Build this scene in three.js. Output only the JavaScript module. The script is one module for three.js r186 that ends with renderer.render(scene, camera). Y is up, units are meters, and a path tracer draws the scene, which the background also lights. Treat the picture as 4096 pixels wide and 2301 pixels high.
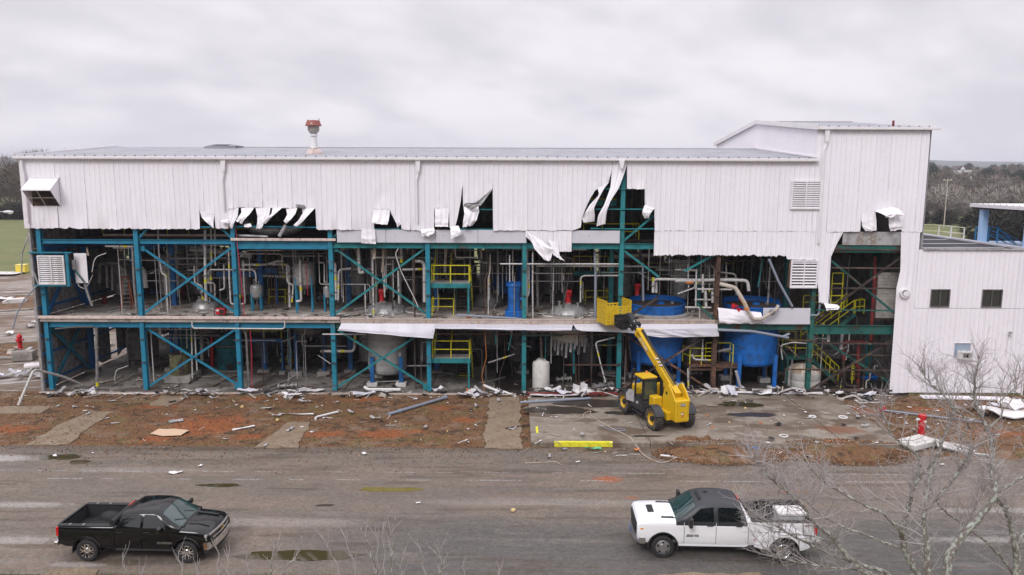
import * as THREE from 'three';
import { mergeGeometries, mergeVertices, toCreasedNormals } from 'three/addons/utils/BufferGeometryUtils.js';
import { FontLoader } from 'three/addons/loaders/FontLoader.js';
import { TextGeometry } from 'three/addons/geometries/TextGeometry.js';
import { RoundedBoxGeometry } from 'three/addons/geometries/RoundedBoxGeometry.js';
import { Brush, Evaluator, SUBTRACTION } from 'three-bvh-csg';

// ---------------------------------------------------------------- random numbers and noise
function rng(seed) { let a = seed >>> 0; return () => { a = (a + 0x6D2B79F5) | 0; let t = Math.imul(a ^ (a >>> 15), 1 | a); t = (t + Math.imul(t ^ (t >>> 7), 61 | t)) ^ t; return ((t ^ (t >>> 14)) >>> 0) / 4294967296; }; }
const lattice = (() => { const r = rng(77), a = new Float32Array(65536); for (let i = 0; i < 65536; i++) a[i] = r(); return a; })();
function vnoise(x, y) {
  const xi = Math.floor(x), yi = Math.floor(y), fx = x - xi, fy = y - yi, u = fx * fx * (3 - 2 * fx), v = fy * fy * (3 - 2 * fy);
  const a = (xi & 255), b = ((xi + 1) & 255), c = (yi & 255) << 8, d = ((yi + 1) & 255) << 8;
  const p = lattice[a | c], q = lattice[b | c], s = lattice[a | d], t = lattice[b | d];
  return p + (q - p) * u + (s - p) * v + (p - q - s + t) * u * v;
}
function fbm(x, y, o = 4) { let s = 0, a = .5, n = 0; for (let i = 0; i < o; i++) { s += a * vnoise(x, y); n += a; a *= .5; x = x * 2.03 + 17.3; y = y * 2.03 + 5.1; } return s / n; }
const clamp = (x, a = 0, b = 1) => Math.min(b, Math.max(a, x));
const sstep = (a, b, x) => { const t = clamp((x - a) / (b - a)); return t * t * (3 - 2 * t); };
const lerp = (a, b, t) => a + (b - a) * t;
const mix3 = (a, b, t) => [lerp(a[0], b[0], t), lerp(a[1], b[1], t), lerp(a[2], b[2], t)];

// ---------------------------------------------------------------- camera, sky, sun, exposure
const scene = new THREE.Scene();
const camera = new THREE.PerspectiveCamera(41.67, 1024 / 575, 0.1, 9000);
camera.rotation.order = 'YXZ';
camera.position.set(29.816, 13.741, 47.246);
camera.rotation.set(-0.1448, 0.0021, 0.0035);
scene.add(camera);
const renderer = new THREE.WebGLRenderer({ antialias: true });
renderer.setSize(1024, 575);
renderer.toneMapping = THREE.LinearToneMapping;
renderer.toneMappingExposure = 1.18;
renderer.shadowMap.enabled = true;
{ // overcast sky: soft layered cloud, a little brighter overhead as a cloud deck is
  const w = 2048, h = 1024, d = new Float32Array(w * h * 4);
  for (let j = 0; j < h; j++) {
    const el = ((j + .5) / h - .5) * Math.PI, sy = Math.sin(el), cy = Math.cos(el);
    for (let i = 0; i < w; i++) {
      const az = ((i + .5) / w - .5) * 2 * Math.PI, dx = Math.cos(az) * cy, dz = Math.sin(az) * cy, k = 1 / (Math.max(sy, 0) + .3);
      const px = dx * k, pz = dz * k;
      const n1 = fbm(px * 1.3 + pz * .3 + 31.7, pz * 1.6 + 12.4, 6), n2 = fbm(px * 4.6 + pz * 1.6 + 3, pz * 4.6 + 40, 6);
      const c = sstep(.3, .72, n1 * .5 + n2 * .5);
      let v = lerp(.81, .63, c);
      v = lerp(v, .69, .5 * sstep(.1, 0, sy));
      v *= 1 + 1.15 * sstep(.28, 1, sy);
      const o = (j * w + i) * 4, t = c * .5;
      d[o] = v * lerp(1.0, .965, t); d[o + 1] = v * lerp(.965, .945, t); d[o + 2] = v * lerp(1.02, 1.05, t); d[o + 3] = 1;
      if (sy < -.01) { d[o] = .16; d[o + 1] = .15; d[o + 2] = .13; }
    }
  }
  const t = new THREE.DataTexture(d, w, h, THREE.RGBAFormat, THREE.FloatType);
  t.mapping = THREE.EquirectangularReflectionMapping; t.magFilter = t.minFilter = THREE.LinearFilter; t.needsUpdate = true;
  scene.background = t; scene.environment = t;
}
const sun = new THREE.DirectionalLight(new THREE.Color().setRGB(1, .975, .95), 1.5);
sun.position.set(-4, 80, 74); sun.target.position.set(30, 4, 0);
sun.castShadow = true; sun.shadow.radius = 42; sun.shadow.mapSize.set(2048, 2048);
Object.assign(sun.shadow.camera, { left: -60, right: 60, top: 50, bottom: -50, near: 1, far: 220 });
scene.add(sun, sun.target);
scene.fog = new THREE.FogExp2(new THREE.Color().setRGB(.66, .68, .76), 0.0002);

// ---------------------------------------------------------------- textures and materials
function tex(w, h, fn, srgb = true, rep = 1) {
  const d = new Uint8Array(w * h * 4);
  for (let j = 0; j < h; j++) for (let i = 0; i < w; i++) {
    const c = fn((i + .5) / w, (j + .5) / h, i, j), o = (j * w + i) * 4;
    for (let k = 0; k < 3; k++) { let v = clamp(c[k]); if (srgb) v = v <= .0031308 ? v * 12.92 : 1.055 * Math.pow(v, 1 / 2.4) - .055; d[o + k] = v * 255 + .5; }
    d[o + 3] = 255;
  }
  const t = new THREE.DataTexture(d, w, h, THREE.RGBAFormat); t.magFilter = THREE.LinearFilter; t.minFilter = THREE.LinearMipmapLinearFilter; t.generateMipmaps = true;
  t.wrapS = t.wrapT = THREE.RepeatWrapping; if (srgb) t.colorSpace = THREE.SRGBColorSpace; t.repeat.set(rep, rep); t.needsUpdate = true; return t;
}
// noise that tiles over 0..1, n cells
const tn = (u, v, n, o = 4, s = 0) => { let a = .5, t = 0, m = 0; for (let i = 0; i < o; i++) { const x = u * n, y = v * n, w = n; const xi = Math.floor(x), yi = Math.floor(y), fx = x - xi, fy = y - yi, p = fx * fx * (3 - 2 * fx), q = fy * fy * (3 - 2 * fy); const L = (i, j) => lattice[(((i % w) + w) % w * 7 + s * 131 + ((j % w) + w) % w * 263) & 65535]; t += a * lerp(lerp(L(xi, yi), L(xi + 1, yi), p), lerp(L(xi, yi + 1), L(xi + 1, yi + 1), p), q); m += a; a *= .5; n *= 2; s += 3; } return t / m; };
const lin = (r, g, b) => new THREE.Color().setRGB(r, g, b);
function mat(c, rough = .6, metal = 0, extra = {}) { return new THREE.MeshStandardMaterial({ color: Array.isArray(c) ? lin(...c) : c, roughness: rough, metalness: metal, side: THREE.DoubleSide, ...extra }); }
// painted steel with rust and grime patches: uv in metres, one tile = 4 m
function painted(base, rust, amount, seed, grime = .25, rough = .5, rep = .25) {
  const t = tex(512, 512, (u, v) => {
    const n = tn(u, v, 6, 5, seed), f = tn(u, v, 48, 2, seed + 40), m = tn(u, v, 3, 3, seed + 80);
    const r = sstep(1 - amount - .06, 1 - amount + .06, n * .72 + f * .28 + (m - .5) * .3);
    const g = 1 - grime * sstep(.45, .75, tn(u, v, 12, 4, seed + 9)) - .1 * (f - .5);
    return mix3([base[0] * g, base[1] * g, base[2] * g], [rust[0] * (.6 + f), rust[1] * (.6 + f), rust[2] * (.6 + f)], r);
  }, true, rep);
  return mat([1, 1, 1], rough, 0, { map: t });
}
const RUST = [.13, .05, .022], DARKRUST = [.06, .032, .02];
const mt = {};
mt.wall = mat([1, 1, 1], .5, 0, { map: tex(512, 512, (u, v) => { const n = tn(u, v, 4, 5, 3), s = tn(u * 1, v, 64, 2, 21), st = sstep(.62, .8, tn(u, v, 24, 4, 55)); const k = .83 * (1 - .05 * n - .03 * s); return mix3([k, k * .965, k * 1.025], [k * .93, k * .9, k * .92], st * .5); }, true, .17) });
mt.wallB = mt.wall.clone(); mt.wallB.color = lin(.985, .985, 1); mt.wallC = mt.wall.clone(); mt.wallC.color = lin(.97, .97, .975);
mt.wallDirty = mat([1, 1, 1], .6, 0, { map: tex(512, 512, (u, v) => { const n = tn(u, v, 4, 5, 13), s = tn(u, v, 40, 3, 121), st = sstep(.52, .75, tn(u, v, 9, 5, 155)); const k = .74 * (1 - .1 * n - .08 * s); return mix3([k, k * .965, k * .985], [.36, .32, .29], st * .55); }, true, .3) });
mt.fascia = mat([1, 1, 1], .45, 0, { map: tex(512, 256, (u, v) => { const n = tn(u, v, 5, 4, 33), c = sstep(.8, .84, tn(u, v, 40, 2, 61)) * sstep(.5, .7, vnoise(u * 40, v * 3)); const k = .60 * (1 - .1 * n); return mix3([k, k * .985, k * 1.09], [.32, .3, .33], c * .7); }, true, .33) });
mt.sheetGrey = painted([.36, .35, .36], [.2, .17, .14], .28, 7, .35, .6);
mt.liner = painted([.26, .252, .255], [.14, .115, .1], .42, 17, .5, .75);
mt.roof = painted([.30, .305, .335], [.2, .2, .22], .3, 27, .15, .85, .1);
mt.trim = painted([.74, .71, .74], [.5, .42, .38], .06, 23, .08, .45);
mt.blue = painted([.014, .19, .31], RUST, .17, 5, .22, .45);
mt.blue2 = painted([.013, .2, .29], RUST, .24, 6, .3, .5);
mt.teal = painted([.014, .19, .21], RUST, .3, 8, .35, .55);
mt.green = painted([.012, .105, .09], DARKRUST, .34, 9, .45, .6);
mt.blueDeep = painted([.01, .115, .33], RUST, .1, 14, .25, .5);
mt.rusty = painted([.075, .04, .028], [.16, .07, .035], .4, 19, .4, .8);
mt.brownSteel = painted([.05, .036, .032], [.12, .075, .055], .35, 29, .4, .75);
mt.pinkEdge = painted([.62, .5, .46], [.26, .1, .045], .17, 31, .2, .7, .4);
mt.slabEdge = painted([.44, .36, .32], [.25, .15, .1], .3, 35, .3, .85, .3);
mt.concrete = painted([.30, .28, .26], [.17, .15, .135], .36, 37, .3, .9, .2);
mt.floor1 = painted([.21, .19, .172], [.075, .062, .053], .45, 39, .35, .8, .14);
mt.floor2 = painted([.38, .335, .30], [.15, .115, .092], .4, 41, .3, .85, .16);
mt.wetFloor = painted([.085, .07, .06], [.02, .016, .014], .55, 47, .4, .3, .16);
mt.block = painted([.48, .44, .415], [.25, .2, .165], .18, 43, .2, .9, .5);
mt.silver = painted([.40, .395, .39], [.23, .21, .19], .3, 45, .3, .42, .5); mt.silver.metalness = .35;
mt.silverDark = painted([.16, .155, .15], [.07, .06, .055], .4, 49, .4, .5, .5); mt.silverDark.metalness = .3;
mt.steelPipe = painted([.26, .25, .245], [.12, .09, .07], .3, 51, .3, .5, 1); mt.steelPipe.metalness = .3;
mt.palePipe = painted([.52, .5, .49], [.3, .25, .21], .18, 53, .25, .6, 1);
mt.darkPipe = painted([.06, .055, .052], [.09, .06, .045], .35, 57, .3, .6, 1);
mt.blackPipe = mat([.018, .017, .017], .7);
mt.greyPvc = mat([.21, .235, .29], .5);
mt.whitePvc = mat([.62, .6, .6], .5);
mt.tankBlue = painted([.006, .115, .42], [.025, .045, .08], .3, 59, .35, .42, .35);
mt.tankTeal = painted([.012, .16, .19], [.02, .07, .075], .25, 61, .4, .6, .4);
mt.olive = painted([.15, .145, .07], [.07, .055, .03], .33, 63, .4, .8, .6);
mt.yellow = painted([.62, .56, .015], [.2, .12, .02], .08, 65, .15, .5, 1);
mt.yellowKerb = painted([.72, .66, .03], [.3, .27, .1], .25, 67, .2, .7, 1);
mt.red = mat([.5, .012, .018], .45);
mt.redDark = painted([.2, .022, .022], [.07, .03, .025], .35, 69, .3, .65, 1);
mt.white = mat([.68, .665, .665], .6);
mt.whitePlinth = painted([.6, .58, .56], [.3, .26, .23], .25, 71, .2, .8, 1);
mt.tankWhite = painted([.62, .6, .57], [.35, .27, .2], .16, 73, .15, .6, .5);
mt.paleBlue = mat([.36, .52, .74], .5);
mt.rope = mat([.42, .012, .05], .8);
mt.black = mat([.012, .012, .013], .6);
mt.rubber = mat([.022, .021, .021], .85);
mt.orange = mat([.62, .2, .05], .6);
mt.cardboard = mat([.56, .4, .27], .85);
mt.insul = painted([.45, .4, .35], [.3, .2, .13], .3, 75, .3, .9, 1);

// ---------------------------------------------------------------- builders
const taken = {};
function numbered(n) { const k = taken[n] = (taken[n] ?? -1) + 1; return k ? n + '_' + String(k).padStart(3, '0') : n; }
function tag(o, label, category, group, kind) { Object.assign(o.userData, { label, category }); if (group) o.userData.group = group; if (kind) o.userData.kind = kind; return o; }
function mesh(name, geo, material, parent) {
  const g = Array.isArray(geo) ? merge(geo) : geo;
  const m = new THREE.Mesh(g, material); m.castShadow = m.receiveShadow = true;
  if (parent) { m.name = name; parent.add(m); } else { m.name = numbered(name); scene.add(m); }
  return m;
}
function thing(name, label, category, pos = [0, 0, 0], turn = 0, group) {
  const o = new THREE.Group(); o.name = numbered(name); scene.add(o); o.position.set(...pos); o.rotation.y = turn;
  return tag(o, label, category, group);
}
function struct(name, geo, material) { const m = mesh(name, geo, material); m.userData.kind = 'structure'; return m; }
function dup(root, pos, turn, label, scale) { const r = root.clone(); r.name = numbered(root.name.replace(/_\d{3}$/, '')); r.userData = { ...root.userData }; if (label) r.userData.label = label; r.position.set(...pos); r.rotation.y = turn; if (scale) r.scale.setScalar(scale); scene.add(r); return r; }
function merge(list) {
  const L = list.map(g => { let h = g.index ? g.toNonIndexed() : g; for (const k of Object.keys(h.attributes)) if (!['position', 'normal', 'uv'].includes(k)) h.deleteAttribute(k); if (!h.attributes.uv) h.setAttribute('uv', new THREE.BufferAttribute(new Float32Array(h.attributes.position.count * 2), 2)); h.morphAttributes = {}; return h; });
  return L.length === 1 ? L[0] : mergeGeometries(L, false);
}
// uv in metres by the facing axis of each triangle
function muv(g, ou = 0, ov = 0) {
  if (g.index) g = g.toNonIndexed();
  const p = g.attributes.position, n = p.count, uv = new Float32Array(n * 2);
  for (let i = 0; i < n; i += 3) {
    const ax = p.getX(i), ay = p.getY(i), az = p.getZ(i), e1x = p.getX(i + 1) - ax, e1y = p.getY(i + 1) - ay, e1z = p.getZ(i + 1) - az, e2x = p.getX(i + 2) - ax, e2y = p.getY(i + 2) - ay, e2z = p.getZ(i + 2) - az;
    const nx = Math.abs(e1y * e2z - e1z * e2y), ny = Math.abs(e1z * e2x - e1x * e2z), nz = Math.abs(e1x * e2y - e1y * e2x);
    for (let k = i; k < i + 3; k++) {
      const x = p.getX(k), y = p.getY(k), z = p.getZ(k);
      const [a, b] = ny >= nx && ny >= nz ? [x, z] : nx >= nz ? [z, y] : [x, y];
      uv[2 * k] = a + ou; uv[2 * k + 1] = b + ov;
    }
  }
  g.setAttribute('uv', new THREE.BufferAttribute(uv, 2)); return g;
}
const V = (x, y, z) => new THREE.Vector3(x, y, z);
function box(x0, x1, y0, y1, z0, z1, bev) {
  const g = bev ? new RoundedBoxGeometry(x1 - x0, y1 - y0, z1 - z0, 2, bev) : new THREE.BoxGeometry(x1 - x0, y1 - y0, z1 - z0);
  g.translate((x0 + x1) / 2, (y0 + y1) / 2, (z0 + z1) / 2); return muv(g);
}
function frameOf(p, q, up = V(0, 1, 0)) {
  const z = q.clone().sub(p).normalize(); if (Math.abs(z.dot(up)) > .98) up = V(0, 0, 1);
  const x = up.clone().cross(z).normalize(), y = z.clone().cross(x);
  return new THREE.Matrix4().makeBasis(x, y, z).setPosition(p.clone().add(q).multiplyScalar(.5));
}
const v3 = a => a.isVector3 ? a : V(...a);
// box bar w (sideways) x h (up) between two points
function bar(p, q, w, h, up) { p = v3(p); q = v3(q); const L = p.distanceTo(q), g = muv(new THREE.BoxGeometry(w, h, L), p.x * 1.7 + p.z, p.y); g.applyMatrix4(frameOf(p, q, up)); return g; }
// rolled I section between two points: flange width w, depth h
function ibeam(p, q, w, h, up, t = .025) {
  p = v3(p); q = v3(q); const L = p.distanceTo(q), a = [new THREE.BoxGeometry(w, t, L).translate(0, h / 2 - t / 2, 0), new THREE.BoxGeometry(w, t, L).translate(0, -h / 2 + t / 2, 0), new THREE.BoxGeometry(t, h - 2 * t, L)];
  const g = muv(merge(a), p.x * 1.3 + p.z * .7, p.y * .37 + p.x); g.applyMatrix4(frameOf(p, q, up)); return g;
}
function round(pts, rb = .12) { // points with rounded corners
  pts = pts.map(v3); if (pts.length < 3) return pts; const o = [pts[0]];
  for (let i = 1; i < pts.length - 1; i++) {
    const a = pts[i - 1], b = pts[i], c = pts[i + 1], la = a.distanceTo(b), lc = b.distanceTo(c), r = Math.min(rb, la * .45, lc * .45);
    const p = b.clone().lerp(a, r / la), q = b.clone().lerp(c, r / lc);
    for (let k = 0; k <= 3; k++) { const t = k / 3; o.push(p.clone().multiplyScalar((1 - t) * (1 - t)).addScaledVector(b, 2 * t * (1 - t)).addScaledVector(q, t * t)); }
  }
  o.push(pts[pts.length - 1]); return o;
}
// tube along a polyline, radius number or function of 0..1, closed ends
function tube(pts, r, n = 8, rb = .15, caps = true) {
  const P = round(pts, rb), N = P.length, pos = [], uv = [], idx = []; let nx = null, len = 0;
  for (let i = 0; i < N; i++) {
    const t = (P[Math.min(i + 1, N - 1)].clone().sub(P[Math.max(i - 1, 0)])).normalize();
    if (!nx) { nx = Math.abs(t.y) > .9 ? V(1, 0, 0) : V(0, 1, 0); }
    nx.addScaledVector(t, -nx.dot(t)).normalize(); const b = t.clone().cross(nx), rr = typeof r === 'function' ? r(i / (N - 1)) : r;
    if (i) len += P[i].distanceTo(P[i - 1]);
    for (let k = 0; k <= n; k++) { const a = k / n * 2 * Math.PI, c = Math.cos(a) * rr, s = Math.sin(a) * rr; pos.push(P[i].x + nx.x * c + b.x * s, P[i].y + nx.y * c + b.y * s, P[i].z + nx.z * c + b.z * s); uv.push(k / n * 6.28 * rr, len); }
  }
  for (let i = 0; i < N - 1; i++) for (let k = 0; k < n; k++) { const a = i * (n + 1) + k, b = a + n + 1; idx.push(a, b, a + 1, a + 1, b, b + 1); }
  if (caps) for (const e of [0, N - 1]) { const c = pos.length / 3; pos.push(P[e].x, P[e].y, P[e].z); uv.push(0, 0); for (let k = 0; k < n; k++) { const a = e * (n + 1) + k; e ? idx.push(a, c, a + 1) : idx.push(a, a + 1, c); } }
  const g = new THREE.BufferGeometry(); g.setAttribute('position', new THREE.Float32BufferAttribute(pos, 3)); g.setAttribute('uv', new THREE.Float32BufferAttribute(uv, 2)); g.setIndex(idx); 
  return toCreasedNormals(g, 1.0);
}
function cyl(p, q, r0, r1 = r0, n = 14) { return tube([p, q], t => lerp(r0, r1, t), n); }
// profile [[r,y]...] turned round the y axis at x, z
function lathe(prof, x = 0, z = 0, n = 28, crease = .7) {
  let g = new THREE.LatheGeometry(prof.map(([r, y]) => new THREE.Vector2(Math.max(r, 1e-4), y)), n); g.translate(x, 0, z);
  const rm = Math.max(...prof.map(p => p[0])), uv = g.attributes.uv, ps = g.attributes.position; for (let i = 0; i < uv.count; i++) uv.setXY(i, uv.getX(i) * Math.round(6.28 * rm), ps.getY(i));
  return toCreasedNormals(g, crease);
}
function rot(g, ax, ang, [x, y, z] = [0, 0, 0]) { g.translate(-x, -y, -z); ax === 'x' ? g.rotateX(ang) : ax === 'y' ? g.rotateY(ang) : g.rotateZ(ang); g.translate(x, y, z); return g; }
// grid surface f(u,v) -> [x,y,z]
function grid(nu, nv, f, uvf) {
  const pos = [], uv = [], idx = [];
  for (let j = 0; j <= nv; j++) for (let i = 0; i <= nu; i++) { const p = f(i / nu, j / nv); pos.push(...p); const q = uvf ? uvf(i / nu, j / nv, p) : [p[0], p[1]]; uv.push(q[0], q[1]); }
  for (let j = 0; j < nv; j++) for (let i = 0; i < nu; i++) { const a = j * (nu + 1) + i, b = a + nu + 1; idx.push(a, a + 1, b, b, a + 1, b + 1); }
  const g = new THREE.BufferGeometry(); g.setAttribute('position', new THREE.Float32BufferAttribute(pos, 3)); g.setAttribute('uv', new THREE.Float32BufferAttribute(uv, 2)); g.setIndex(idx); g.computeVertexNormals(); return g;
}
function poly(pts, x) { for (let i = 0; i < pts.length - 1; i++) if (x <= pts[i + 1][0]) { const [a, b] = pts[i], [c, d] = pts[i + 1]; return c === a ? d : lerp(b, d, clamp((x - a) / (c - a))); } return pts[pts.length - 1][1]; }
function plate(pts, z0, z1) { // outline [x,y] extruded from z0 to z1
  const s = new THREE.Shape(pts.map(p => new THREE.Vector2(...p))); const g = new THREE.ExtrudeGeometry(s, { depth: z1 - z0, bevelEnabled: false }); g.translate(0, 0, z0); return muv(g);
}
const font = await new FontLoader().loadAsync('fonts/droid/droid_sans_bold.typeface.json');
function text(s, size, depth = .008) { const g = new TextGeometry(s, { font, size, depth, curveSegments: 3 }); g.computeBoundingBox(); g.translate(-(g.boundingBox.max.x + g.boundingBox.min.x) / 2, 0, 0); return g; }
// ---------------------------------------------------------------- the ground and what is laid on it
const grassTex = tex(512, 512, (u, v) => { const n = tn(u, v, 6, 5, 201), f = tn(u, v, 96, 2, 202), m = tn(u, v, 14, 3, 203); const g = mix3([.095, .12, .035], [.165, .155, .06], n); return mix3(g, [.06, .085, .025], .6 * sstep(.5, .8, m * .5 + f * .5)); }, true, 1 / 22);
mt.grass = mat([1, 1, 1], .95, 0, { map: grassTex });
function flat(x0, x1, z0, z1, y, nu = 1, nv = 1, bump = () => 0) { return grid(nu, nv, (u, v) => { const x = lerp(x0, x1, u), z = lerp(z0, z1, v); return [x, y + bump(x, z), z]; }, (u, v, p) => [p[0], -p[2]]); }
function up(g) { const i = g.index; for (let k = 0; k < i.count; k += 3) { const a = i.getX(k); i.setX(k, i.getX(k + 1)); i.setX(k + 1, a); } g.computeVertexNormals(); return g; }
struct('grass_field', up(flat(-3500, 3500, -4500, 400, -.06)), mt.grass);
// yard behind and beside the building: worn concrete, mud and puddled tracks
mt.yard = mat([1, 1, 1], .9, 0, { map: tex(1024, 1024, (u, v) => {
  const n = tn(u, v, 8, 6, 210), s = fbm(u * 14 + v * 22, v * 120 - u * 40, 4), m = tn(u, v, 30, 4, 214), f = tn(u, v, 160, 2, 216);
  let c = mix3([.24, .2, .17], [.13, .088, .06], sstep(.38, .56, n * .6 + s * .4));
  c = mix3(c, [.42, .41, .41], .7 * sstep(.6, .72, s)); c = mix3(c, [.09, .05, .03], .7 * sstep(.62, .72, m * .6 + n * .4));
  const k = .85 + .3 * f; return [c[0] * k, c[1] * k, c[2] * k]; }, true, 1 / 64) });
struct('yard', up(flat(-62, 120, -58, 1, -.03)), mt.yard);
// strip of gravel, leaf litter and red clay in front of the building
const clay = [[2.5, 7.5, 1.6, .8], [8.2, 3.2, 1.5, .7], [15.6, 8.6, 1.3, .5], [19.6, 8.0, 1.2, .6], [27, 5.6, .9, .6], [56.5, 7.4, 1.8, .7], [41, 11, 1.2, .6], [12.6, 6.6, 3.0, 2.1], [10.9, 9.0, 1.4, .6], [22.9, 7.9, 1.6, 1.0], [25.6, 3.3, .9, .5], [24.4, 7.6, .7, .4], [50.6, 3.5, 1.0, .7], [17.4, 9.4, .8, .3], [46.5, 9.6, .7, .5], [20.6, 1.6, 1.6, .6], [54.6, 3.2, 1.5, .5], [13.6, 1.6, 1.2, .4]];
const litterCol = (x, z) => {
  const n = fbm(x * .7, z * .9, 4), m = fbm(x * 2.3 + 9, z * 3 + 4, 4), f = fbm(x * 9, z * 11, 3), g = vnoise(x * 26, z * 26);
  let c = mix3([.115, .052, .02], [.16, .085, .042], n); c = mix3(c, [.05, .028, .014], .85 * sstep(.54, .72, m)); c = mix3(c, [.2, .15, .11], .5 * sstep(.6, .72, fbm(x * .9 + 40, z * 1.4, 4)));
  c = mix3(c, [.12, .095, .03], .5 * sstep(.56, .7, fbm(x * 1.3 + 70, z * 1.7, 4)));
  let k = 0; for (const [a, b, r, s] of clay) { const d = Math.hypot((x - a) / r, (z - b) / s) + (m - .5) * 1.1 + (f - .5) * .7; k = Math.max(k, sstep(1.05, .45, d)); }
  c = mix3(c, mix3([.28, .085, .022], [.18, .055, .016], f), .85 * k); const q = .62 + .7 * f + .45 * (g - .5); return [c[0] * q, c[1] * q, c[2] * q];
};
mt.litter = mat([1, 1, 1], .95, 0, { map: tex(2048, 512, (u, v) => litterCol(-14 + u * 80, 10.6 * (1 - v))) });
const litterBump = (x, z) => .05 * fbm(x * .9, z * .9, 3) + .035 * fbm(x * 5, z * 5, 2) - .04 - .05 * sstep(9.7, 10.5, z + .5 * (fbm(x * .8, 3, 3) - .5));
{ const g = up(flat(-14, 66, .1, 10.6, .0, 500, 66, litterBump)); const uv = g.attributes.uv, p = g.attributes.position; for (let i = 0; i < uv.count; i++) uv.setXY(i, (p.getX(i) + 14) / 80, 1 - p.getZ(i) / 10.6); struct('gravel_ground', g, mt.litter); }
struct('side_ground', [up(flat(-70, -13.9, .9, 10.6, -.02)), up(flat(65.9, 120, .9, 10.6, -.02))], mt.yard);
// the road: muddy asphalt with tracks along it
const roadCol = (x, z) => {
  const s1 = fbm(x * .16 + 3, z * 1.9, 5), s2 = fbm(x * .5 + 31, z * 5.5, 4), n = fbm(x * .5, z * .7, 4), f = vnoise(x * 22, z * 22), g = fbm(x * 7, z * 7, 3);
  let c = mix3([.172, .136, .108], [.14, .116, .097], sstep(.36, .64, s1 * .55 + n * .45));
  c = mix3(c, [.085, .082, .078], .8 * sstep(17.4, 19.4, z + 1.2 * (n - .5)) * sstep(18, 28, x + 6 * (n - .5)));
  c = mix3(c, [.2, .17, .145], .5 * sstep(.56, .74, s2 * .35 + s1 * .25 + n * .4)); c = mix3(c, [.075, .054, .038], .5 * sstep(.6, .76, fbm(x * .33 + 60, z * 2.6 + 8, 4)));
  c = mix3(c, [.1, .075, .055], .6 * sstep(10.9, 10.2, z + 1.1 * (fbm(x * .9, 8, 4) - .5)));
  // pale silty streaks, sky sheen painted on the left wet patch, dropped red clay
  const siltSheenClay = (a, b, r, t) => sstep(1.05, .5, Math.hypot((x - a) / r, (z - b) / t) + (g - .5) * .9);
  c = mix3(c, [.36, .335, .315], .55 * Math.max(siltSheenClay(9, 17.05, 2.6, .32), siltSheenClay(10.7, 20.2, 2.1, .36), siltSheenClay(14.2, 22, 1.3, .22), siltSheenClay(2.5, 17.2, 3, .4), siltSheenClay(20, 18.6, 5, .5) * .5, siltSheenClay(31, 16.6, 6, .5) * .45, siltSheenClay(12, 13.2, 4, .4) * .5, siltSheenClay(4.2, 11.8, 2.6, .55) * 1.3, siltSheenClay(51, 17.2, 5, .35), siltSheenClay(48, 19.8, 3, .3)));
  c = mix3(c, [.3, .085, .03], .8 * Math.max(siltSheenClay(34.2, 14.05, .75, .42), siltSheenClay(35, 16.1, .5, .14) * .8, siltSheenClay(42.2, 15.4, .9, .2) * .7));
  // worn white line dashes
  for (const zz of [13.35, 14.25]) if (Math.abs(z - zz) < .035 && vnoise(x * 1.2 + zz * 9, 2) > .45 && f > .3) c = mix3(c, [.4, .39, .39], .6);
  const q = .74 + .36 * g + .5 * (f - .5); return [c[0] * q, c[1] * q, c[2] * q];
};
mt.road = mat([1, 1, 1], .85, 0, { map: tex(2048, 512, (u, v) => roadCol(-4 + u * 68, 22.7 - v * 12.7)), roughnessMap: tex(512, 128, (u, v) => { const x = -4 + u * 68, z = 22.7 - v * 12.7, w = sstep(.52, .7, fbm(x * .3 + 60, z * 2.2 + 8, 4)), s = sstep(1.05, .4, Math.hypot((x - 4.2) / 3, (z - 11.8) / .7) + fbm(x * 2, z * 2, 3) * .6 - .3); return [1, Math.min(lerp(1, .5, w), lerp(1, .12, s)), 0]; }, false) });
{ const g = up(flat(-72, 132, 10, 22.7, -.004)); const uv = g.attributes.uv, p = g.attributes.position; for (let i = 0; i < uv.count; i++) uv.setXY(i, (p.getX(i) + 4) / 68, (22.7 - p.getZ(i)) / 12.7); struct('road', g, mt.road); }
mt.verge = mat([1, 1, 1], .95, 0, { map: tex(1024, 128, (u, v) => { const x = u * 60, z = v * 7, n = fbm(x, z, 4), f = fbm(x * 8, z * 8, 2); const c = mix3([.2, .16, .11], [.12, .125, .05], sstep(.4, .62, n)); return mix3(c, [.19, .075, .03], sstep(.6, .72, fbm(x * .8 + 7, z, 3))).map(t => t * (.6 + .8 * f)); }, true) });
{ const g = up(flat(-70, 130, 22.5, 48, .01, 260, 36, (x, z) => .07 * fbm(x, z, 3) + .05 * fbm(x * 4, z * 4, 2) - .06 - .1 * sstep(23.1, 22.5, z + .6 * (fbm(x * 1.2, 5, 3) - .5)))); const uv = g.attributes.uv, p = g.attributes.position; for (let i = 0; i < uv.count; i++) uv.setXY(i, p.getX(i) / 60, p.getZ(i) / 7); struct('verge', g, mt.verge); }
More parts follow.
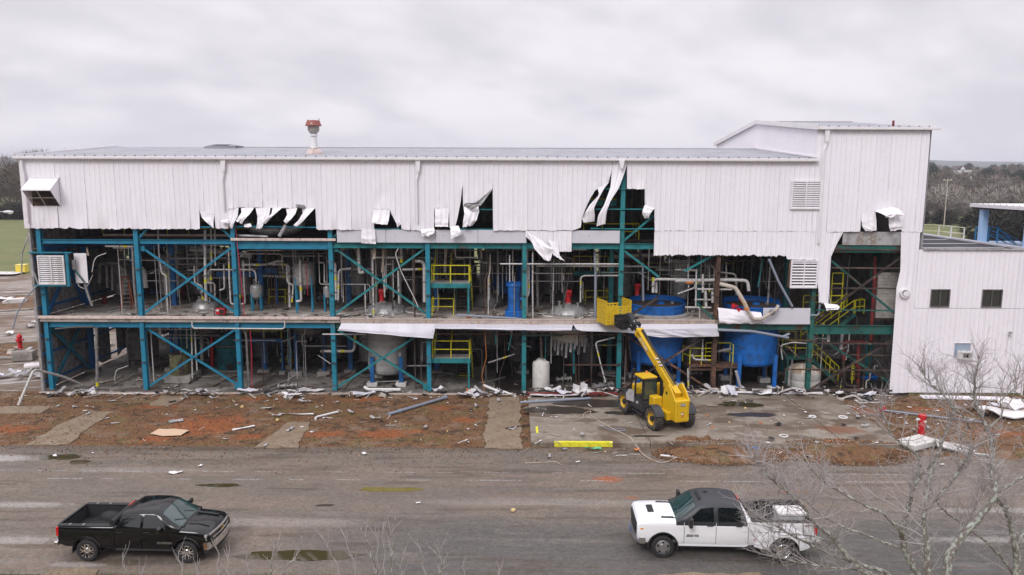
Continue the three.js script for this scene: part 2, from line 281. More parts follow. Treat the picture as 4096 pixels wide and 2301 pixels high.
// thin concrete walks across the litter
mt.walk = mat([1, 1, 1], .9, 0, { map: tex(512, 512, (u, v) => { const n = tn(u, v, 7, 5, 230), f = tn(u, v, 90, 2, 233), m = tn(u, v, 16, 4, 236); let c = mix3([.25, .2, .145], [.175, .12, .075], n); c = mix3(c, [.17, .115, .075], .7 * sstep(.58, .72, m)); const k = .78 + .4 * f; return [c[0] * k, c[1] * k, c[2] * k]; }, true, .25) });
function walk(pts, y) { const Q = []; pts.forEach((a, i) => { const b = pts[(i + 1) % pts.length], L = Math.hypot(b[0] - a[0], b[1] - a[1]), n = Math.max(2, Math.round(L / .18)); for (let k = 0; k < n; k++) { const x = lerp(a[0], b[0], k / n), z = lerp(a[1], b[1], k / n), w = fbm(x * 1.6 + 5, z * 1.6, 4) - .5, v = fbm(x * 1.6 + 50, z * 1.6 + 9, 4) - .5; Q.push([x + w * .5, z + v * .5]); } }); pts = Q; const g = plate(pts.map(([x, z]) => [x, -z]), 0, .06); g.rotateX(-Math.PI / 2); g.translate(0, y - .06, 0); return muv(g); }
for (const pts of [[[4.75, 10], [6.95, 9.95], [6.5, 7.2], [6.3, 4.4], [5.0, 4.6], [4.55, 7]], [[16.6, 10.35], [18.75, 10.3], [18.4, 6.2], [17.1, 6.3]], [[28.35, 10.35], [30.25, 10.35], [30.2, 1.2], [28.3, 1.3]], [[-9, 3.6], [1.9, 3.4], [2.3, 4.7], [-9, 5.4]], [[7.6, 1.2], [9.4, 1.2], [9.1, 3.4], [7.9, 3.3]], [[13.5, 22.35], [15.4, 22.35], [15.5, 24.5], [13.4, 24.5]], [[34.9, 22.5], [38.4, 22.5], [38.4, 24], [34.8, 24]]])
  struct('concrete_path', walk(pts, .045 + .001 * Math.round(pts[0][0])), mt.walk);
// raised loading apron with a painted kerb
mt.apron = mat([1, 1, 1], .8, 0, { map: tex(1024, 512, (u, v) => {
  const x = 30.7 + u * 19.3, z = 10 - v * 10, n = fbm(x * .8, z * .9, 5), m = fbm(x * 1.7 + 20, z * 2.1, 4), f = vnoise(x * 24, z * 24);
  let c = mix3([.26, .222, .18], [.175, .138, .105], sstep(.35, .65, n)); c = mix3(c, [.33, .295, .25], .6 * sstep(.58, .72, m) * sstep(2, 4, z)); c = mix3(c, [.1, .066, .043], .75 * sstep(.55, .7, fbm(x * .6 + 80, z * 1.1 + 3, 5)));
  c = mix3(c, [.2, .07, .03], .7 * sstep(1.1, .4, Math.hypot((x - 47.6) / 1.6, (z - 7.6) / .9) + m - .5)); if (Math.abs(x - 46.9 - .05 * (n - .5)) < .035 || Math.abs(x - 36.9) < .02) c = mix3(c, [.09, .08, .06], .7);
  const q = .8 + .4 * (f - .5) + .2 * n; return [c[0] * q, c[1] * q, c[2] * q]; }) });
{ const o = tag(new THREE.Group(), 'concrete loading apron with raised kerb in front of the open bays', 'apron'); o.name = 'loading_apron'; o.userData.kind = 'structure'; scene.add(o);
  const seg = (x0, x1, z0, z1) => { const b = box(x0, x1, -.1, .25, z0, z1, .025); const p = b.attributes.position, uv = b.attributes.uv; for (let i = 0; i < uv.count; i++) uv.setXY(i, (p.getX(i) - 30.7) / 19.3, (10 - p.getZ(i)) / 10); return b; };
  mesh('slab_panel', seg(30.75, 36.9, .62, 9.92), mt.apron, o); mesh('slab_panel', seg(36.92, 46.9, .62, 9.95), mt.apron, o); mesh('slab_panel', seg(46.93, 49.95, .62, 10.0), mt.apron, o);
  mesh('kerb_stripe', [box(31.95, 34.95, .2535, .262, 9.72, 9.92), box(31.95, 34.95, .02, .262, 9.921, 9.93)], mt.yellowKerb, o); mesh('yellow_mark', box(31.05, 31.17, .2545, .26, 7.4, 8.5), mt.yellowKerb, o); }
// standing water
mt.puddle = new THREE.MeshPhysicalMaterial({ color: lin(.05, .042, .018), roughness: .04, metalness: 0, side: THREE.DoubleSide });
mt.puddleYellow = new THREE.MeshPhysicalMaterial({ color: lin(.17, .14, .045), roughness: .05, side: THREE.DoubleSide });
mt.damp = new THREE.MeshPhysicalMaterial({ color: lin(.045, .036, .028), roughness: .3, side: THREE.DoubleSide });
function blob(x, z, rx, rz, y, seed, rough = .5) { const pts = []; const N = 56; for (let i = 0; i < N; i++) { const a = i / N * 6.2832, k = 1 + rough * (fbm(Math.cos(a) * 1.6 + seed * 7.3, Math.sin(a) * 1.6 + seed * 3.1, 4) - .5) * 2; pts.push(new THREE.Vector2(x + rx * k * Math.cos(a), -(z + rz * k * Math.sin(a)))); } const g = new THREE.ShapeGeometry(new THREE.Shape(pts)); g.rotateX(-Math.PI / 2); g.translate(0, y, 0); return g; }
for (const [x, z, rx, rz, m, s, y] of [[7.6, 11.6, .95, .42, 'puddle', 1], [8.75, 12.2, .5, .3, 'puddle', 21], [24.3, 15.35, 1.5, .26, 'puddleYellow', 2], [22.2, 21.25, 2.2, .36, 'puddle', 3], [16.6, 14.95, 1.0, .18, 'puddle', 4], [21.9, 17, .4, .12, 'damp', 5],
  [32.6, 4.5, 1.8, .9, 'damp', 6, .256], [34.6, 3.1, 2.3, .8, 'damp', 7, .259], [36, 5, 1, .35, 'damp', 14, .258], [43.4, 3.2, 1.3, .5, 'puddle', 8, .256], [43.7, 5.2, 1.5, .42, 'damp', 9, .256], [33.4, 1.4, 2.4, .5, 'damp', 10, .262], [36.9, 8.9, .8, .16, 'damp', 11, .26], [7.5, 22.1, 1.6, .22, 'puddle', 13]])
  struct('puddle', blob(x, z, rx, rz, y ?? .004, s), mt[m]);
// heaps of leaves and clay pushed over the kerb
function heap(x, z, rx, rz, h, seed) { const g = up(grid(60, 44, (u, v) => { const a = (u * 2 - 1) * 1.25, b = (v * 2 - 1) * 1.25, X = x + a * rx, Z = z + b * rz, d = Math.hypot(a, b) + .5 * (fbm(X * 1.1 + seed, Z * 1.1, 4) - .5); const n = .5 + fbm(X * 3, Z * 3, 3); return [X, -.08 + (h + .08) * n * sstep(1.1, .25, d), Z]; }, (u, v, p) => [(p[0] + 14) / 80, 1 - ((p[2] * .9 + 3) % 10.6) / 10.6])); return g; }
for (const a of [[40.3, 10.9, 3.6, 1.5, .26, 1], [46.6, 10.7, 3.6, 1.6, .28, 2], [39.2, 9.3, 1.6, .5, .36, 3], [54, 10.6, 4, .9, .2, 4]]) struct('leaf_litter_mound', heap(...a), mt.litter);
// loose stones and leaves: real chips, far too many to count
{ const r = rng(5), chip = new THREE.DodecahedronGeometry(1, 0); chip.scale(1, .42, .75); const N = 62000, im = new THREE.InstancedMesh(chip, mat([1, 1, 1], .95), N), M = new THREE.Matrix4(), q = new THREE.Quaternion(), e = new THREE.Euler(), c = new THREE.Color(); let k = 0;
  while (k < N) {
    let x, z, y; const t = r();
    if (t < .74) { x = -13 + r() * 76; z = .2 + r() * 10.2; if (x > 30.6 && x < 50 && z > .5) continue; y = litterBump(x, z); }
    else if (t < .93) { const h = r() < .5 ? [40.3, 10.9, 3.4, 1.4] : [46.6, 10.8, 3.5, 1.5]; const a = r() * 6.28, d = Math.sqrt(r()) * 1.05; x = h[0] + Math.cos(a) * d * h[2]; z = h[1] + Math.sin(a) * d * h[3]; y = .02 + .17 * sstep(1.1, .2, d); if (z < 9.95) y = Math.max(y, .26); }
    else { x = -8 + r() * 72; z = 10 + r() * r() * 4; y = .002; }
    const walkway = (x > 4.6 && x < 6.9 && z > 4.5) || (x > 16.7 && x < 18.7 && z > 6.2) || (x > 28.3 && x < 30.2 && z > 1.3); if (walkway && r() < .62) continue; if (walkway) y = Math.max(y, .05);
    const s = .014 + .036 * r() * r() + (r() < .04 ? .025 : 0); e.set(r() * 3, r() * 6, r() * 3); q.setFromEuler(e); M.compose(V(x, y + s * .25, z), q, V(s, s, s)); im.setMatrixAt(k, M);
    const b = litterCol(x, clamp(z, 0, 10.4)), v = .35 + 1.5 * r(), w = r(); c.setRGB(...(w < .1 ? [.25 * v, .19 * v, .13 * v] : w < .34 ? [.15 * v, .056 * v, .02 * v] : w < .46 ? [.05 * v, .035 * v, .025 * v] : [b[0] * v * 1.25, b[1] * v * 1.2, b[2] * v * 1.15])); im.setColorAt(k, c); k++;
  }
  im.name = 'gravel_and_leaves'; im.castShadow = im.receiveShadow = true; tag(im, 'loose brown gravel and leaf litter strewn before the building', 'gravel', null, 'stuff'); scene.add(im); }
// ---------------------------------------------------------------- the steel framed factory
const BAY = 6.1, DEPTH = 23.2, CX = 29.816, CY = 13.741;
const factory = thing('factory_building', 'long white clad steel building with its lower storeys torn open', 'building');
const f_ = (n, g, m) => mesh(n, g, m, factory);
const FW = .2, KF = (47.246 - FW) / 47.246, wx = x => CX + (x - CX) * KF, wy = y => CY + (y - CY) * KF;   // façade measures carried to the cladding plane
const colMat = i => i < 3 ? mt.blue : i < 5 ? mt.blue2 : i < 8 ? mt.teal : mt.green;
// columns, front row and the rows inside
for (let i = 0; i <= 9; i++) {
  const x = BAY * i, top = i >= 8 ? 16.7 : 14.75;
  f_('column', ibeam([x, .05, -.15], [x, top, -.15], .27, .3, V(0, 0, 1)), i === 7 ? mt.rusty : colMat(i));
  f_('base_plate', box(x - .22, x + .22, .05, .08, -.4, .1), mt.brownSteel);
  for (const y of [1.9, 3.4, 6.3, 7.9]) if (i < 8) f_('girt_bracket', box(x - .1, x + .1, y, y + .05, -.0, .12), mt.brownSteel);
  for (const z of [-4.9, -11.4, -17.6, -23]) f_('inner_column', ibeam([x, .05, z], [x, 9.3, z], .3, .3, V(0, 0, 1)), z < -12 ? mt.green : i < 6 ? mt.blueDeep : mt.teal);
  if (i < 9) f_('pedestal', box(x - .42, x + .42, .05, .26, -5.3, -4.5, .02), mt.concrete);
}
// floor beams along the front
for (let i = 0; i < 9; i++) {
  const x0 = BAY * i + .14, x1 = BAY * (i + 1) - .14, m = i < 3 ? mt.blue : i < 7 ? mt.teal : mt.green;
  if (i < 8) f_('floor_beam', ibeam([x0, 4.36, -.15], [x1, 4.36, -.15], .2, .36), i < 3 ? mt.blue : mt.green); else f_('floor_beam', ibeam([x0, 4.2, -.15], [x1, 4.2, -.15], .22, .55), mt.green);
  f_('floor_beam', ibeam([x0, i < 2 ? 9.66 : 9.48, -.15], [x1, i < 2 ? 9.66 : 9.48, -.15], .2, i === 2 ? .5 : i < 2 ? .26 : .34), m);
  f_('eave_beam', ibeam([x0, 14.5, -.15], [x1, 14.5, -.15], .2, .4), m);
  for (const z of [-4.9, -11.4, -17.6]) { if (i < 8) f_('inner_beam', ibeam([x0, 4.3, z], [x1, 4.3, z], .2, .42), mt.green); f_('inner_beam', ibeam([x0, 9.2, z], [x1, 9.2, z], .2, .42), z > -6 && i < 3 ? mt.blueDeep : mt.green); }
}
for (let i = 0; i <= 9; i++) for (const [y, zz] of [[4.25, -DEPTH], [9.15, -DEPTH]]) if (i < 9 || y > 5) f_('cross_beam', ibeam([BAY * i, y, -.35], [BAY * i, y, zz], .2, .4), i < 4 ? mt.blueDeep : mt.green);
// diagonal bracing
const brace = (x0, y0, x1, y1, m, z = -.2, w = .13) => f_('brace', bar([x0, y0, z], [x1, y1, z], .1, w), m);
for (const [i, m] of [[1, mt.blue], [3, mt.teal]]) { const a = BAY * i + .1, b = BAY * (i + 1) - .1;
  brace(a, .25, b, 4.1, m); brace(a, 4.1, b, .25, m, -.34); brace(a, 5.05, b, 9.35, m); brace(a, 9.35, b, 5.05, m, -.34); f_('gusset', box(b - .32, b - .02, .1, .5, -.24, -.22), m); f_('gusset', box(a + .02, a + .32, 9.05, 9.4, -.24, -.22), m); }
brace(BAY + .1, 9.85, BAY + 1.1, 10.9, mt.blue); brace(2 * BAY - 1.1, 10.9, 2 * BAY - .1, 9.85, mt.blue); brace(3 * BAY + .1, 9.9, 3 * BAY + 1, 10.8, mt.teal);
brace(36.75, 9.85, 39.4, 12.1, mt.teal); brace(36.75, 9.2, 39.0, 7.55, mt.teal); brace(37.2, 4.95, 39.0, 6.2, mt.brownSteel, -.3); brace(40.6, 7.9, 42.5, 9.0, mt.teal); brace(41.4, 5.9, 42.5, 4.9, mt.green, .05);
brace(36.75, .2, 42.55, 4.0, mt.brownSteel); brace(36.75, 3.9, 42.55, .2, mt.rusty, -.34);
brace(49.0, .2, 54.8, 4.0, mt.brownSteel); brace(49.0, 3.9, 54.8, .3, mt.green, -.34); brace(49.0, 4.75, 54.8, 9.3, mt.brownSteel); brace(49.0, 9.3, 54.8, 4.75, mt.green, -.34);
// girts left hanging on the frame
const girt = (x0, x1, y, m, z = .06, sag = 0) => f_('girt', tube([[x0, y, z], [(x0 + x1) / 2, y - sag, z], [x1, y, z]], .045, 6, .4), m);
girt(10.2, 17.5, 10.6, mt.blue, .08, -.05); girt(21, 22.9, 10.52, mt.teal); girt(26.2, 28.6, 10.52, mt.teal); girt(27.7, 28.6, 11.75, mt.teal); girt(34.6, 38.7, 10.6, mt.teal, .1, .03); girt(34.9, 38.5, 11.8, mt.teal); girt(35.4, 37, 13.05, mt.teal);
girt(24.5, 36.5, 3.86, mt.rusty); girt(33.1, 36.6, 1.86, mt.rusty, .05); girt(30, 33, 3.75, mt.green, -.05);
for (const y of [9.35, 8.2, 6.9, 5.5, 3.35, 2.6, 1.6]) f_('girt', bar([49, y, .04], [54.3, y - .03, .04], .14, y === 2.6 ? .03 : .075), y === 5.5 ? mt.green : mt.brownSteel);
girt(42.9, 44.2, 1.72, mt.rusty); girt(47.2, 49, 1.62, mt.rusty); girt(47.3, 49.2, 3.5, mt.rusty); girt(42.9, 47.8, .34, mt.brownSteel, .05); f_('girt', box(30.8, 54.1, .26, .36, .1, .26), mt.brownSteel);
// floors with openings for the vessels
const vessels = [[8.75, -3.7, .92], [21.3, -2.6, 1.35], [28.1, -5.3, 1.1], [33.5, -2.3, 1.3], [39.35, -2.35, 1.9], [45.6, -2.2, 1.9]];
function slab(x0, x1, z0, z1, y0, y1, holes) { const s = new THREE.Shape([[x0, -z0], [x1, -z0], [x1, -z1], [x0, -z1]].map(p => new THREE.Vector2(...p))); for (const [x, z, r] of holes) { const h = new THREE.Path(); h.absarc(x, -z, r, 0, 6.2832); s.holes.push(h); } const g = new THREE.ExtrudeGeometry(s, { depth: y1 - y0, bevelEnabled: false, curveSegments: 24 }); g.rotateX(-Math.PI / 2); g.translate(0, y0, 0); return muv(g); }
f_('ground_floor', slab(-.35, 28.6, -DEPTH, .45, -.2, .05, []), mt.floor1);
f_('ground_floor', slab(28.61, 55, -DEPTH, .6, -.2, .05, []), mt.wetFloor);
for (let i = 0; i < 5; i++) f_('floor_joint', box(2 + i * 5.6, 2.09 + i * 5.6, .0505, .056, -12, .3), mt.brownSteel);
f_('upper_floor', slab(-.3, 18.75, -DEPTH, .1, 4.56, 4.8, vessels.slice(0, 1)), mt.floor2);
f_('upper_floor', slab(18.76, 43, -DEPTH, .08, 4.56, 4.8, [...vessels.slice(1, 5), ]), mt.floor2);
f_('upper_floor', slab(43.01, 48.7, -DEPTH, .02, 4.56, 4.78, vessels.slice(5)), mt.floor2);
f_('top_floor', slab(-.3, 12.0, -DEPTH, -4.7, 9.42, 9.62, []), mt.brownSteel); f_('top_floor', slab(12.01, 34, -DEPTH, -.3, 9.42, 9.62, []), mt.brownSteel); f_('top_floor', slab(34.01, 54.9, -DEPTH, -3.6, 9.42, 9.62, []), mt.brownSteel);  // dark finish put on the top floor to cut bounce and darken the bays
// edge angles and slab edge
for (let k = 0; k < 6; k++) f_('edge_angle', box(-.5 + k * 3.22, 2.7 + k * 3.22, 4.77 - .003 * (k % 2), 4.95, .1, .19, .012), mt.pinkEdge);
for (let k = 0; k < 3; k++) f_('edge_angle', box(12.1 + k * 2.2, 14.28 + k * 2.2, 9.76 - .003 * (k % 2), 9.92, .02, .11, .012), mt.pinkEdge);
f_('slab_edge', box(18.85, 42.6, 4.46, 4.76, .085, .15, .01), mt.slabEdge); f_('slab_edge', box(18.85, 42.6, 4.765, 4.84, -.1, .17, .02), mt.slabEdge);
f_('kerb', box(-.45, 28.5, -.1, .09, .46, .62, .02), mt.slabEdge);
// ---- corrugated cladding: every sheet a mesh of its own, three ribs wide
const PW = .915, rib = x => { const t = (((x + .5) % .305) + .305) % .305 / .305; return .028 * (sstep(.0, .1, t) - sstep(.2, .3, t)); };
function sheet(x0, x1, top, bot, z, seed, dent = .0, taper = 0) {
  const N = Math.max(4, Math.round((x1 - x0) / .0305)), R = 9;
  return grid(N, R, (u, v) => { const x = lerp(x0, x1, u), yb = bot(x), yt = top(x), y = lerp(yb, yt, v), k = (1 - v) * (1 - v);
    const d = dent * k * (fbm(x * 2.1 + seed, y * 2.3, 3) - .45) * 1.6; return [wx(x), wy(y), z + rib(x) + d]; }, (u, v, p) => [p[0] + seed * 3.7, p[1] + seed * 1.3]);
}
const rag = (x, a = .03) => a * (vnoise(x * 5.1, 3.3) + .6 * vnoise(x * 17, 9) - .8);
const eave = () => 14.8;
// lower edge of the upper sheets, x -> y, as torn
const botA = [[-.6, 10.47], [1.0, 10.47], [1.02, 10.52], [1.4, 10.48], [1.42, 10.47], [1.85, 10.47], [2.0, 10.58], [2.15, 10.53], [2.4, 10.47], [5.6, 10.46], [5.75, 10.52], [5.95, 10.46], [10.2, 10.46], [10.21, 11.6], [11.15, 11.4], [11.16, 10.52], [11.95, 10.5], [12.0, 10.7], [12.02, 11.75], [12.7, 11.82], [17.45, 11.8], [17.46, 10.47], [21.09, 10.45], [21.1, 11.77], [22.08, 11.77], [22.1, 11.7], [22.5, 11.2], [22.75, 10.9], [22.8, 10.5], [23.7, 10.45], [23.9, 10.42], [24.4, 10.25], [24.84, 10.32], [24.86, 11.82], [25.78, 11.78], [25.8, 10.6], [26.15, 10.66], [26.3, 11.2], [26.5, 12.2], [26.63, 13.3], [26.66, 11.95], [27.2, 11.96], [27.75, 12.0], [28.5, 13.1], [28.51, 10.46], [33.5, 10.46], [34.0, 10.62], [34.05, 11.2], [34.3, 11.9], [34.62, 12.6], [34.9, 13.0], [35.3, 13.15], [35.7, 13.5], [35.85, 14.2], [35.87, 14.7], [36.8, 14.7], [36.81, 13.05], [37.93, 13.06], [37.95, 11.95], [38.57, 11.85], [38.6, 10.46], [60, 10.46]];
{ let k = 0; for (let x = -.45; x < 48.38; x += PW, k++) { const x1 = Math.min(x + PW, 48.42), hole = a => poly(botA, a) + rag(a, .07);
    f_('wall_panel', sheet(x, x1 - .004, eave, hole, FW + (k % 2) * .004, k, x < 38 ? .1 : .03), [mt.wall, mt.wallB, mt.wall, mt.wallC, mt.wallB, mt.wall, mt.wall][(k * 5 + (k >> 2)) % 7]); } }
// lower row, right half, and the sheet that still hangs below the fascia
const botB = [[38.6, 8.93], [45.05, 8.95], [45.1, 8.93], [46.9, 8.93], [47.0, 8.7], [48.85, 8.68], [48.9, 7.6], [49.1, 6.6], [49.15, 5.95], [49.87, 5.9], [49.9, 5.95]];
{ let k = 0; for (let x = 38.6; x < 49.6; x += PW, k++) { const x1 = Math.min(x + PW, 49.75); if (k === 9) f_('wall_panel', sheet(x, 48.86, () => 10.45, a => poly(botB, a) + rag(a, .04), FW - .012, k + 80, .03), mt.wall); else f_('wall_panel', sheet(x, x1 - .004, () => 10.45, a => poly(botB, a) + rag(a, .13), FW - .012 + (k % 2) * .004, k + 80, .05), mt.wall); } }
f_('wall_panel', sheet(48.87, 49.74, () => 10.45, a => poly([[48.8, 7.8], [48.95, 7.4], [49.15, 6.4], [49.2, 5.98], [49.74, 5.92]], a), FW - .005, 95, .12), mt.wall);
{ let k = 0; for (const [a, b, y] of [[30.55, 31.45, 9.25], [31.46, 32.3, 9.15], [32.31, 33.45, 9.12]]) f_('wall_panel', sheet(a, b, () => 10.44, x => y + rag(x, .06) + (x < 31.4 ? (31.4 - x) * 1.0 : 0), FW - .015, 140 + k++, .08), mt.wall); }
// the higher block at the right end
const towerBot = [[48.42, 10.44], [50.4, 10.44], [51.44, 10.46], [51.45, 11.1], [52.25, 11.72], [52.28, 11.7], [53.1, 11.45], [54.0, 11.1], [54.02, 10.5], [54.05, 10.46], [56, 10.44]];
{ let k = 0; for (let x = 48.42; x < 55.2; x += PW, k++) f_('wall_panel', sheet(x, Math.min(x + PW, 55.32) - .004, () => 16.72, a => poly(towerBot, a) + rag(a, .03), FW + .01 + (k % 2) * .004, k + 60, .05), k % 3 === 1 ? mt.wallB : mt.wall); }
// strips that still hang: left edge and right edge polylines from top to bottom
function strip(L, R, seed, crump = .05, m = mt.wall, nu = 14, nv = 18, name = 'torn_sheet') {
  const at = (P, t) => { const n = P.length - 1, i = Math.min(n - 1, Math.floor(t * n)), f = t * n - i; return [0, 1, 2].map(k => lerp(P[i][k], P[i + 1][k], f)); };
  const g = grid(nu, nv, (u, v) => { const t = 1 - v, a = at(L, t), b = at(R, t), w = Math.hypot(b[0] - a[0], b[1] - a[1], b[2] - a[2]); const n = fbm(u * 2.6 + seed * 5.1, t * 4 + seed * 2.3, 3) - .5, x = lerp(a[0], b[0], u), fold = .045 * (sstep(.3, .36, u) - sstep(.42, .48, u) + sstep(.64, .7, u) - sstep(.76, .82, u));
    return [wx(x) + crump * .5 * t * n, wy(lerp(a[1], b[1], u)) + crump * .6 * t * (vnoise(u * 9 + seed, t * 3) - .5), lerp(a[2], b[2], u) + fold + crump * 3 * t * n]; }, (u, v, p) => [p[0] + seed, p[1]]);
  return f_(name, g, m);
}
strip([[10.21, 11.65, .2], [10.35, 11.2, .24], [10.65, 10.95, .4], [11.02, 10.55, .3]], [[11.14, 11.45, .2], [11.1, 11.2, .22], [11.08, 10.9, .3], [11.12, 10.55, .35]], 1);
strip([[12.02, 11.78, .2], [12.0, 11.2, .24], [12.02, 10.8, .3], [12.12, 10.55, .32]], [[12.66, 11.82, .2], [12.62, 11.3, .3], [12.42, 10.85, .5], [12.28, 10.52, .4]], 2, .08);
strip([[12.82, 11.8, .2], [12.85, 11.5, .28], [12.7, 11.2, .55], [12.6, 11.0, .6]], [[13.64, 11.82, .2], [13.4, 11.4, .42], [13.1, 11.1, .6], [12.95, 10.8, .5]], 3, .1);
strip([[13.72, 11.8, .2], [13.85, 11.3, .3], [13.85, 10.9, .4], [13.75, 10.5, .42]], [[14.66, 11.85, .2], [14.6, 11.4, .32], [14.3, 10.95, .45], [14.15, 10.55, .42]], 4, .1);
strip([[14.78, 11.8, .2], [14.8, 11.45, .5], [14.5, 11.2, .7], [14.2, 10.95, .72]], [[15.4, 11.85, .2], [15.35, 11.75, .4], [14.9, 11.3, .75], [14.45, 10.85, .7]], 5, .05);
strip([[15.62, 11.78, .2], [15.72, 11.4, .32], [15.6, 11.1, .5], [15.52, 11.0, .52]], [[16.32, 11.8, .2], [16.25, 11.45, .4], [16.0, 11.1, .6], [15.75, 10.85, .6]], 6, .1);
strip([[16.6, 11.78, .2], [16.7, 11.5, .35], [16.5, 11.1, .55], [16.15, 10.75, .6]], [[17.44, 11.82, .2], [17.2, 11.5, .5], [16.8, 11.05, .65], [16.4, 10.66, .6]], 7, .06);
strip([[21.1, 11.8, .2], [21.06, 11.4, .3], [21.0, 11.1, .45], [20.98, 10.92, .5]], [[22.1, 11.8, .2], [22.08, 11.4, .28], [22.02, 11.0, .4], [21.95, 10.78, .45]], 8, .07);
strip([[22.12, 11.6, .2], [22.3, 11.25, .26], [22.5, 10.9, .35], [22.56, 10.62, .3]], [[22.2, 11.68, .2], [22.5, 11.25, .22], [22.72, 10.98, .24], [22.8, 10.85, .22]], 9, .05);
strip([[24.88, 11.84, .2], [24.92, 11.4, .32], [24.9, 11.0, .4], [24.92, 10.7, .42]], [[25.78, 11.82, .2], [25.76, 11.4, .28], [25.74, 11.0, .36], [25.72, 10.68, .36]], 10, .07);
strip([[26.67, 11.98, .2], [26.75, 11.5, .42], [26.66, 11.0, .5], [26.64, 10.66, .45]], [[27.62, 11.98, .22], [27.66, 11.6, .4], [27.5, 11.1, .45], [27.25, 10.75, .4]], 11, .08);
strip([[26.66, 12.0, .22], [26.8, 12.15, .5], [27.3, 12.2, .75], [27.7, 12.35, .7]], [[27.2, 11.7, .5], [27.45, 11.85, .7], [27.9, 12.2, .7], [28.5, 13.06, .24]], 12, .12, mt.sheetGrey);
strip([[24.0, 10.5, .22], [24.05, 10.35, .4], [24.0, 10.2, .45], [24.2, 10.08, .4]], [[24.85, 10.6, .22], [24.88, 10.45, .35], [24.86, 10.3, .4], [24.6, 10.05, .45]], 13, .12);
strip([[25.86, 10.7, .22], [25.88, 10.4, .45], [25.9, 10.15, .5], [25.9, 9.92, .5]], [[26.35, 10.75, .22], [26.45, 10.6, .5], [26.55, 10.4, .6], [26.62, 10.26, .6]], 14, .05);
strip([[20.3, 10.5, .22], [20.28, 10.2, .26], [20.26, 9.9, .28], [20.27, 9.62, .26]], [[21.12, 10.5, .22], [21.15, 10.2, .24], [21.17, 9.9, .27], [21.18, 9.58, .25]], 15, .06);
strip([[35.0, 13.1, .21], [35.1, 12.7, .3], [34.5, 12.05, .45], [34.15, 11.5, .5], [34.06, 11.2, .4], [34.15, 10.95, .36]], [[35.72, 13.5, .21], [35.4, 13.1, .32], [35.1, 12.6, .5], [34.75, 11.9, .55], [34.82, 11.5, .5], [34.84, 11.05, .42]], 16, .1);
strip([[35.9, 14.72, .21], [35.84, 13.9, .24], [35.78, 13.1, .34], [35.4, 12.1, .55], [35.02, 11.4, .6], [34.94, 10.74, .5]], [[36.82, 14.74, .21], [36.65, 14.1, .3], [36.28, 13.1, .46], [35.75, 12.3, .6], [35.54, 11.75, .6], [35.48, 10.92, .48]], 17, .07);
strip([[37.96, 12.1, .2], [37.85, 11.9, .4], [37.75, 11.6, .5], [37.95, 11.25, .45]], [[38.55, 11.86, .22], [38.5, 11.8, .35], [38.3, 11.6, .45], [38.2, 11.28, .4]], 18, .14);
strip([[30.6, 10.4, .2], [30.9, 9.9, .3], [31.1, 9.35, .45], [31.75, 8.62, .5]], [[31.5, 9.9, .22], [31.85, 9.6, .4], [32.3, 9.3, .55], [32.1, 8.58, .5]], 19, .12);
strip([[31.95, 9.9, .22], [32.1, 9.6, .34], [32.2, 9.2, .5], [32.25, 8.95, .5]], [[32.6, 9.7, .22], [32.62, 9.35, .3], [32.7, 8.9, .4], [33.0, 8.55, .42]], 20, .1);
strip([[51.46, 11.6, .22], [51.42, 11.2, .3], [51.5, 10.8, .34], [51.75, 10.5, .3]], [[52.3, 11.7, .21], [52.38, 11.2, .25], [52.4, 10.8, .3], [52.38, 10.52, .3]], 21, .08);
strip([[53.12, 11.5, .22], [53.14, 11.1, .3], [53.12, 10.75, .4], [53.25, 10.5, .36]], [[54.02, 11.4, .22], [54.02, 11.1, .26], [54.04, 10.8, .3], [54.03, 10.62, .28]], 22, .09);
strip([[52.25, 11.75, .22], [52.5, 11.62, .6], [52.6, 11.5, .85], [52.68, 11.38, .9]], [[53.3, 12.0, .22], [53.55, 11.9, .5], [53.7, 11.7, .7], [53.85, 11.5, .75]], 23, .1);
strip([[49.75, 10.4, .2], [49.72, 9.6, .21], [49.66, 8.8, .22], [49.7, 7.6, .24], [49.72, 6.5, .25], [49.86, 5.92, .26]], [[50.4, 10.42, .2], [50.05, 9.7, .2], [49.7, 8.8, .22], [49.72, 7.6, .24], [49.74, 6.5, .25], [49.9, 5.9, .26]], 24, .04);
strip([[49.45, 5.95, .25], [49.5, 5.75, .35], [49.5, 5.65, .5], [49.55, 5.5, .5]], [[50.3, 5.85, .3], [50.3, 5.8, .4], [50.35, 5.75, .5], [50.25, 5.6, .5]], 25, .12);
for (const [x, y] of [[10.6, 11.3], [12, 11.05]]) strip([[x + 1, y - .25, .3], [x + 1.05, y - .4, .5], [x + 1.2, y - .5, .5], [x + 1.3, y - .45, .4]], [[x + 1.4, y - .2, .3], [x + 1.5, y - .3, .5], [x + 1.55, y - .4, .55], [x + 1.5, y - .45, .4]], 26 + x, .16);
// grey fascia boards of the third level
for (const [a, b, y0, y1] of [[18.72, 21.78, 9.66, 10.47], [21.8, 24.88, 9.66, 10.47], [24.9, 27.56, 9.66, 10.47], [27.58, 30.6, 9.66, 10.47], [33.43, 36.46, 9.67, 10.46]]) f_('fascia_panel', box(wx(a), wx(b), wy(y0), wy(y1), .06, .12, .008), mt.fascia);
f_('fascia_panel', box(50.35, 51.6, 9.62, 10.46, .03, .09, .008), mt.sheetGrey); f_('fascia_panel', box(51.62, 53.98, 9.62, 10.46, .03, .09, .008), mt.sheetGrey);
f_('header_beam', box(49.8, 54, 9.15, 9.6, -.2, .0), mt.green);
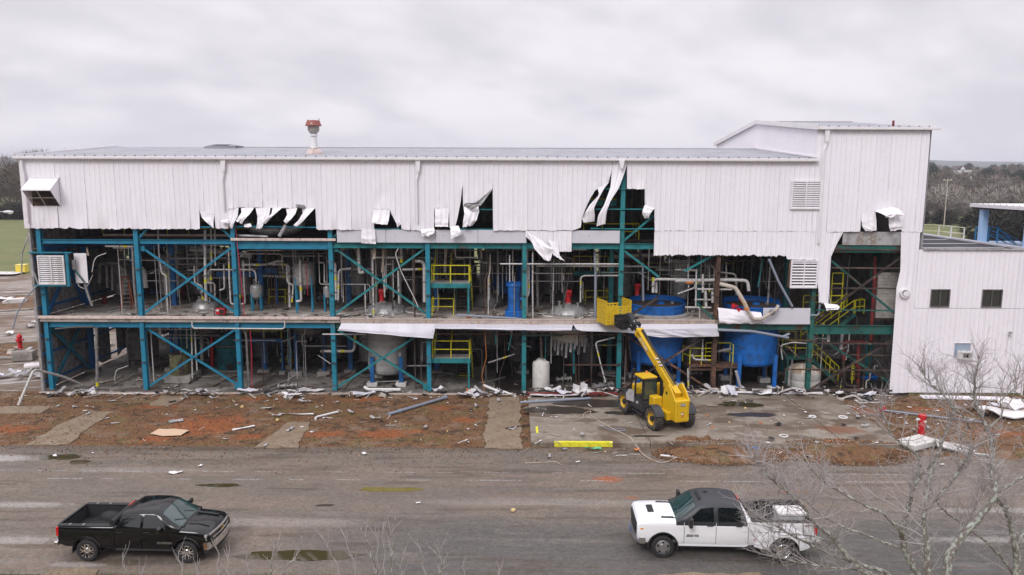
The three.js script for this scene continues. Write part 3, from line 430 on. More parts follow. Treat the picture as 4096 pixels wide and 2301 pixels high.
// peeled sheets along the edge of the upper floor
strip([[18.84, 4.5, .16], [18.8, 4.35, .3], [18.72, 4.2, .42], [18.64, 4.08, .45]], [[24.82, 4.5, .16], [24.82, 4.2, .28], [24.78, 3.9, .42], [24.72, 3.6, .5]], 31, .05, mt.fascia, 40, 10);
strip([[24.84, 4.48, .16], [24.84, 4.42, .5], [24.82, 4.4, .8], [24.8, 4.32, .85]], [[33.6, 4.48, .16], [33.55, 4.42, .55], [33.5, 4.36, .85], [33.45, 4.22, .9]], 32, .06, mt.fascia, 50, 10);
strip([[33.62, 4.5, .16], [33.7, 4.38, .45], [33.8, 4.25, .6], [34.2, 4.15, .6]], [[42.78, 4.55, .16], [42.82, 4.3, .24], [42.86, 4.05, .3], [42.88, 3.76, .3]], 33, .06, mt.fascia, 50, 12);
strip([[36.2, 4.2, .5], [37, 4.05, .5], [38, 3.9, .5], [39.2, 3.72, .48]], [[42.84, 4.3, .34], [42.85, 4.1, .34], [42.87, 3.95, .33], [42.89, 3.78, .32]], 34, .05, mt.fascia, 30, 8);
strip([[42.78, 5.6, .1], [42.84, 5.3, .2], [42.82, 5.0, .3], [42.86, 4.6, .22]], [[45.55, 5.3, .12], [45.6, 5.0, .35], [45.6, 4.75, .4], [45.6, 4.58, .25]], 35, .16, mt.wall, 24, 12);
f_('fascia_panel', box(45.62, 48.6, 4.58, 5.62, .08, .13, .008), mt.fascia);
// roof: standing seam sheets, gutters, ridge
const RIDGE = 15.95, RZ = -DEPTH / 2;
function roofSheets(x0, x1, ye, yr) {
  const n = Math.round((x1 - x0) / .61), w = (x1 - x0) / n;
  for (let i = 0; i < n; i++) for (const s of [0, 1]) { const a = x0 + i * w, z0 = s ? -DEPTH - .3 : .38; const L = [V(a + .002, ye, z0), V(a + .002, yr, RZ)], R = [V(a + w - .002, ye, z0), V(a + w - .002, yr, RZ)];
    const pan = grid(6, 1, (u, v) => { const p = L[0].clone().lerp(L[1], v), h = u < .12 ? .05 * sstep(0, .08, u) : u > .88 ? .05 * sstep(1, .92, u) : 0; return [p.x + u * (w - .004), p.y + h, p.z]; }, (u, v, p) => [p[0], p[2]]); f_('roof_panel', s ? pan : up(pan), mt.roof); }
}
roofSheets(-.75, 48.45, 14.93, RIDGE); roofSheets(48.3, 55.6, 16.84, 17.98);
f_('ridge_cap', [bar([6, RIDGE + .05, RZ], [48.4, RIDGE + .05, RZ], .55, .05)], mt.trim); f_('ridge_cap', bar([48.3, 18.04, RZ], [55.6, 18.04, RZ], .5, .05), mt.trim);
f_('gutter', [box(-.85, 48.42, 14.78, 14.94, .34, .5, .02)], mt.trim); f_('gutter', box(48.25, 55.7, 16.68, 16.85, .34, .5, .02), mt.trim);
f_('gutter_soffit', box(-.8, 48.4, 14.755, 14.775, .18, .48), mt.wallDirty);
{ const n = 80, g = []; for (let i = 0; i < n; i++) { const x = -.75 + .615 * i; f_('rib_closure', new THREE.ConeGeometry(.07, .09, 3).translate(x, 14.99, .44), mt.black); } for (let i = 0; i < 12; i++) f_('rib_closure', new THREE.ConeGeometry(.07, .09, 3).translate(48.3 + .61 * i, 16.9, .44), mt.black); }
// left rake trim and the tower's own side wall above the main roof
f_('rake_trim', [bar([-.8, 14.9, .45], [-.8, RIDGE, RZ], .14, .22), bar([-.8, RIDGE, RZ], [-.8, 14.9, -DEPTH - .3], .14, .22)], mt.trim);
f_('rake_trim', [bar([48.25, 16.82, .45], [48.25, 17.98, RZ], .12, .3), bar([48.25, 17.98, RZ], [48.25, 16.82, -DEPTH - .3], .12, .3)], mt.trim);
f_('rake_trim', bar([48.35, 15.02, .3], [48.35, 16.0, RZ], .1, .1), mt.trim);
function sideSheets(x, z0, z1, bot, top, m, seed, gap = () => false) { let k = 0; for (let z = z0; z > z1; z -= PW, k++) { const e = Math.max(z - PW, z1); if (gap(z, k)) continue; const g = grid(30, 4, (u, v) => { const zz = lerp(z, e + .004, u); return [x + rib(zz), lerp(bot(zz), top(zz), v), zz]; }, (u, v, p) => [p[2] + seed, p[1] + k]); f_('side_panel', g, m); } }
const gableT = z => 16.75 + (17.9 - 16.75) * (1 - Math.abs(z - RZ) / (DEPTH / 2)), gableM = z => 14.85 + (RIDGE - .1 - 14.85) * (1 - Math.abs(z - RZ) / (DEPTH / 2));
sideSheets(48.38, .18, -DEPTH, z => gableM(z) - .3, gableT, mt.wall, 5);
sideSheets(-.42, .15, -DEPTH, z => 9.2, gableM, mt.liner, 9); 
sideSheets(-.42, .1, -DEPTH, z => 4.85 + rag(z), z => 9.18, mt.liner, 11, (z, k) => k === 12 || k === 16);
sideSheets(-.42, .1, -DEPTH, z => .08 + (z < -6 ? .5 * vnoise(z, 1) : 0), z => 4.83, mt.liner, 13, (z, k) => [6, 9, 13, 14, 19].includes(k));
for (const y of [.6, 2.4, 3.6, 5.4, 7.2, 8.6, 11, 13]) f_('side_girt', bar([-.32, y, 0], [-.32, y, -DEPTH], .09, .14), y < 10 ? mt.blueDeep : mt.green);
f_('side_brace', bar([-.12, .3, -.5], [-.12, 4.1, -4.6], .1, .22), mt.blue2); f_('side_brace', bar([-.02, 4.1, -.5], [-.02, .3, -4.6], .1, .22), mt.blue2); f_('side_brace', bar([-.12, 5.0, -.6], [-.12, 7.2, -2.6], .1, .25), mt.blueDeep); f_('side_brace', bar([-.12, 9.0, -2.6], [-.12, 5.0, -4.6], .1, .22), mt.blueDeep);
f_('wall_corner_trim', box(-.52, -.36, .05, 10.4, .04, .2), mt.sheetGrey); f_('corner_trim', box(-.62, -.3, 10.5, 14.78, .245, .29), mt.trim);
f_('side_panel', grid(20, 4, (u, v) => [55.3 - .0 + rib(u * 3), lerp(9.3, 16.75, v), lerp(.2, -DEPTH, u)]), mt.wall);
// the back wall: sheets with ragged gaps through which daylight shows
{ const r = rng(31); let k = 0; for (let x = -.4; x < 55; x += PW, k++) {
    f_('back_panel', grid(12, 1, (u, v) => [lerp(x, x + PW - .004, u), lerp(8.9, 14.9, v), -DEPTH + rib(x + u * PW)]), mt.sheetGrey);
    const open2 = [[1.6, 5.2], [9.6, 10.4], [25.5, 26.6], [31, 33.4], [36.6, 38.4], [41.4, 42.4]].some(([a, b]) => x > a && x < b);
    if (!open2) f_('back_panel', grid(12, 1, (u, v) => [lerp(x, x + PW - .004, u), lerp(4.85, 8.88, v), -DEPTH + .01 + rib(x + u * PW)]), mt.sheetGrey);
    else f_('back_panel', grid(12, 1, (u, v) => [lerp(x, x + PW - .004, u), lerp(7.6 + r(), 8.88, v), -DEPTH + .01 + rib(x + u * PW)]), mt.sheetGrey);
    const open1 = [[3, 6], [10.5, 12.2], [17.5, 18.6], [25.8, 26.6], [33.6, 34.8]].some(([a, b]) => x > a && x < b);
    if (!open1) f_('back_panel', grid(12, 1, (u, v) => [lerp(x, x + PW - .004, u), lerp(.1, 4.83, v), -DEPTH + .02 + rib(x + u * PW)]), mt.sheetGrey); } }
// interior partition that divides the right end, block wall
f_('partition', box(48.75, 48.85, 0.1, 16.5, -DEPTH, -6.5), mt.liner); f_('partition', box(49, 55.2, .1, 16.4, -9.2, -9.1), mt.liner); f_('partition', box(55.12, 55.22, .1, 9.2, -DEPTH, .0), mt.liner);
for (let r = 0; r < 15; r++) for (let c = 0; c < 4; c++) { const x = 53.52 + c * .41 - (r % 2) * .2, y = 4.72 + r * .2; const a = Math.max(x, 53.5), b = Math.min(x + .4, 55.05); if (b - a > .05) f_('concrete_block', box(a, b, y, y + .19, -1.62, -1.45 + .006 * ((r * 7 + c * 3) % 4), .008), mt.block); }
f_('block_lintel', box(53.4, 55.1, 4.6, 4.71, -1.65, -1.35), mt.brownSteel);
// side of the right opening: the sheet edge bent in
strip([[54.0, 10.44, .2], [54.12, 8.6, .2], [54.14, 8.0, .2], [53.95, 6.9, .26], [54.0, 5.6, .2], [54.03, 3, .2], [54.05, .06, .2]], [[55.2, 10.44, .2], [55.2, 8.6, .2], [55.2, 8.0, .2], [55.2, 6.9, .2], [55.2, 5.6, .2], [55.2, 3, .2], [55.2, .1, .2]], 41, .015, mt.wall, 16, 30, 'wall_panel');
// downspouts
for (const [x, y1, y0, w] of [[11.9, 14.8, 11.7, .1], [23.9, 14.8, 10.95, .09], [48.95, 16.7, 9.75, .1]]) { const t = x > 48 ? 16.7 : 14.8, z = .33; f_('downspout', [plate([[wx(x) - .16, t], [wx(x) + .16, t], [wx(x) + .09, t - .75], [wx(x) - .09, t - .75]], .27, .42), tube([[wx(x), t - .72, z], [wx(x) - .03, t - 1.0, z], [wx(x) - .1, t - 1.25, z + .0], [wx(x) - .1, y0, z]], w * .7, 6, .06)], mt.trim); }
f_('downspout', plate([[wx(36.25), 14.8], [wx(36.6), 14.8], [wx(36.5), 14.3], [wx(36.35), 14.3]], .4, .55), mt.trim); f_('downspout', [tube([[-.4, 14.7, .36], [-.4, 14.2, .36], [-.32, 13.8, .36], [-.32, 10.9, .36]], .075, 6)], mt.trim);
// louvres: flush one, and the intake hood
function louvre(x0, x1, y0, y1, z, n, name = 'louvre', m = mt.trim) { const o = new THREE.Group(); o.name = name; factory.add(o); mesh('louvre_frame', [box(x0, x1, y1 - .09, y1, z, z + .09), box(x0, x1, y0, y0 + .09, z, z + .09), box(x0, x0 + .09, y0 + .092, y1 - .092, z, z + .09), box(x1 - .09, x1, y0 + .092, y1 - .092, z, z + .09), box((x0 + x1) / 2 - .03, (x0 + x1) / 2 + .03, y0 + .092, y1 - .092, z + .02, z + .095)], m, o);
  for (let i = 0; i < n; i++) { const y = lerp(y0 + .13, y1 - .16, i / (n - 1)); mesh('slat', rot(box(x0 + .092, x1 - .092, y - .008, y + .008, z - .03, z + .1), 'x', .75, [0, y, z + .035]), m, o); } return o; }
louvre(46.9, 48.75, 11.85, 13.6, .25, 12);
{ const o = louvre(47.15, 48.85, 6.92, 8.68, .22, 9); mesh('side_cheek', plate([[47.02, 6.95], [47.14, 6.95], [47.2, 8.66], [47.08, 8.66]], .1, .2), mt.rusty, o); }
{ const o = new THREE.Group(); o.name = 'intake_hood'; factory.add(o); const x0 = -.02, x1 = 1.72, z1 = 1.2, A = [.22, 13.58], B = [z1, 12.9], C = [.22, 11.84];
  const side = x => { const g = plate([[A[0], A[1]], [B[0], B[1]], [C[0], C[1]]], 0, .03); g.rotateY(-Math.PI / 2); g.translate(x, 0, 0); return g; };
  mesh('side_cheek', side(x0 + .03), mt.wall, o); mesh('side_cheek', side(x1), mt.wall, o); mesh('hood_top', rot(bar([(x0 + x1) / 2, A[1] + .01, A[0]], [(x0 + x1) / 2, B[1], B[0] + .02], x1 - x0 + .04, .03), 'y', 0), mt.wall, o); mesh('hood_lip', box(x0 - .02, x1 + .02, 12.84, 12.92, 1.19, 1.23), mt.trim, o);
  mesh('cross_bar', bar([.85, 12.88, 1.15], [.85, 11.9, .3], .05, .05), mt.insul, o); mesh('cross_bar', bar([x0 + .05, 12.4, .72], [x1 - .05, 12.4, .72], .04, .04), mt.insul, o); mesh('mesh_screen', box(x0 + .03, x1 - .03, 11.9, 13.5, .245, .255), mt.brownSteel, o); mesh('flashing', box(-.06, 1.8, 13.58, 13.66, .2, .28), mt.trim, o); }
// lower louvre hung in a steel frame
{ const o = louvre(.05, 1.72, 6.98, 8.82, .32, 13, 'louvre', mt.wallDirty); for (const z of [.3]) mesh('support_frame', [box(-.5, 2.15, 8.95, 9.02, .1, .34), box(-.35, 1.95, 6.87, 6.93, .1, .36), box(1.78, 1.93, 6.94, 8.93, .18, .33)], mt.blue2, o); mesh('back_board', box(2.0, 2.78, 7.0, 8.9, -.28, -.24), mt.trim, o); mesh('wall_box', box(2.02, 2.2, 7.9, 8.5, -.1, .06), mt.steelPipe, o); mesh('knee', bar([2, 8.0, -.05], [2.6, 7.05, -.15], .06, .09), mt.green, o); mesh('knee', bar([-.45, 7.9, .1], [-.05, 6.95, .3], .06, .07), mt.sheetGrey, o); }
// roof ventilator on the ridge, vent stack, small pipe on the tower
{ const o = thing('roof_ventilator', 'low grey ridge ventilator box on the metal roof', 'ventilator', [7.9, 15.72, -10.6]); mesh('casing', [plate([[-1.1, 0], [1.2, 0], [1.2, .26], [.7, .36], [-.4, .36], [-1.1, .2]], -.9, .9)], mt.roof, o); mesh('cap', box(-.3, .8, .365, .41, -1, 1), mt.trim, o); mesh('cap', box(.75, 1.25, .28, .32, -.95, .95), mt.trim, o); }
{ const o = thing('vent_stack', 'white roof vent stack with a rusty red conical cap', 'vent stack', [16.72, 15.28, -3]); mesh('base_flashing', lathe([[.52, -.1], [.5, .1], [.28, .3], [.24, .34]], 0, 0, 4), mt.pinkEdge, o); mesh('pipe', lathe([[.26, .3], [.18, 1.05], [.18, 1.1]]), mt.white, o); mesh('collar', lathe([[.2, 1.08], [.25, 1.09], [.25, 1.2], [.2, 1.2]]), mt.trim, o); mesh('cone', lathe([[.19, 1.2], [.35, 1.42], [.37, 1.42], [.37, 1.46]]), mt.silver, o); mesh('drum', lathe([[.31, 1.46], [.31, 1.74]]), mt.insul, o);
  for (let i = 0; i < 8; i++) mesh('cap_strut', box(.355, .38, 1.44, 1.78, -.015, .015).rotateY(i * .785), mt.silver, o); mesh('cap', lathe([[.53, 1.74], [.52, 1.76], [.4, 2.08], [0, 2.12]]), painted([.27, .075, .06], [.16, .07, .06], .3, 81, .2, .6, 1), o); mesh('cap_mark', box(-.05, .05, 1.84, 1.9, .46, .5), mt.white, o); mesh('lifting_eye', tube([[-.38, 2.06, 0], [-.38, 2.18, 0]], .012, 5), mt.brownSteel, o); mesh('lifting_eye', tube([[.33, 2.06, 0], [.33, 2.2, 0], [.41, 2.2, 0], [.41, 2.04, 0]], .012, 5), mt.brownSteel, o); }
{ const o = mesh('roof_pipe', [cyl([53.6, 16.9, -1.2], [53.6, 17.35, -1.2], .07)], mt.redDark); tag(o, 'short rusty pipe standing on the higher roof at right', 'pipe'); }
// round vent sleeve on the tower wall edge, conduits through the cladding
{ const o = new THREE.Group(); o.name = 'vent_sleeve'; factory.add(o); const g = lathe([[.24, 0], [.3, .02], [.3, .3], [.24, .32], [.2, .3], [.18, .1], [0, .08]]); g.rotateX(Math.PI / 2); g.translate(54.35, 6.62, .12); mesh('sleeve', g, mt.white, o); const h = lathe([[.17, 0], [.16, .04], [0, .05]]); h.rotateX(Math.PI / 2); h.translate(54.4, 6.6, .42); mesh('damper', h, mt.trim, o); }
f_('vent_elbow', tube([[16.8, 11.9, .15], [16.7, 11.92, .4], [16.45, 11.95, .6]], .12, 10), mt.sheetGrey);
// ---- the lower wing at the right
const annex = thing('annex_building', 'two storey white clad wing with two small windows and a flat dark roof', 'building');
const a_ = (n, g, m) => mesh(n, g, m, annex);
{ let k = 0; for (let x = 55.2; x < 62.4; x += PW, k++) for (const [y0, y1, dz] of [[.12, 5.62, 0], [5.64, 9.35, .008]]) {
    const X0 = x, X1 = Math.min(x + PW, 62.5) - .004, wins = [[56.17, 57.4, 5.75, 6.83], [59.43, 60.7, 5.75, 6.83], [57.94, 59.0, 2.38, 3.4]].filter(w => w[2] < y1 && w[3] > y0 && w[0] < X1 && w[1] > X0);
    if (!wins.length) a_('wall_panel', sheet(X0, X1, () => y1, () => y0, FW + .006 + dz + (k % 2) * .004, k + 200, .02), k % 3 === 1 ? mt.wallB : mt.wall);
    else { const w = wins[0], g = []; if (w[0] > X0) g.push(sheet(X0, w[0], () => y1, () => y0, FW + .006 + dz, k + 200)); if (w[1] < X1) g.push(sheet(w[1], X1, () => y1, () => y0, FW + .006 + dz, k + 200)); const a = Math.max(w[0], X0), b = Math.min(w[1], X1); g.push(sheet(a, b, () => y1, () => w[3], FW + .006 + dz, k + 200), sheet(a, b, () => w[2], () => y0, FW + .006 + dz, k + 200)); a_('wall_panel', g, mt.wall); } } }
mt.glass = new THREE.MeshPhysicalMaterial({ color: lin(.025, .028, .03), roughness: .08, clearcoat: 1, side: THREE.DoubleSide });
for (const [x0, x1] of [[56.2, 57.35], [59.45, 60.65]]) { const o = new THREE.Group(); o.name = 'window'; annex.add(o); const a = wx(x0), b = wx(x1), y0 = 5.8, y1 = 6.82; mesh('window_frame', [box(a - .04, b + .04, y1, y1 + .06, .16, .26), box(a - .04, b + .04, y0 - .06, y0, .16, .28), box(a - .04, a + .02, y0, y1, .16, .255), box(b - .02, b + .04, y0, y1, .16, .255), box((a + b) / 2 - .025, (a + b) / 2 + .025, y0, y1, .15, .235)], mt.silverDark, o); mesh('pane', box(a, (a + b) / 2, y0, y1, .17, .178), mt.glass, o); mesh('pane', box((a + b) / 2, b, y0, y1, .15, .158), mt.glass, o); for (let i = 0; i < 10; i++) mesh('blind_slat', box((a + b) / 2 + .03, b - .02, y0 + .1 * i + (x0 > 58 ? .22 : .03), y0 + .1 * i + .03 + (x0 > 58 ? .22 : .03), .08, .1), mt.sheetGrey, o); }
{ const o = new THREE.Group(); o.name = 'window_unit'; annex.add(o); const a = wx(57.95), b = wx(59), y0 = 2.44, y1 = 3.42; mesh('panel', box(a, b, y0, y1, .12, .19), mat([.25, .32, .42], .4), o); mesh('frame', [box(a - .03, b + .03, y1, y1 + .03, .12, .25), box(a - .03, a, y0, y1, .12, .25), box(b, b + .03, y0, y1, .12, .25), box(a - .03, b + .03, y0 - .03, y0, .12, .25)], mt.trim, o); mesh('cooler_case', [box(a + .2, b - .06, y0 + .42, y0 + .5, .2, .62), box(a + .2, b - .06, y0, y0 + .06, .2, .6), box(a + .2, a + .4, y0 + .06, y0 + .42, .2, .58), box(b - .12, b - .06, y0 + .06, y0 + .42, .2, .58)], mt.white, o); mesh('cooler_back', box(a + .4, b - .12, y0 + .06, y0 + .42, .2, .28), mt.black, o); }
a_('wall_base', box(55.2, 62.4, -.1, .14, .0, .16), mt.olive); a_('side_wall', box(62.42, 62.5, 0, 9.3, -13.6, .18), mt.wall); a_('back_wall', box(55.3, 62.4, 0, 9.2, -13.7, -13.6), mt.wall);
mt.tar = painted([.04, .04, .043], [.12, .12, .13], .2, 83, .3, .95, .12); a_('flat_roof', box(55.35, 62.45, 9.1, 9.25, -13.6, .1), mt.tar); for (const z of [-2.6, -5.6, -9.2]) a_('roof_seam', rot(box(55.5, 62.4, 9.251, 9.26, z - .12, z + .12), 'y', .06, [59, 9, z]), mt.fascia);
a_('parapet_cap', [box(55.35, 62.55, 9.36, 9.44, .1, .36, .015)], mt.sheetGrey); a_('parapet_cap', box(62.3, 62.62, 9.3, 9.42, -13.7, .09), mt.fascia); a_('parapet_cap', box(55.35, 62.3, 9.3, 9.4, -13.75, -13.45), mt.fascia);
{ const o = new THREE.Group(); o.name = 'wall_lamp'; annex.add(o); mesh('bracket', bar([61.2, 4.15, .2], [61.2, 4.2, .4], .04, .04), mt.steelPipe, o); mesh('lamp_head', lathe([[.03, .12], [.12, 0], [.02, -.02]]).translate(61.2, 4.1, .42), mt.steelPipe, o); mesh('conduit', cyl([61.2, 4.1, .24], [61.15, 2.6, .24], .015, .015, 5), mt.palePipe, o); }
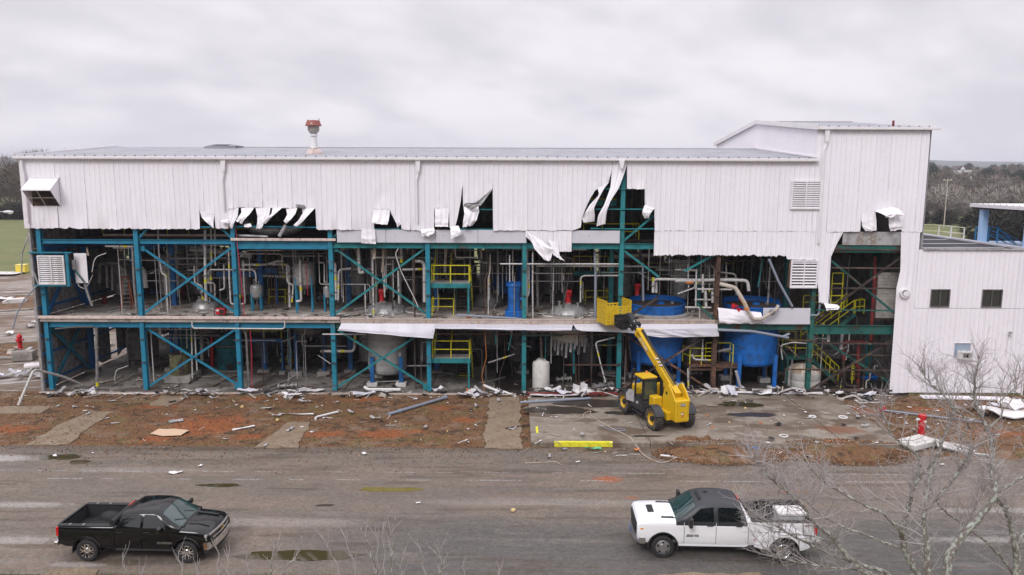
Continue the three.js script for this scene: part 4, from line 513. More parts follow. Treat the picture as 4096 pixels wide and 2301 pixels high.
// pipe runs: depth, radius, finish, then x, y along the run
const PIPES = [
[-1.2,.09,'palePipe',[10.01,10.35],[9.90,8.32],[9.81,5.71]],
[-1.0,.045,'palePipe',[7.08,10.35],[7.04,8.88],[7.13,7.55],[7.40,7.39],[7.39,5.97],[7.38,4.82]],
[-2.5,.06,'steelPipe',[6.73,7.92],[6.79,8.33],[10.86,8.38]],
[-1.5,.05,'palePipe',[10.28,10.33],[10.18,8.05]],
[-1.5,.05,'palePipe',[10.52,10.33],[10.43,7.97]],
[-2.0,.05,'palePipe',[8.84,7.91],[8.81,6.71],[9.29,6.63],[9.26,6.14]],
[-1.5,.05,'palePipe',[9.90,6.90],[9.95,7.73],[12.94,7.74],[13.04,7.35],[13.02,6.95]],
[-1.8,.05,'palePipe',[9.74,6.82],[10.21,6.82],[10.16,5.86]],
[-1.8,.06,'palePipe',[10.87,8.02],[10.83,6.42],[10.50,6.34]],
[-0.6,.055,'palePipe',[11.70,9.24],[11.64,7.30],[11.65,5.62],[11.94,5.62]],
[-0.5,.09,'steelPipe',[12.20,9.64],[12.23,9.25],[12.28,8.71],[12.24,5.44],[12.41,4.89]],
[-1.0,.05,'palePipe',[12.25,8.62],[12.70,9.05],[14.87,9.06]],
[-1.0,.045,'palePipe',[12.43,8.35],[12.41,6.62],[12.43,5.83],[12.42,5.59],[12.07,5.55]],
[-3.0,.08,'palePipe',[11.62,7.88],[13.24,7.89],[13.98,8.14],[14.39,8.14]],
[-3.0,.08,'palePipe',[13.57,7.93],[14.78,7.90],[14.74,6.91],[14.71,5.02]],
[-2.2,.055,'palePipe',[14.86,7.91],[14.85,6.78],[15.25,6.66],[15.13,5.65]],
[-1.8,.08,'palePipe',[15.86,8.36],[15.84,5.64],[15.52,5.62]],
[-3.5,.05,'steelPipe',[14.17,8.61],[17.36,8.63]],
[-3.5,.05,'palePipe',[14.12,8.43],[16.94,8.44]],
[-2.0,.045,'palePipe',[17.03,8.14],[17.39,8.18],[17.36,6.82]],
[-1.6,.085,'palePipe',[17.73,8.27],[18.20,8.23],[18.19,6.64],[18.16,5.76]],
[-1.6,.065,'palePipe',[19.21,7.84],[18.42,7.75],[18.32,5.76]],
[-5.0,.08,'palePipe',[12.13,6.89],[14.49,6.81]],
[-2.0,.04,'steelPipe',[17.56,8.66],[17.54,6.66]],
[0.3,.045,'palePipe',[9.48,4.64],[9.46,4.21],[15.33,4.19],[15.35,4.70]],
[-0.5,.075,'steelPipe',[12.20,4.53],[12.26,4.18],[12.55,3.70],[12.57,3.31],[12.57,0.17]],
[-1.5,.05,'palePipe',[8.63,4.05],[8.59,2.58],[8.50,0.45]],
[-1.5,.05,'palePipe',[8.85,3.64],[8.83,2.67],[8.85,0.99]],
[-2.0,.12,'silverDark',[9.06,3.38],[9.00,1.56]],
[-0.7,.07,'steelPipe',[15.18,1.06],[15.13,-0.12]],
[-0.7,.03,'darkPipe',[15.22,4.19],[15.13,1.02]],
[-3.0,.09,'palePipe',[16.69,1.98],[18.26,2.03]],
[-5.0,.09,'red',[8.51,2.53],[8.40,0.16]],
[-3.0,.05,'steelPipe',[6.91,3.74],[6.90,2.49]],
[-2.5,.04,'palePipe',[7.87,3.85],[7.82,2.27]],
[-2.0,.06,'darkPipe',[6.74,7.98],[11.03,8.08]],
[-2.5,.05,'darkPipe',[7.53,7.68],[9.15,7.93],[10.20,7.94]],
[-3.0,.06,'steelPipe',[8.67,8.77],[8.60,6.73],[8.90,5.49]],
[-2.2,.07,'steelPipe',[9.88,8.77],[9.78,6.11]],
[-3.4,.05,'darkPipe',[7.98,8.07],[7.65,6.67],[7.81,5.18]],
[-3.0,.04,'palePipe',[12.14,8.62],[12.11,7.07]],
[-3.0,.04,'palePipe',[18.38,9.04],[18.35,5.37]],
[-2.0,.05,'palePipe',[18.53,9.22],[18.47,5.86]],
[-2.0,.04,'darkPipe',[18.80,9.14],[18.74,5.45]],
[0.25,.06,'darkPipe',[0.73,4.12],[2.16,4.25],[3.24,4.25]],
[0.1,.09,'steelPipe',[3.27,4.18],[3.15,2.13],[3.03,0.06]],
[-2.5,.04,'palePipe',[3.77,1.04],[2.93,0.74],[2.71,-0.10],[2.51,-0.61]],
[0.1,.03,'palePipe',[4.24,8.94],[3.65,8.74],[3.44,8.44],[3.27,7.75]],
[0.05,.02,'palePipe',[3.27,7.55],[2.96,6.97],[2.70,6.66],[2.33,6.82],[2.28,7.12]],
[-4.0,.13,'silverDark',[1.40,6.48],[1.55,7.81],[3.00,7.86]],
[-4.5,.1,'steelPipe',[1.72,7.67],[1.65,6.07]],
[-4.5,.1,'steelPipe',[2.10,7.67],[2.01,5.90]],
[-5.0,.15,'darkPipe',[2.60,8.89],[2.55,7.62],[2.79,7.41],[3.55,7.41]],
[-4.5,.16,'palePipe',[3.88,7.51],[4.29,7.35],[4.33,6.08]],
[-3.0,.03,'palePipe',[3.29,8.22],[6.69,8.11]],
[-0.4,.09,'steelPipe',[5.69,9.24],[5.63,6.84],[5.69,4.92]],
[-2.5,.05,'palePipe',[6.32,9.37],[6.34,7.92],[6.74,7.19],[6.66,4.58]],
[0.05,.08,'steelPipe',[2.73,6.97],[2.90,6.20],[3.08,5.58]],
[-0.3,.07,'palePipe',[4.02,9.36],[5.81,9.33]],
[-1.0,.1,'palePipe',[19.86,9.31],[19.89,7.60],[20.17,7.68]],
[-1.0,.06,'palePipe',[20.75,9.12],[20.75,6.02],[20.74,4.75]],
[-1.2,.07,'palePipe',[20.78,8.60],[22.57,8.60]],
[-1.2,.09,'palePipe',[22.58,9.27],[22.58,8.29]],
[-2.0,.07,'steelPipe',[18.24,5.53],[18.30,7.70],[20.61,7.75]],
[-1.5,.08,'palePipe',[22.59,7.78],[24.08,7.83]],
[-0.9,.1,'palePipe',[23.50,8.40],[23.93,8.40],[24.08,8.17],[24.06,5.74]],
[-1.6,.045,'palePipe',[21.25,8.32],[21.39,5.93]],
[-1.6,.045,'palePipe',[21.96,8.40],[21.95,5.93]],
[-1.6,.045,'palePipe',[21.40,6.25],[21.44,8.12],[21.91,8.12]],
[-1.4,.07,'palePipe',[22.33,7.71],[22.34,5.57]],
[-0.1,.035,'palePipe',[22.59,9.33],[22.36,8.95],[22.72,7.80],[23.57,6.02],[23.75,5.56]],
[-0.6,.055,'rusty',[23.48,9.29],[23.46,4.76]],
[-3.0,.05,'palePipe',[27.51,9.08],[27.51,8.11],[28.20,8.11],[28.20,5.57]],
[-1.4,.045,'rusty',[28.21,8.84],[28.21,7.66],[27.97,7.26],[27.97,4.87]],
[-1.4,.04,'palePipe',[28.29,8.84],[28.29,7.66],[28.17,7.26],[28.17,4.87]],
[0.0,.07,'greyPvc',[26.22,5.08],[28.21,4.97],[30.06,4.86]],
[0.0,.045,'palePipe',[17.64,3.79],[20.42,3.80]],
[-2.0,.09,'palePipe',[17.25,2.22],[19.19,2.22],[19.30,3.42]],
[-0.6,.045,'darkPipe',[23.42,3.33],[23.45,-0.14]],
[-0.6,.045,'darkPipe',[23.81,3.33],[23.84,-0.14]],
[-2.0,.04,'palePipe',[20.55,0.11],[22.22,0.20]],
[-1.0,.06,'steelPipe',[28.18,1.72],[29.92,2.30]],
[-2.0,.05,'palePipe',[22.72,1.24],[24.02,1.25]],
[-1.5,.045,'palePipe',[20.13,6.82],[20.12,4.98]],
[-1.5,.07,'steelPipe',[20.87,8.45],[20.85,5.78]],
[-2.4,.06,'silverDark',[18.41,6.12],[18.57,9.02],[19.05,9.10]],
[-2.0,.04,'steelPipe',[28.78,9.10],[28.83,6.06]],
[-2.5,.05,'darkPipe',[27.58,9.20],[30.45,9.06]],
[0.1,.03,'teal',[28.68,3.89],[28.72,3.22]],
[0.1,.03,'teal',[29.72,3.90],[29.49,2.83]],
[-0.8,.09,'greyPvc',[24.74,4.05],[29.68,3.95]],
[-1.0,.06,'darkPipe',[28.02,1.56],[28.06,-0.32]],
[-0.1,.05,'palePipe',[28.96,8.34],[36.42,8.35]],
[-1.0,.06,'steelPipe',[31.27,8.11],[38.10,8.10]],
[-0.6,.085,'greyPvc',[34.97,9.17],[35.05,7.47],[35.07,4.80]],
[-0.4,.05,'palePipe',[31.02,9.10],[31.02,6.94],[31.06,4.67]],
[-1.5,.05,'palePipe',[30.81,8.21],[30.83,6.30],[30.75,6.06]],
[-2.0,.05,'steelPipe',[31.34,7.91],[31.39,5.18]],
[-1.5,.055,'palePipe',[34.19,5.68],[34.19,7.35],[34.44,7.43],[36.68,7.44]],
[-3.0,.16,'darkPipe',[36.49,8.54],[39.40,8.60]],
[-1.0,.07,'greyPvc',[38.11,8.06],[38.21,5.85]],
[-1.0,.09,'palePipe',[38.82,6.41],[38.81,7.27],[39.37,7.28],[41.82,7.25]],
[-1.5,.1,'palePipe',[40.97,6.98],[41.95,6.98]],
[-3.0,.09,'steelPipe',[39.34,7.66],[42.29,7.59]],
[0.1,.085,'greyPvc',[31.35,4.14],[32.81,4.18],[36.26,4.16]],
[-0.2,.05,'palePipe',[36.32,3.62],[35.08,3.30],[35.42,1.95],[35.78,0.67]],
[-0.5,.09,'brownSteel',[31.56,3.78],[31.66,2.02]],
[-1.0,.04,'teal',[31.90,3.68],[31.91,1.86]],
[-1.4,.07,'teal',[33.78,3.56],[33.82,0.91]],
[-2.0,.05,'steelPipe',[34.40,2.70],[36.74,2.71]],
[-1.0,.035,'rusty',[33.90,1.67],[33.96,0.03]],
[-1.0,.035,'rusty',[34.06,3.68],[34.16,-0.21]],
[-0.6,.05,'rusty',[37.07,3.62],[37.22,0.73]],
[-0.6,.05,'brownSteel',[37.23,3.54],[37.43,2.02]],
[-0.5,.04,'palePipe',[29.56,8.86],[29.57,7.15]],
[-1.0,.035,'rusty',[34.85,3.37],[34.95,0.20]],
[-4.0,.05,'palePipe',[29.05,8.91],[33.00,8.80]],
[-2.4,.04,'palePipe',[33.05,6.17],[32.99,7.95]],
[-1.2,.1,'palePipe',[39.05,6.38],[39.03,7.09]],
[-1.0,.05,'palePipe',[40.42,6.34],[41.49,6.73],[41.52,7.05]],
[-1.5,.05,'darkPipe',[33.63,8.53],[33.05,5.35]],
[-1.0,.05,'palePipe',[41.27,1.29],[41.35,-0.26]],
[-0.8,.11,'palePipe',[40.17,7.22],[43.65,7.28],[44.82,7.24],[44.93,6.57]],
[-0.8,.06,'steelPipe',[43.01,7.78],[44.05,7.66],[44.15,6.31]],
[-0.8,.05,'steelPipe',[43.40,8.40],[43.47,6.81]],
[-0.6,.06,'palePipe',[40.85,5.53],[42.51,5.50]],
[-0.6,.06,'palePipe',[41.39,6.71],[43.79,6.68]],
[-0.6,.07,'palePipe',[41.89,7.67],[41.93,6.50]],
[-0.7,.09,'palePipe',[42.12,6.66],[42.21,5.48]],
[-0.7,.08,'palePipe',[42.57,6.66],[42.61,5.82]],
[-0.9,.05,'palePipe',[40.98,8.30],[41.08,6.79]],
[-0.9,.05,'steelPipe',[42.02,8.22],[42.36,8.10],[42.43,6.46]],
[-0.9,.05,'steelPipe',[42.31,8.31],[42.69,8.06],[42.70,6.80]],
[-0.5,.05,'palePipe',[41.44,8.02],[41.49,5.51]],
[-1.0,.06,'palePipe',[41.51,5.97],[42.68,5.95]],
[-0.5,.05,'palePipe',[41.74,5.51],[41.77,4.83]],
[-1.0,.06,'palePipe',[40.19,7.91],[41.52,7.87]],
[0.3,.08,'greyPvc',[45.74,8.74],[46.43,7.31],[47.37,5.75]],
[0.35,.09,'greyPvc',[42.73,4.25],[44.94,4.16],[47.22,3.75]],
[0.35,.08,'greyPvc',[46.88,3.83],[47.28,4.02]],
[0.0,.07,'greyPvc',[48.58,5.16],[49.20,5.12],[49.22,6.04],[49.18,6.62]],
[-0.6,.045,'palePipe',[47.27,2.10],[47.09,3.05],[47.88,3.26],[48.80,3.18]],
[-0.5,.06,'palePipe',[41.36,2.45],[41.54,2.11],[42.71,2.07]],
[-0.5,.05,'palePipe',[42.03,3.48],[42.05,2.19]],
[-1.0,.1,'steelPipe',[43.16,2.55],[44.00,2.69]],
[0.0,.05,'palePipe',[41.02,1.63],[41.12,0.00]],
[-0.2,.05,'brownSteel',[43.89,1.93],[43.93,0.04]],
[-0.6,.06,'steelPipe',[47.90,2.11],[47.93,0.20]],
[0.15,.05,'darkPipe',[46.70,3.30],[47.23,2.54]],
[0.15,.06,'brownSteel',[47.28,3.13],[48.07,2.38]],
[-1.2,.05,'teal',[45.87,8.62],[45.63,6.76]],
[-1.5,.03,'darkPipe',[45.86,8.42],[46.14,7.06],[46.65,6.04]],
[-1.5,.13,'redDark',[53.21,8.76],[53.30,7.08],[53.30,4.60],[53.34,3.17]],
[-1.5,.1,'redDark',[51.63,1.79],[51.55,3.02],[51.69,3.09],[52.95,3.10]],
[-1.4,.12,'redDark',[52.50,2.87],[52.56,1.46],[52.62,0.15]],
[-1.6,.09,'brownSteel',[53.00,3.07],[54.49,2.94]],
[-1.2,.1,'brownSteel',[51.50,1.86],[51.56,0.85],[51.75,0.23],[52.53,0.17]],
[-1.0,.05,'rusty',[52.80,0.04],[52.81,1.42],[52.98,1.49]],
[-1.0,.055,'insul',[53.00,0.11],[53.00,0.62],[53.21,0.70],[53.21,1.13]],
[-1.1,.03,'palePipe',[53.53,1.25],[53.47,1.61],[53.72,1.57]],
[-1.4,.05,'steelPipe',[51.64,1.02],[51.45,-0.37],[51.81,-0.48]],
[-1.8,.03,'steelPipe',[51.71,8.80],[51.67,7.39],[51.65,6.04]],
[-1.5,.03,'green',[53.12,8.62],[52.99,7.43]],
[-2.0,.06,'rusty',[53.50,2.70],[53.68,0.65]],
[-2.0,.05,'brownSteel',[52.41,1.38],[52.50,0.12]],
[-1.5,.06,'rusty',[54.29,3.10],[54.32,1.80]],
[-2.6,.03,'steelPipe',[51.98,3.66],[51.75,1.74]],
[-1.0,.02,'steelPipe',[53.34,2.28],[54.42,0.92]]];
// ---------------------------------------------------------------- pipework
const bayMark = (x, y) => { const i = clamp(Math.floor(x / BAY), 0, 8); return (y > 4.5 ? ['behind the hung louvre', 'behind the blue cross brace', 'around the jacketed silver vessel', 'behind the teal cross brace', 'next to the yellow stair landing', 'around the dome with the red drive', 'in front of the first blue tank', 'above the second blue tank', 'beside the block wall'] : ['by the corner column', 'around the olive drum', 'near the blue landing', 'around the tall silver tank', 'below the yellow stair landing', 'around the white plastic tank', 'below the first blue tank', 'below the second blue tank', 'beside the white domed tank'])[i]; };
const colourOf = { palePipe: 'pale', steelPipe: 'grey', darkPipe: 'dark', rusty: 'rusty', greyPvc: 'blue grey', red: 'bright red', redDark: 'dull red', brownSteel: 'brown', silverDark: 'dull silver', teal: 'teal', green: 'green', insul: 'buff', blackPipe: 'black' };
const pipeGroup = {};
function addPipe(pts, r, m, label) {
  const o = mesh('process_pipe', tube(pts, r, r > .07 ? 10 : 7, Math.min(.25, r * 3 + .06)), mt[m]); tag(o, label, 'pipe', label.replace(/^(thin|stout) /, 'pipes: '));
  return o;
}
for (const [z, r, m, ...p] of PIPES) {
  const n = p.length, a = p[0], b = p[n - 1], mid = p[n >> 1], bent = n > 2 && Math.abs(a[0] - b[0]) > .25 && Math.abs(a[1] - b[1]) > .25, lvl = Math.abs(a[0] - b[0]) > Math.abs(a[1] - b[1]);
  const o = addPipe(p.map(q => [q[0], q[1], z]), r, m, `${r > .065 ? 'stout' : 'thin'} ${colourOf[m]} ${bent ? 'bent' : lvl ? 'level' : 'upright'} pipe ${bayMark(mid[0], mid[1])}`);
  if (r > .045 && r < .11 && ['palePipe', 'steelPipe'].includes(m)) { // flanged joints and a valve here and there
    const P = p.map(q => V(q[0], q[1], z)); for (let i = 0; i < n - 1; i++) { const L = P[i].distanceTo(P[i + 1]); if (L < .8) continue; const d = P[i + 1].clone().sub(P[i]).normalize(), c = P[i].clone().addScaledVector(d, L * (.3 + .4 * vnoise(P[i].x * 3, i))); mesh('flange', tube([c.clone().addScaledVector(d, -.035), c.clone().addScaledVector(d, .035)], r * 1.7, 10), mt.steelPipe, o); if (vnoise(c.x * 7.7, c.y) > .62) mesh('label_band', tube([c.clone().addScaledVector(d, .25), c.clone().addScaledVector(d, .5)], r * 1.04, 10), mt.yellow, o); }
  }
}
// grey duct and the elbowed exhaust above
{ const o = mesh('duct', tube([[8.0, 8.9, -3.5], [9.6, 8.75, -3.6], [12.0, 8.4, -3.9]], .19, 14), mt.sheetGrey); tag(o, 'large grey duct sloping across behind the blue cross brace', 'duct'); }
{ const o = mesh('duct', tube([[12.4, 11.4, -1.3], [12.7, 10.6, -1.3], [13.4, 10.25, -1.3], [15.4, 10.25, -1.3], [16.2, 10.6, -1.2], [16.4, 11.6, -1.2]], .3, 16, .7), mt.silverDark); tag(o, 'thick soot grey duct bending up behind the torn strips', 'duct'); }
{ const o = mesh('duct', tube([[12.5, 10.05, -.4], [13.4, 10.02, -.4], [13.9, 10.0, -.4], [14.3, 9.98, -.35]], .07, 10), mt.white); tag(o, 'white pipe lying on the third level ledge', 'pipe'); }
{ const o = mesh('duct', [tube([[15.6, 10.75, .1], [15.2, 10.05, .25]], .11, 10)], mt.sheetGrey); tag(o, 'short grey duct stub leaning under the torn strips', 'duct'); }
// broken lagged pipe hanging in front of the second blue tank
{ const o = thing('broken_pipe', 'broken lagged pipe sagging in front of the second blue tank', 'pipe', [0, 0, 0]); const P = [[42.8, 7.15, .1], [43.7, 6.95, .4], [44.25, 6.05, .6], [44.5, 5.5, .6]], Q = [[44.5, 5.5, .6], [44.85, 5.0, .6], [45.3, 4.98, .6], [45.8, 5.25, .55], [46.3, 5.6, .5], [46.45, 5.85, .45]];
  mesh('pipe', tube(P, .13, 12), mt.insul, o); mesh('pipe', tube(Q, .11, 12), mt.insul, o); mesh('bare_section', cyl([44.0, 6.4, .5], [44.3, 5.95, .61], .125), mt.orange, o); mesh('coupling', cyl([44.36, 5.75, .6], [44.43, 5.6, .6], .16), mt.orange, o); mesh('coupling', cyl([45.95, 5.33, .52], [46.15, 5.5, .5], .17), mt.steelPipe, o); }
for (const [x, y, z] of [[43.75, 5.72, .0], [44.05, 5.45, .05]]) { const o = mesh('valve', [cyl([x, y - .15, z], [x, y + .15, z], .12), cyl([x - .1, y, z], [x + .25, y, z], .07)], mt.red); tag(o, 'small red valve body beside the second blue tank', 'valve', 'red valves by the second blue tank'); }
{ const o = mesh('pipe_stub', [cyl([40.9, 7.13, -.8], [41.3, 7.13, -.8], .11)], mt.orange); tag(o, 'orange stained open pipe end above the first blue tank', 'pipe'); }
// ropes and wires
for (const [pts, l] of [[[[12.4, 10.9, -.05], [12.55, 8.4, .05], [12.7, 6.2, .08], [12.75, 4.85, .12]], 'long red rope hanging past the upper floor edge'], [[[13.1, 4.2, .2], [13.15, 2.6, .25], [13.1, 1.2, .28], [13.05, .1, .3]], 'red rope hanging to the ground near the blue landing'], [[[16.25, 8.3, -1.8], [16.25, 7, -1.8], [16.3, 6, -1.8]], 'short red rope over the jacketed silver vessel']]) tag(mesh('rope', tube(pts, .022, 6), mt.rope), l, 'rope');
for (const [pts, l, m] of [[[[15.35, 4.1, -.3], [15.3, 3.4, -.3], [15.5, 2.7, -.3], [15.45, 2.2, -.3], [15.3, 1.9, -.3]], 'crooked teal wire dangling near the blue landing', 'teal'], [[[28.0, 4.1, .2], [28.1, 2.4, .3], [27.8, 1.2, .35], [28.0, .15, .4]], 'thin loose wire hanging in front of the ribbed vessel', 'orange'], [[[29.2, 4.2, .1], [29.3, 2.4, .2], [28.9, 1.1, .3], [29.0, .1, .4]], 'thin loose wire reaching the ground near the white plastic tank', 'rusty'], [[[-.4, 10.3, .1], [-.9, 9.0, .3], [-1.0, 7.6, .4]], 'bent strip of grey trim dangling off the corner', 'sheetGrey'], [[[-.1, 6.9, .4], [-.9, 6.0, .6], [-1.3, 5.2, .7], [-1.6, 4.2, .8]], 'long limp conduit trailing from the hung louvre', 'greyPvc']]) tag(mesh('loose_wire', tube(pts, l.includes('trim') ? .05 : l.includes('limp') ? .04 : .015, 6), mt[m]), l, 'wire');
// ---------------------------------------------------------------- vessels that pass through the upper floor
function nozzle(o, x, y, z, r, h, m = mt.silver) { mesh('nozzle', [cyl([x, y, z], [x, y + h, z], r, r, 10), cyl([x, y + h, z], [x, y + h + .05, z], r * 1.7, r * 1.7, 10)], m, o); }
function domeVessel(label, x, z, r, yTop, yBot, m, opts = {}) {
  const o = thing('process_vessel', label, 'vessel', [x, 0, z]); const h = yTop - 4.9, R = r * .97;
  mesh('dome', lathe([[r * 1.02, 4.86], [r * .98, 4.92], ...[.9, .78, .62, .45, .28, .12].map(k => [r * k, 4.9 + h * Math.sqrt(1 - k * k * .96)]), [0, yTop]], 0, 0, 36), m, o);
  mesh('flange_ring', lathe([[r * .98, 4.82], [r * 1.1, 4.82], [r * 1.1, 4.88], [r * .98, 4.9]], 0, 0, 36), opts.ring ?? m, o);
  mesh('shell', lathe([[R, 4.84], [R, yBot + .45], ...(opts.ribs ? [] : [])], 0, 0, 36), opts.hull ?? m, o);
  mesh('bottom_head', lathe([[R, yBot + .46], [R * .94, yBot + .25], [R * .7, yBot + .08], [R * .3, yBot], [0, yBot]], 0, 0, 36), opts.hull ?? m, o);
  for (let k = 0; k < (opts.ribs ?? 2); k++) mesh('band', lathe([[R + .002, 0], [R + .03, .01], [R + .03, .05], [R + .002, .06]], 0, 0, 36).translate(0, lerp(4.2, yBot + .5, (k + .5) / (opts.ribs ?? 2)), 0), opts.hull ?? m, o);
  nozzle(o, r * .45, 4.9 + h * .75, r * .3, .06, .25); nozzle(o, -r * .5, 4.9 + h * .7, -.1, .07, .3); nozzle(o, 0, 4.9 + h * .7, r * .6, .05, .3);
  if (opts.gusset) for (let i = 0; i < 8; i++) mesh('gusset', rot(bar([r * .62, 4.9 + h * .55, 0], [r * 1.05, 4.92, 0], .06, .12), 'y', i * .785 + .3), m, o);
  mesh('manway', lathe([[.26, 0], [.3, .02], [.3, .12], [0, .16]]).rotateX(.35).translate(-r * .1, 4.9 + h * .86, r * .45), m, o);
  return o;
}
domeVessel('small stained steel vessel dome behind the blue cross brace', 8.75, -3.7, .9, 5.4, 3.05, mt.silver, { ring: mt.silver, hull: mt.silverDark });
const silverTank = domeVessel('wide stainless dome with red drive behind the teal cross brace', 21.3, -2.6, 1.33, 5.45, .55, mt.silver, { hull: painted([.36, .355, .35], [.22, .21, .2], .25, 91, .2, .45, .5), ribs: 4, gusset: true });
domeVessel('dull dark dome and ribbed vessel to the right of the yellow stair', 28.1, -5.3, 1.08, 5.9, 1.75, mt.silverDark, { hull: mt.silverDark, ribs: 9 });
domeVessel('stainless dome with gussets and torn lagging between stair and blue tank', 33.5, -2.3, 1.25, 5.4, 2.8, mt.silver, { gusset: true, hull: mt.insul });
// legs and marks of the tall silver tank
for (const [x, z] of [[-.8, 1.3], [1.1, 1.25], [-.8, -.9], [1.0, -1.0]]) { const l = mesh('leg', ibeam([x, .3, z], [x, 2.0, z], .26, .24, V(0, 0, 1)), mt.blueDeep, silverTank); mesh('foot', box(x - .35, x + .35, .05, .3, z - .3, z + .3, .03), mt.whitePlinth, l); }
{ const o = mesh('tank_sign', [box(-.08, .08, 1.95, 2.2, 0, .01)], mt.white); o.position.set(22.3, 0, -1.68); o.rotation.y = .75; tag(o, 'small white hazard sign stuck on the tall silver tank', 'sign'); }
function motor(label, x, y, z, s = 1, m = mt.red) { const o = thing('drive_motor', label, 'motor', [x, y, z]); mesh('gear_housing', lathe([[.12 * s, 0], [.2 * s, .02], [.2 * s, .12], [.17 * s, .16], [.17 * s, .55 * s], [.22 * s, .58 * s], [.22 * s, .66 * s], [.1 * s, .7 * s]], 0, 0, 16), m, o); const g = lathe([[.0, -.22], [.15, -.2], [.17, -.16], [.17, .18], [.12, .22], [0, .22]].map(([a, b]) => [a * s, b * s]), 0, 0, 14); g.rotateZ(Math.PI / 2); g.translate(.02, .82 * s, .02); mesh('motor_body', g, m, o); mesh('flange', lathe([[.26 * s, -.04], [.26 * s, 0], [.1 * s, 0]], 0, 0, 16), mt.silver, o); return o; }
motor('red drive motor on the stainless dome behind the teal cross brace', 21.05, 5.45, -2.4, .95); motor('red drive motor on the gusseted dome near the telehandler basket', 33.45, 5.42, -2.3, 1); motor('red drive motor deep behind the first blue tank', 38.4, 5.6, -4.6, .9); motor('red drive motor on the dull dark dome', 27.9, 5.9, -5.2, .8, mt.redDark); motor('small red drive motor on the stained dome behind the blue cross brace', 8.85, 5.4, -3.6, .7);
{ const g = []; for (let i = 0; i < 12; i++) { const a = -1.4 + i * .24; g.push([a, .25 + .5 * vnoise(i * 3.3, 1)]); } g.forEach(([a, L], i) => { const x = 33.5 + 1.2 * Math.sin(a), z = -2.3 + 1.22 * Math.cos(a) * .9; const o = mesh('lagging_strip', grid(2, 5, (u, v) => [x + (u - .5) * .14 + .05 * v, 3.2 - (1 - v) * L * 1.6, z + .05 + .12 * (1 - v) * (vnoise(i, v * 3) - .3)]), i % 3 ? mt.sheetGrey : mt.silver); tag(o, 'tattered metal lagging strip hanging from the gusseted vessel', 'lagging strip', 'torn lagging strips'); }); }
// big blue tanks
function blueTank(label, x, z, r, yb, legs) {
  const o = thing('blue_tank', label, 'tank', [x, 0, z]);
  mesh('shell', lathe([[r * .96, yb + .28], [r, 4.5], [r, 5.45], [r + .05, 5.45], [r + .05, 5.55], [r - .05, 5.55], [r - .06, 5.42]], 0, 0, 48), mt.tankBlue, o); mesh('bottom_head', lathe([[r * .962, yb + .29], [r * .9, yb + .12], [r * .6, yb], [0, yb - .05]], 0, 0, 40), mt.tankBlue, o); mesh('lid', lathe([[r - .04, 5.43], [r * .5, 5.5], [0, 5.53]], 0, 0, 40), mt.brownSteel, o);
  mesh('rear_upstand', grid(24, 2, (u, v) => { const a = Math.PI * (1 + u); return [(r + .02) * Math.cos(a), 5.5 + v * .28, (r + .02) * Math.sin(a)]; }), mt.tankBlue, o); mesh('curb', lathe([[r + .05, 4.8], [r + .34, 4.8], [r + .34, 4.92], [r + .06, 4.98]], 0, 0, 40), mt.concrete, o); mesh('hatch', lathe([[.25, 5.48], [.25, 5.6], [.12, 5.66], [0, 5.66]], .2, .3, 14), mt.tankBlue, o); mesh('hatch', lathe([[.12, 5.48], [.12, 5.62], [0, 5.64]], 1.0, .1, 10), mt.steelPipe, o);
  for (const [a, b] of legs) { const l = new THREE.Group(); l.name = 'leg'; o.add(l); mesh('post', ibeam([a, .36, b], [a, yb + 1.0, b], .22, .22, V(0, 0, 1)), mt.tankBlue, l); mesh('foot', box(a - .36, a + .36, .05, .38, b - .3, b + .3, .02), mt.whitePlinth, l); }
}
blueTank('big blue open tank behind the telehandler boom', 39.35, -2.35, 1.82, 1.5, [[-1.3, 1.15], [1.35, 1.15], [-1.3, -1.2], [1.3, -1.2]]);
blueTank('big blue tank on white plinths beyond the peeled white sheet', 45.6, -2.2, 1.82, 1.5, [[-1.2, 1.9], [1.1, 1.9], [1.25, -.5], [-1.25, -1.0]]);
// free standing vessels upstairs
function leggedVessel(label, x, z, r, y0, y1, m, lm, legs = 4, cap = mt.silver) {
  const o = thing('legged_vessel', label, 'vessel', [x, 4.8, z]); const a = y0 - 4.8, b = y1 - 4.8, h = Math.min(r * .5, (b - a) * .25);
  mesh('shell', lathe([[r * .98, a + h], [r, a + h + .02], [r, b - h], [r * .98, b - h + .01]], 0, 0, 30), m, o); mesh('top_head', lathe([[r * .985, b - h], [r * .85, b - h * .4], [r * .5, b - .03], [0, b]], 0, 0, 30), cap, o); mesh('bottom_head', lathe([[r * .985, a + h], [r * .85, a + h * .4], [r * .5, a + .03], [0, a]], 0, 0, 30), mt.silverDark, o);
  for (let k = 0; k < legs; k++) { const t = k * 2 * Math.PI / legs + .6, c = Math.cos(t) * r * .98, s = Math.sin(t) * r * .98; mesh('leg', box(c - .05, c + .05, 0, a + h + (b - a) * .25, s - .04, s + .04), lm, o); }
  for (let k = 1; k < 4; k++) mesh('band', lathe([[r + .001, 0], [r + .012, .01], [r + .012, .04], [r + .001, .05]], 0, 0, 30).translate(0, lerp(a + h, b - h, k / 4), 0), m, o); nozzle(o, 0, b - .02, 0, .05, .25); nozzle(o, r * .45, b - .08, .1, .035, .2); nozzle(o, -r * .4, b - .06, -.1, .04, .3); mesh('drain', cyl([0, a - .35, 0], [0, a + .05, 0], .05), mt.steelPipe, o); return o;
}
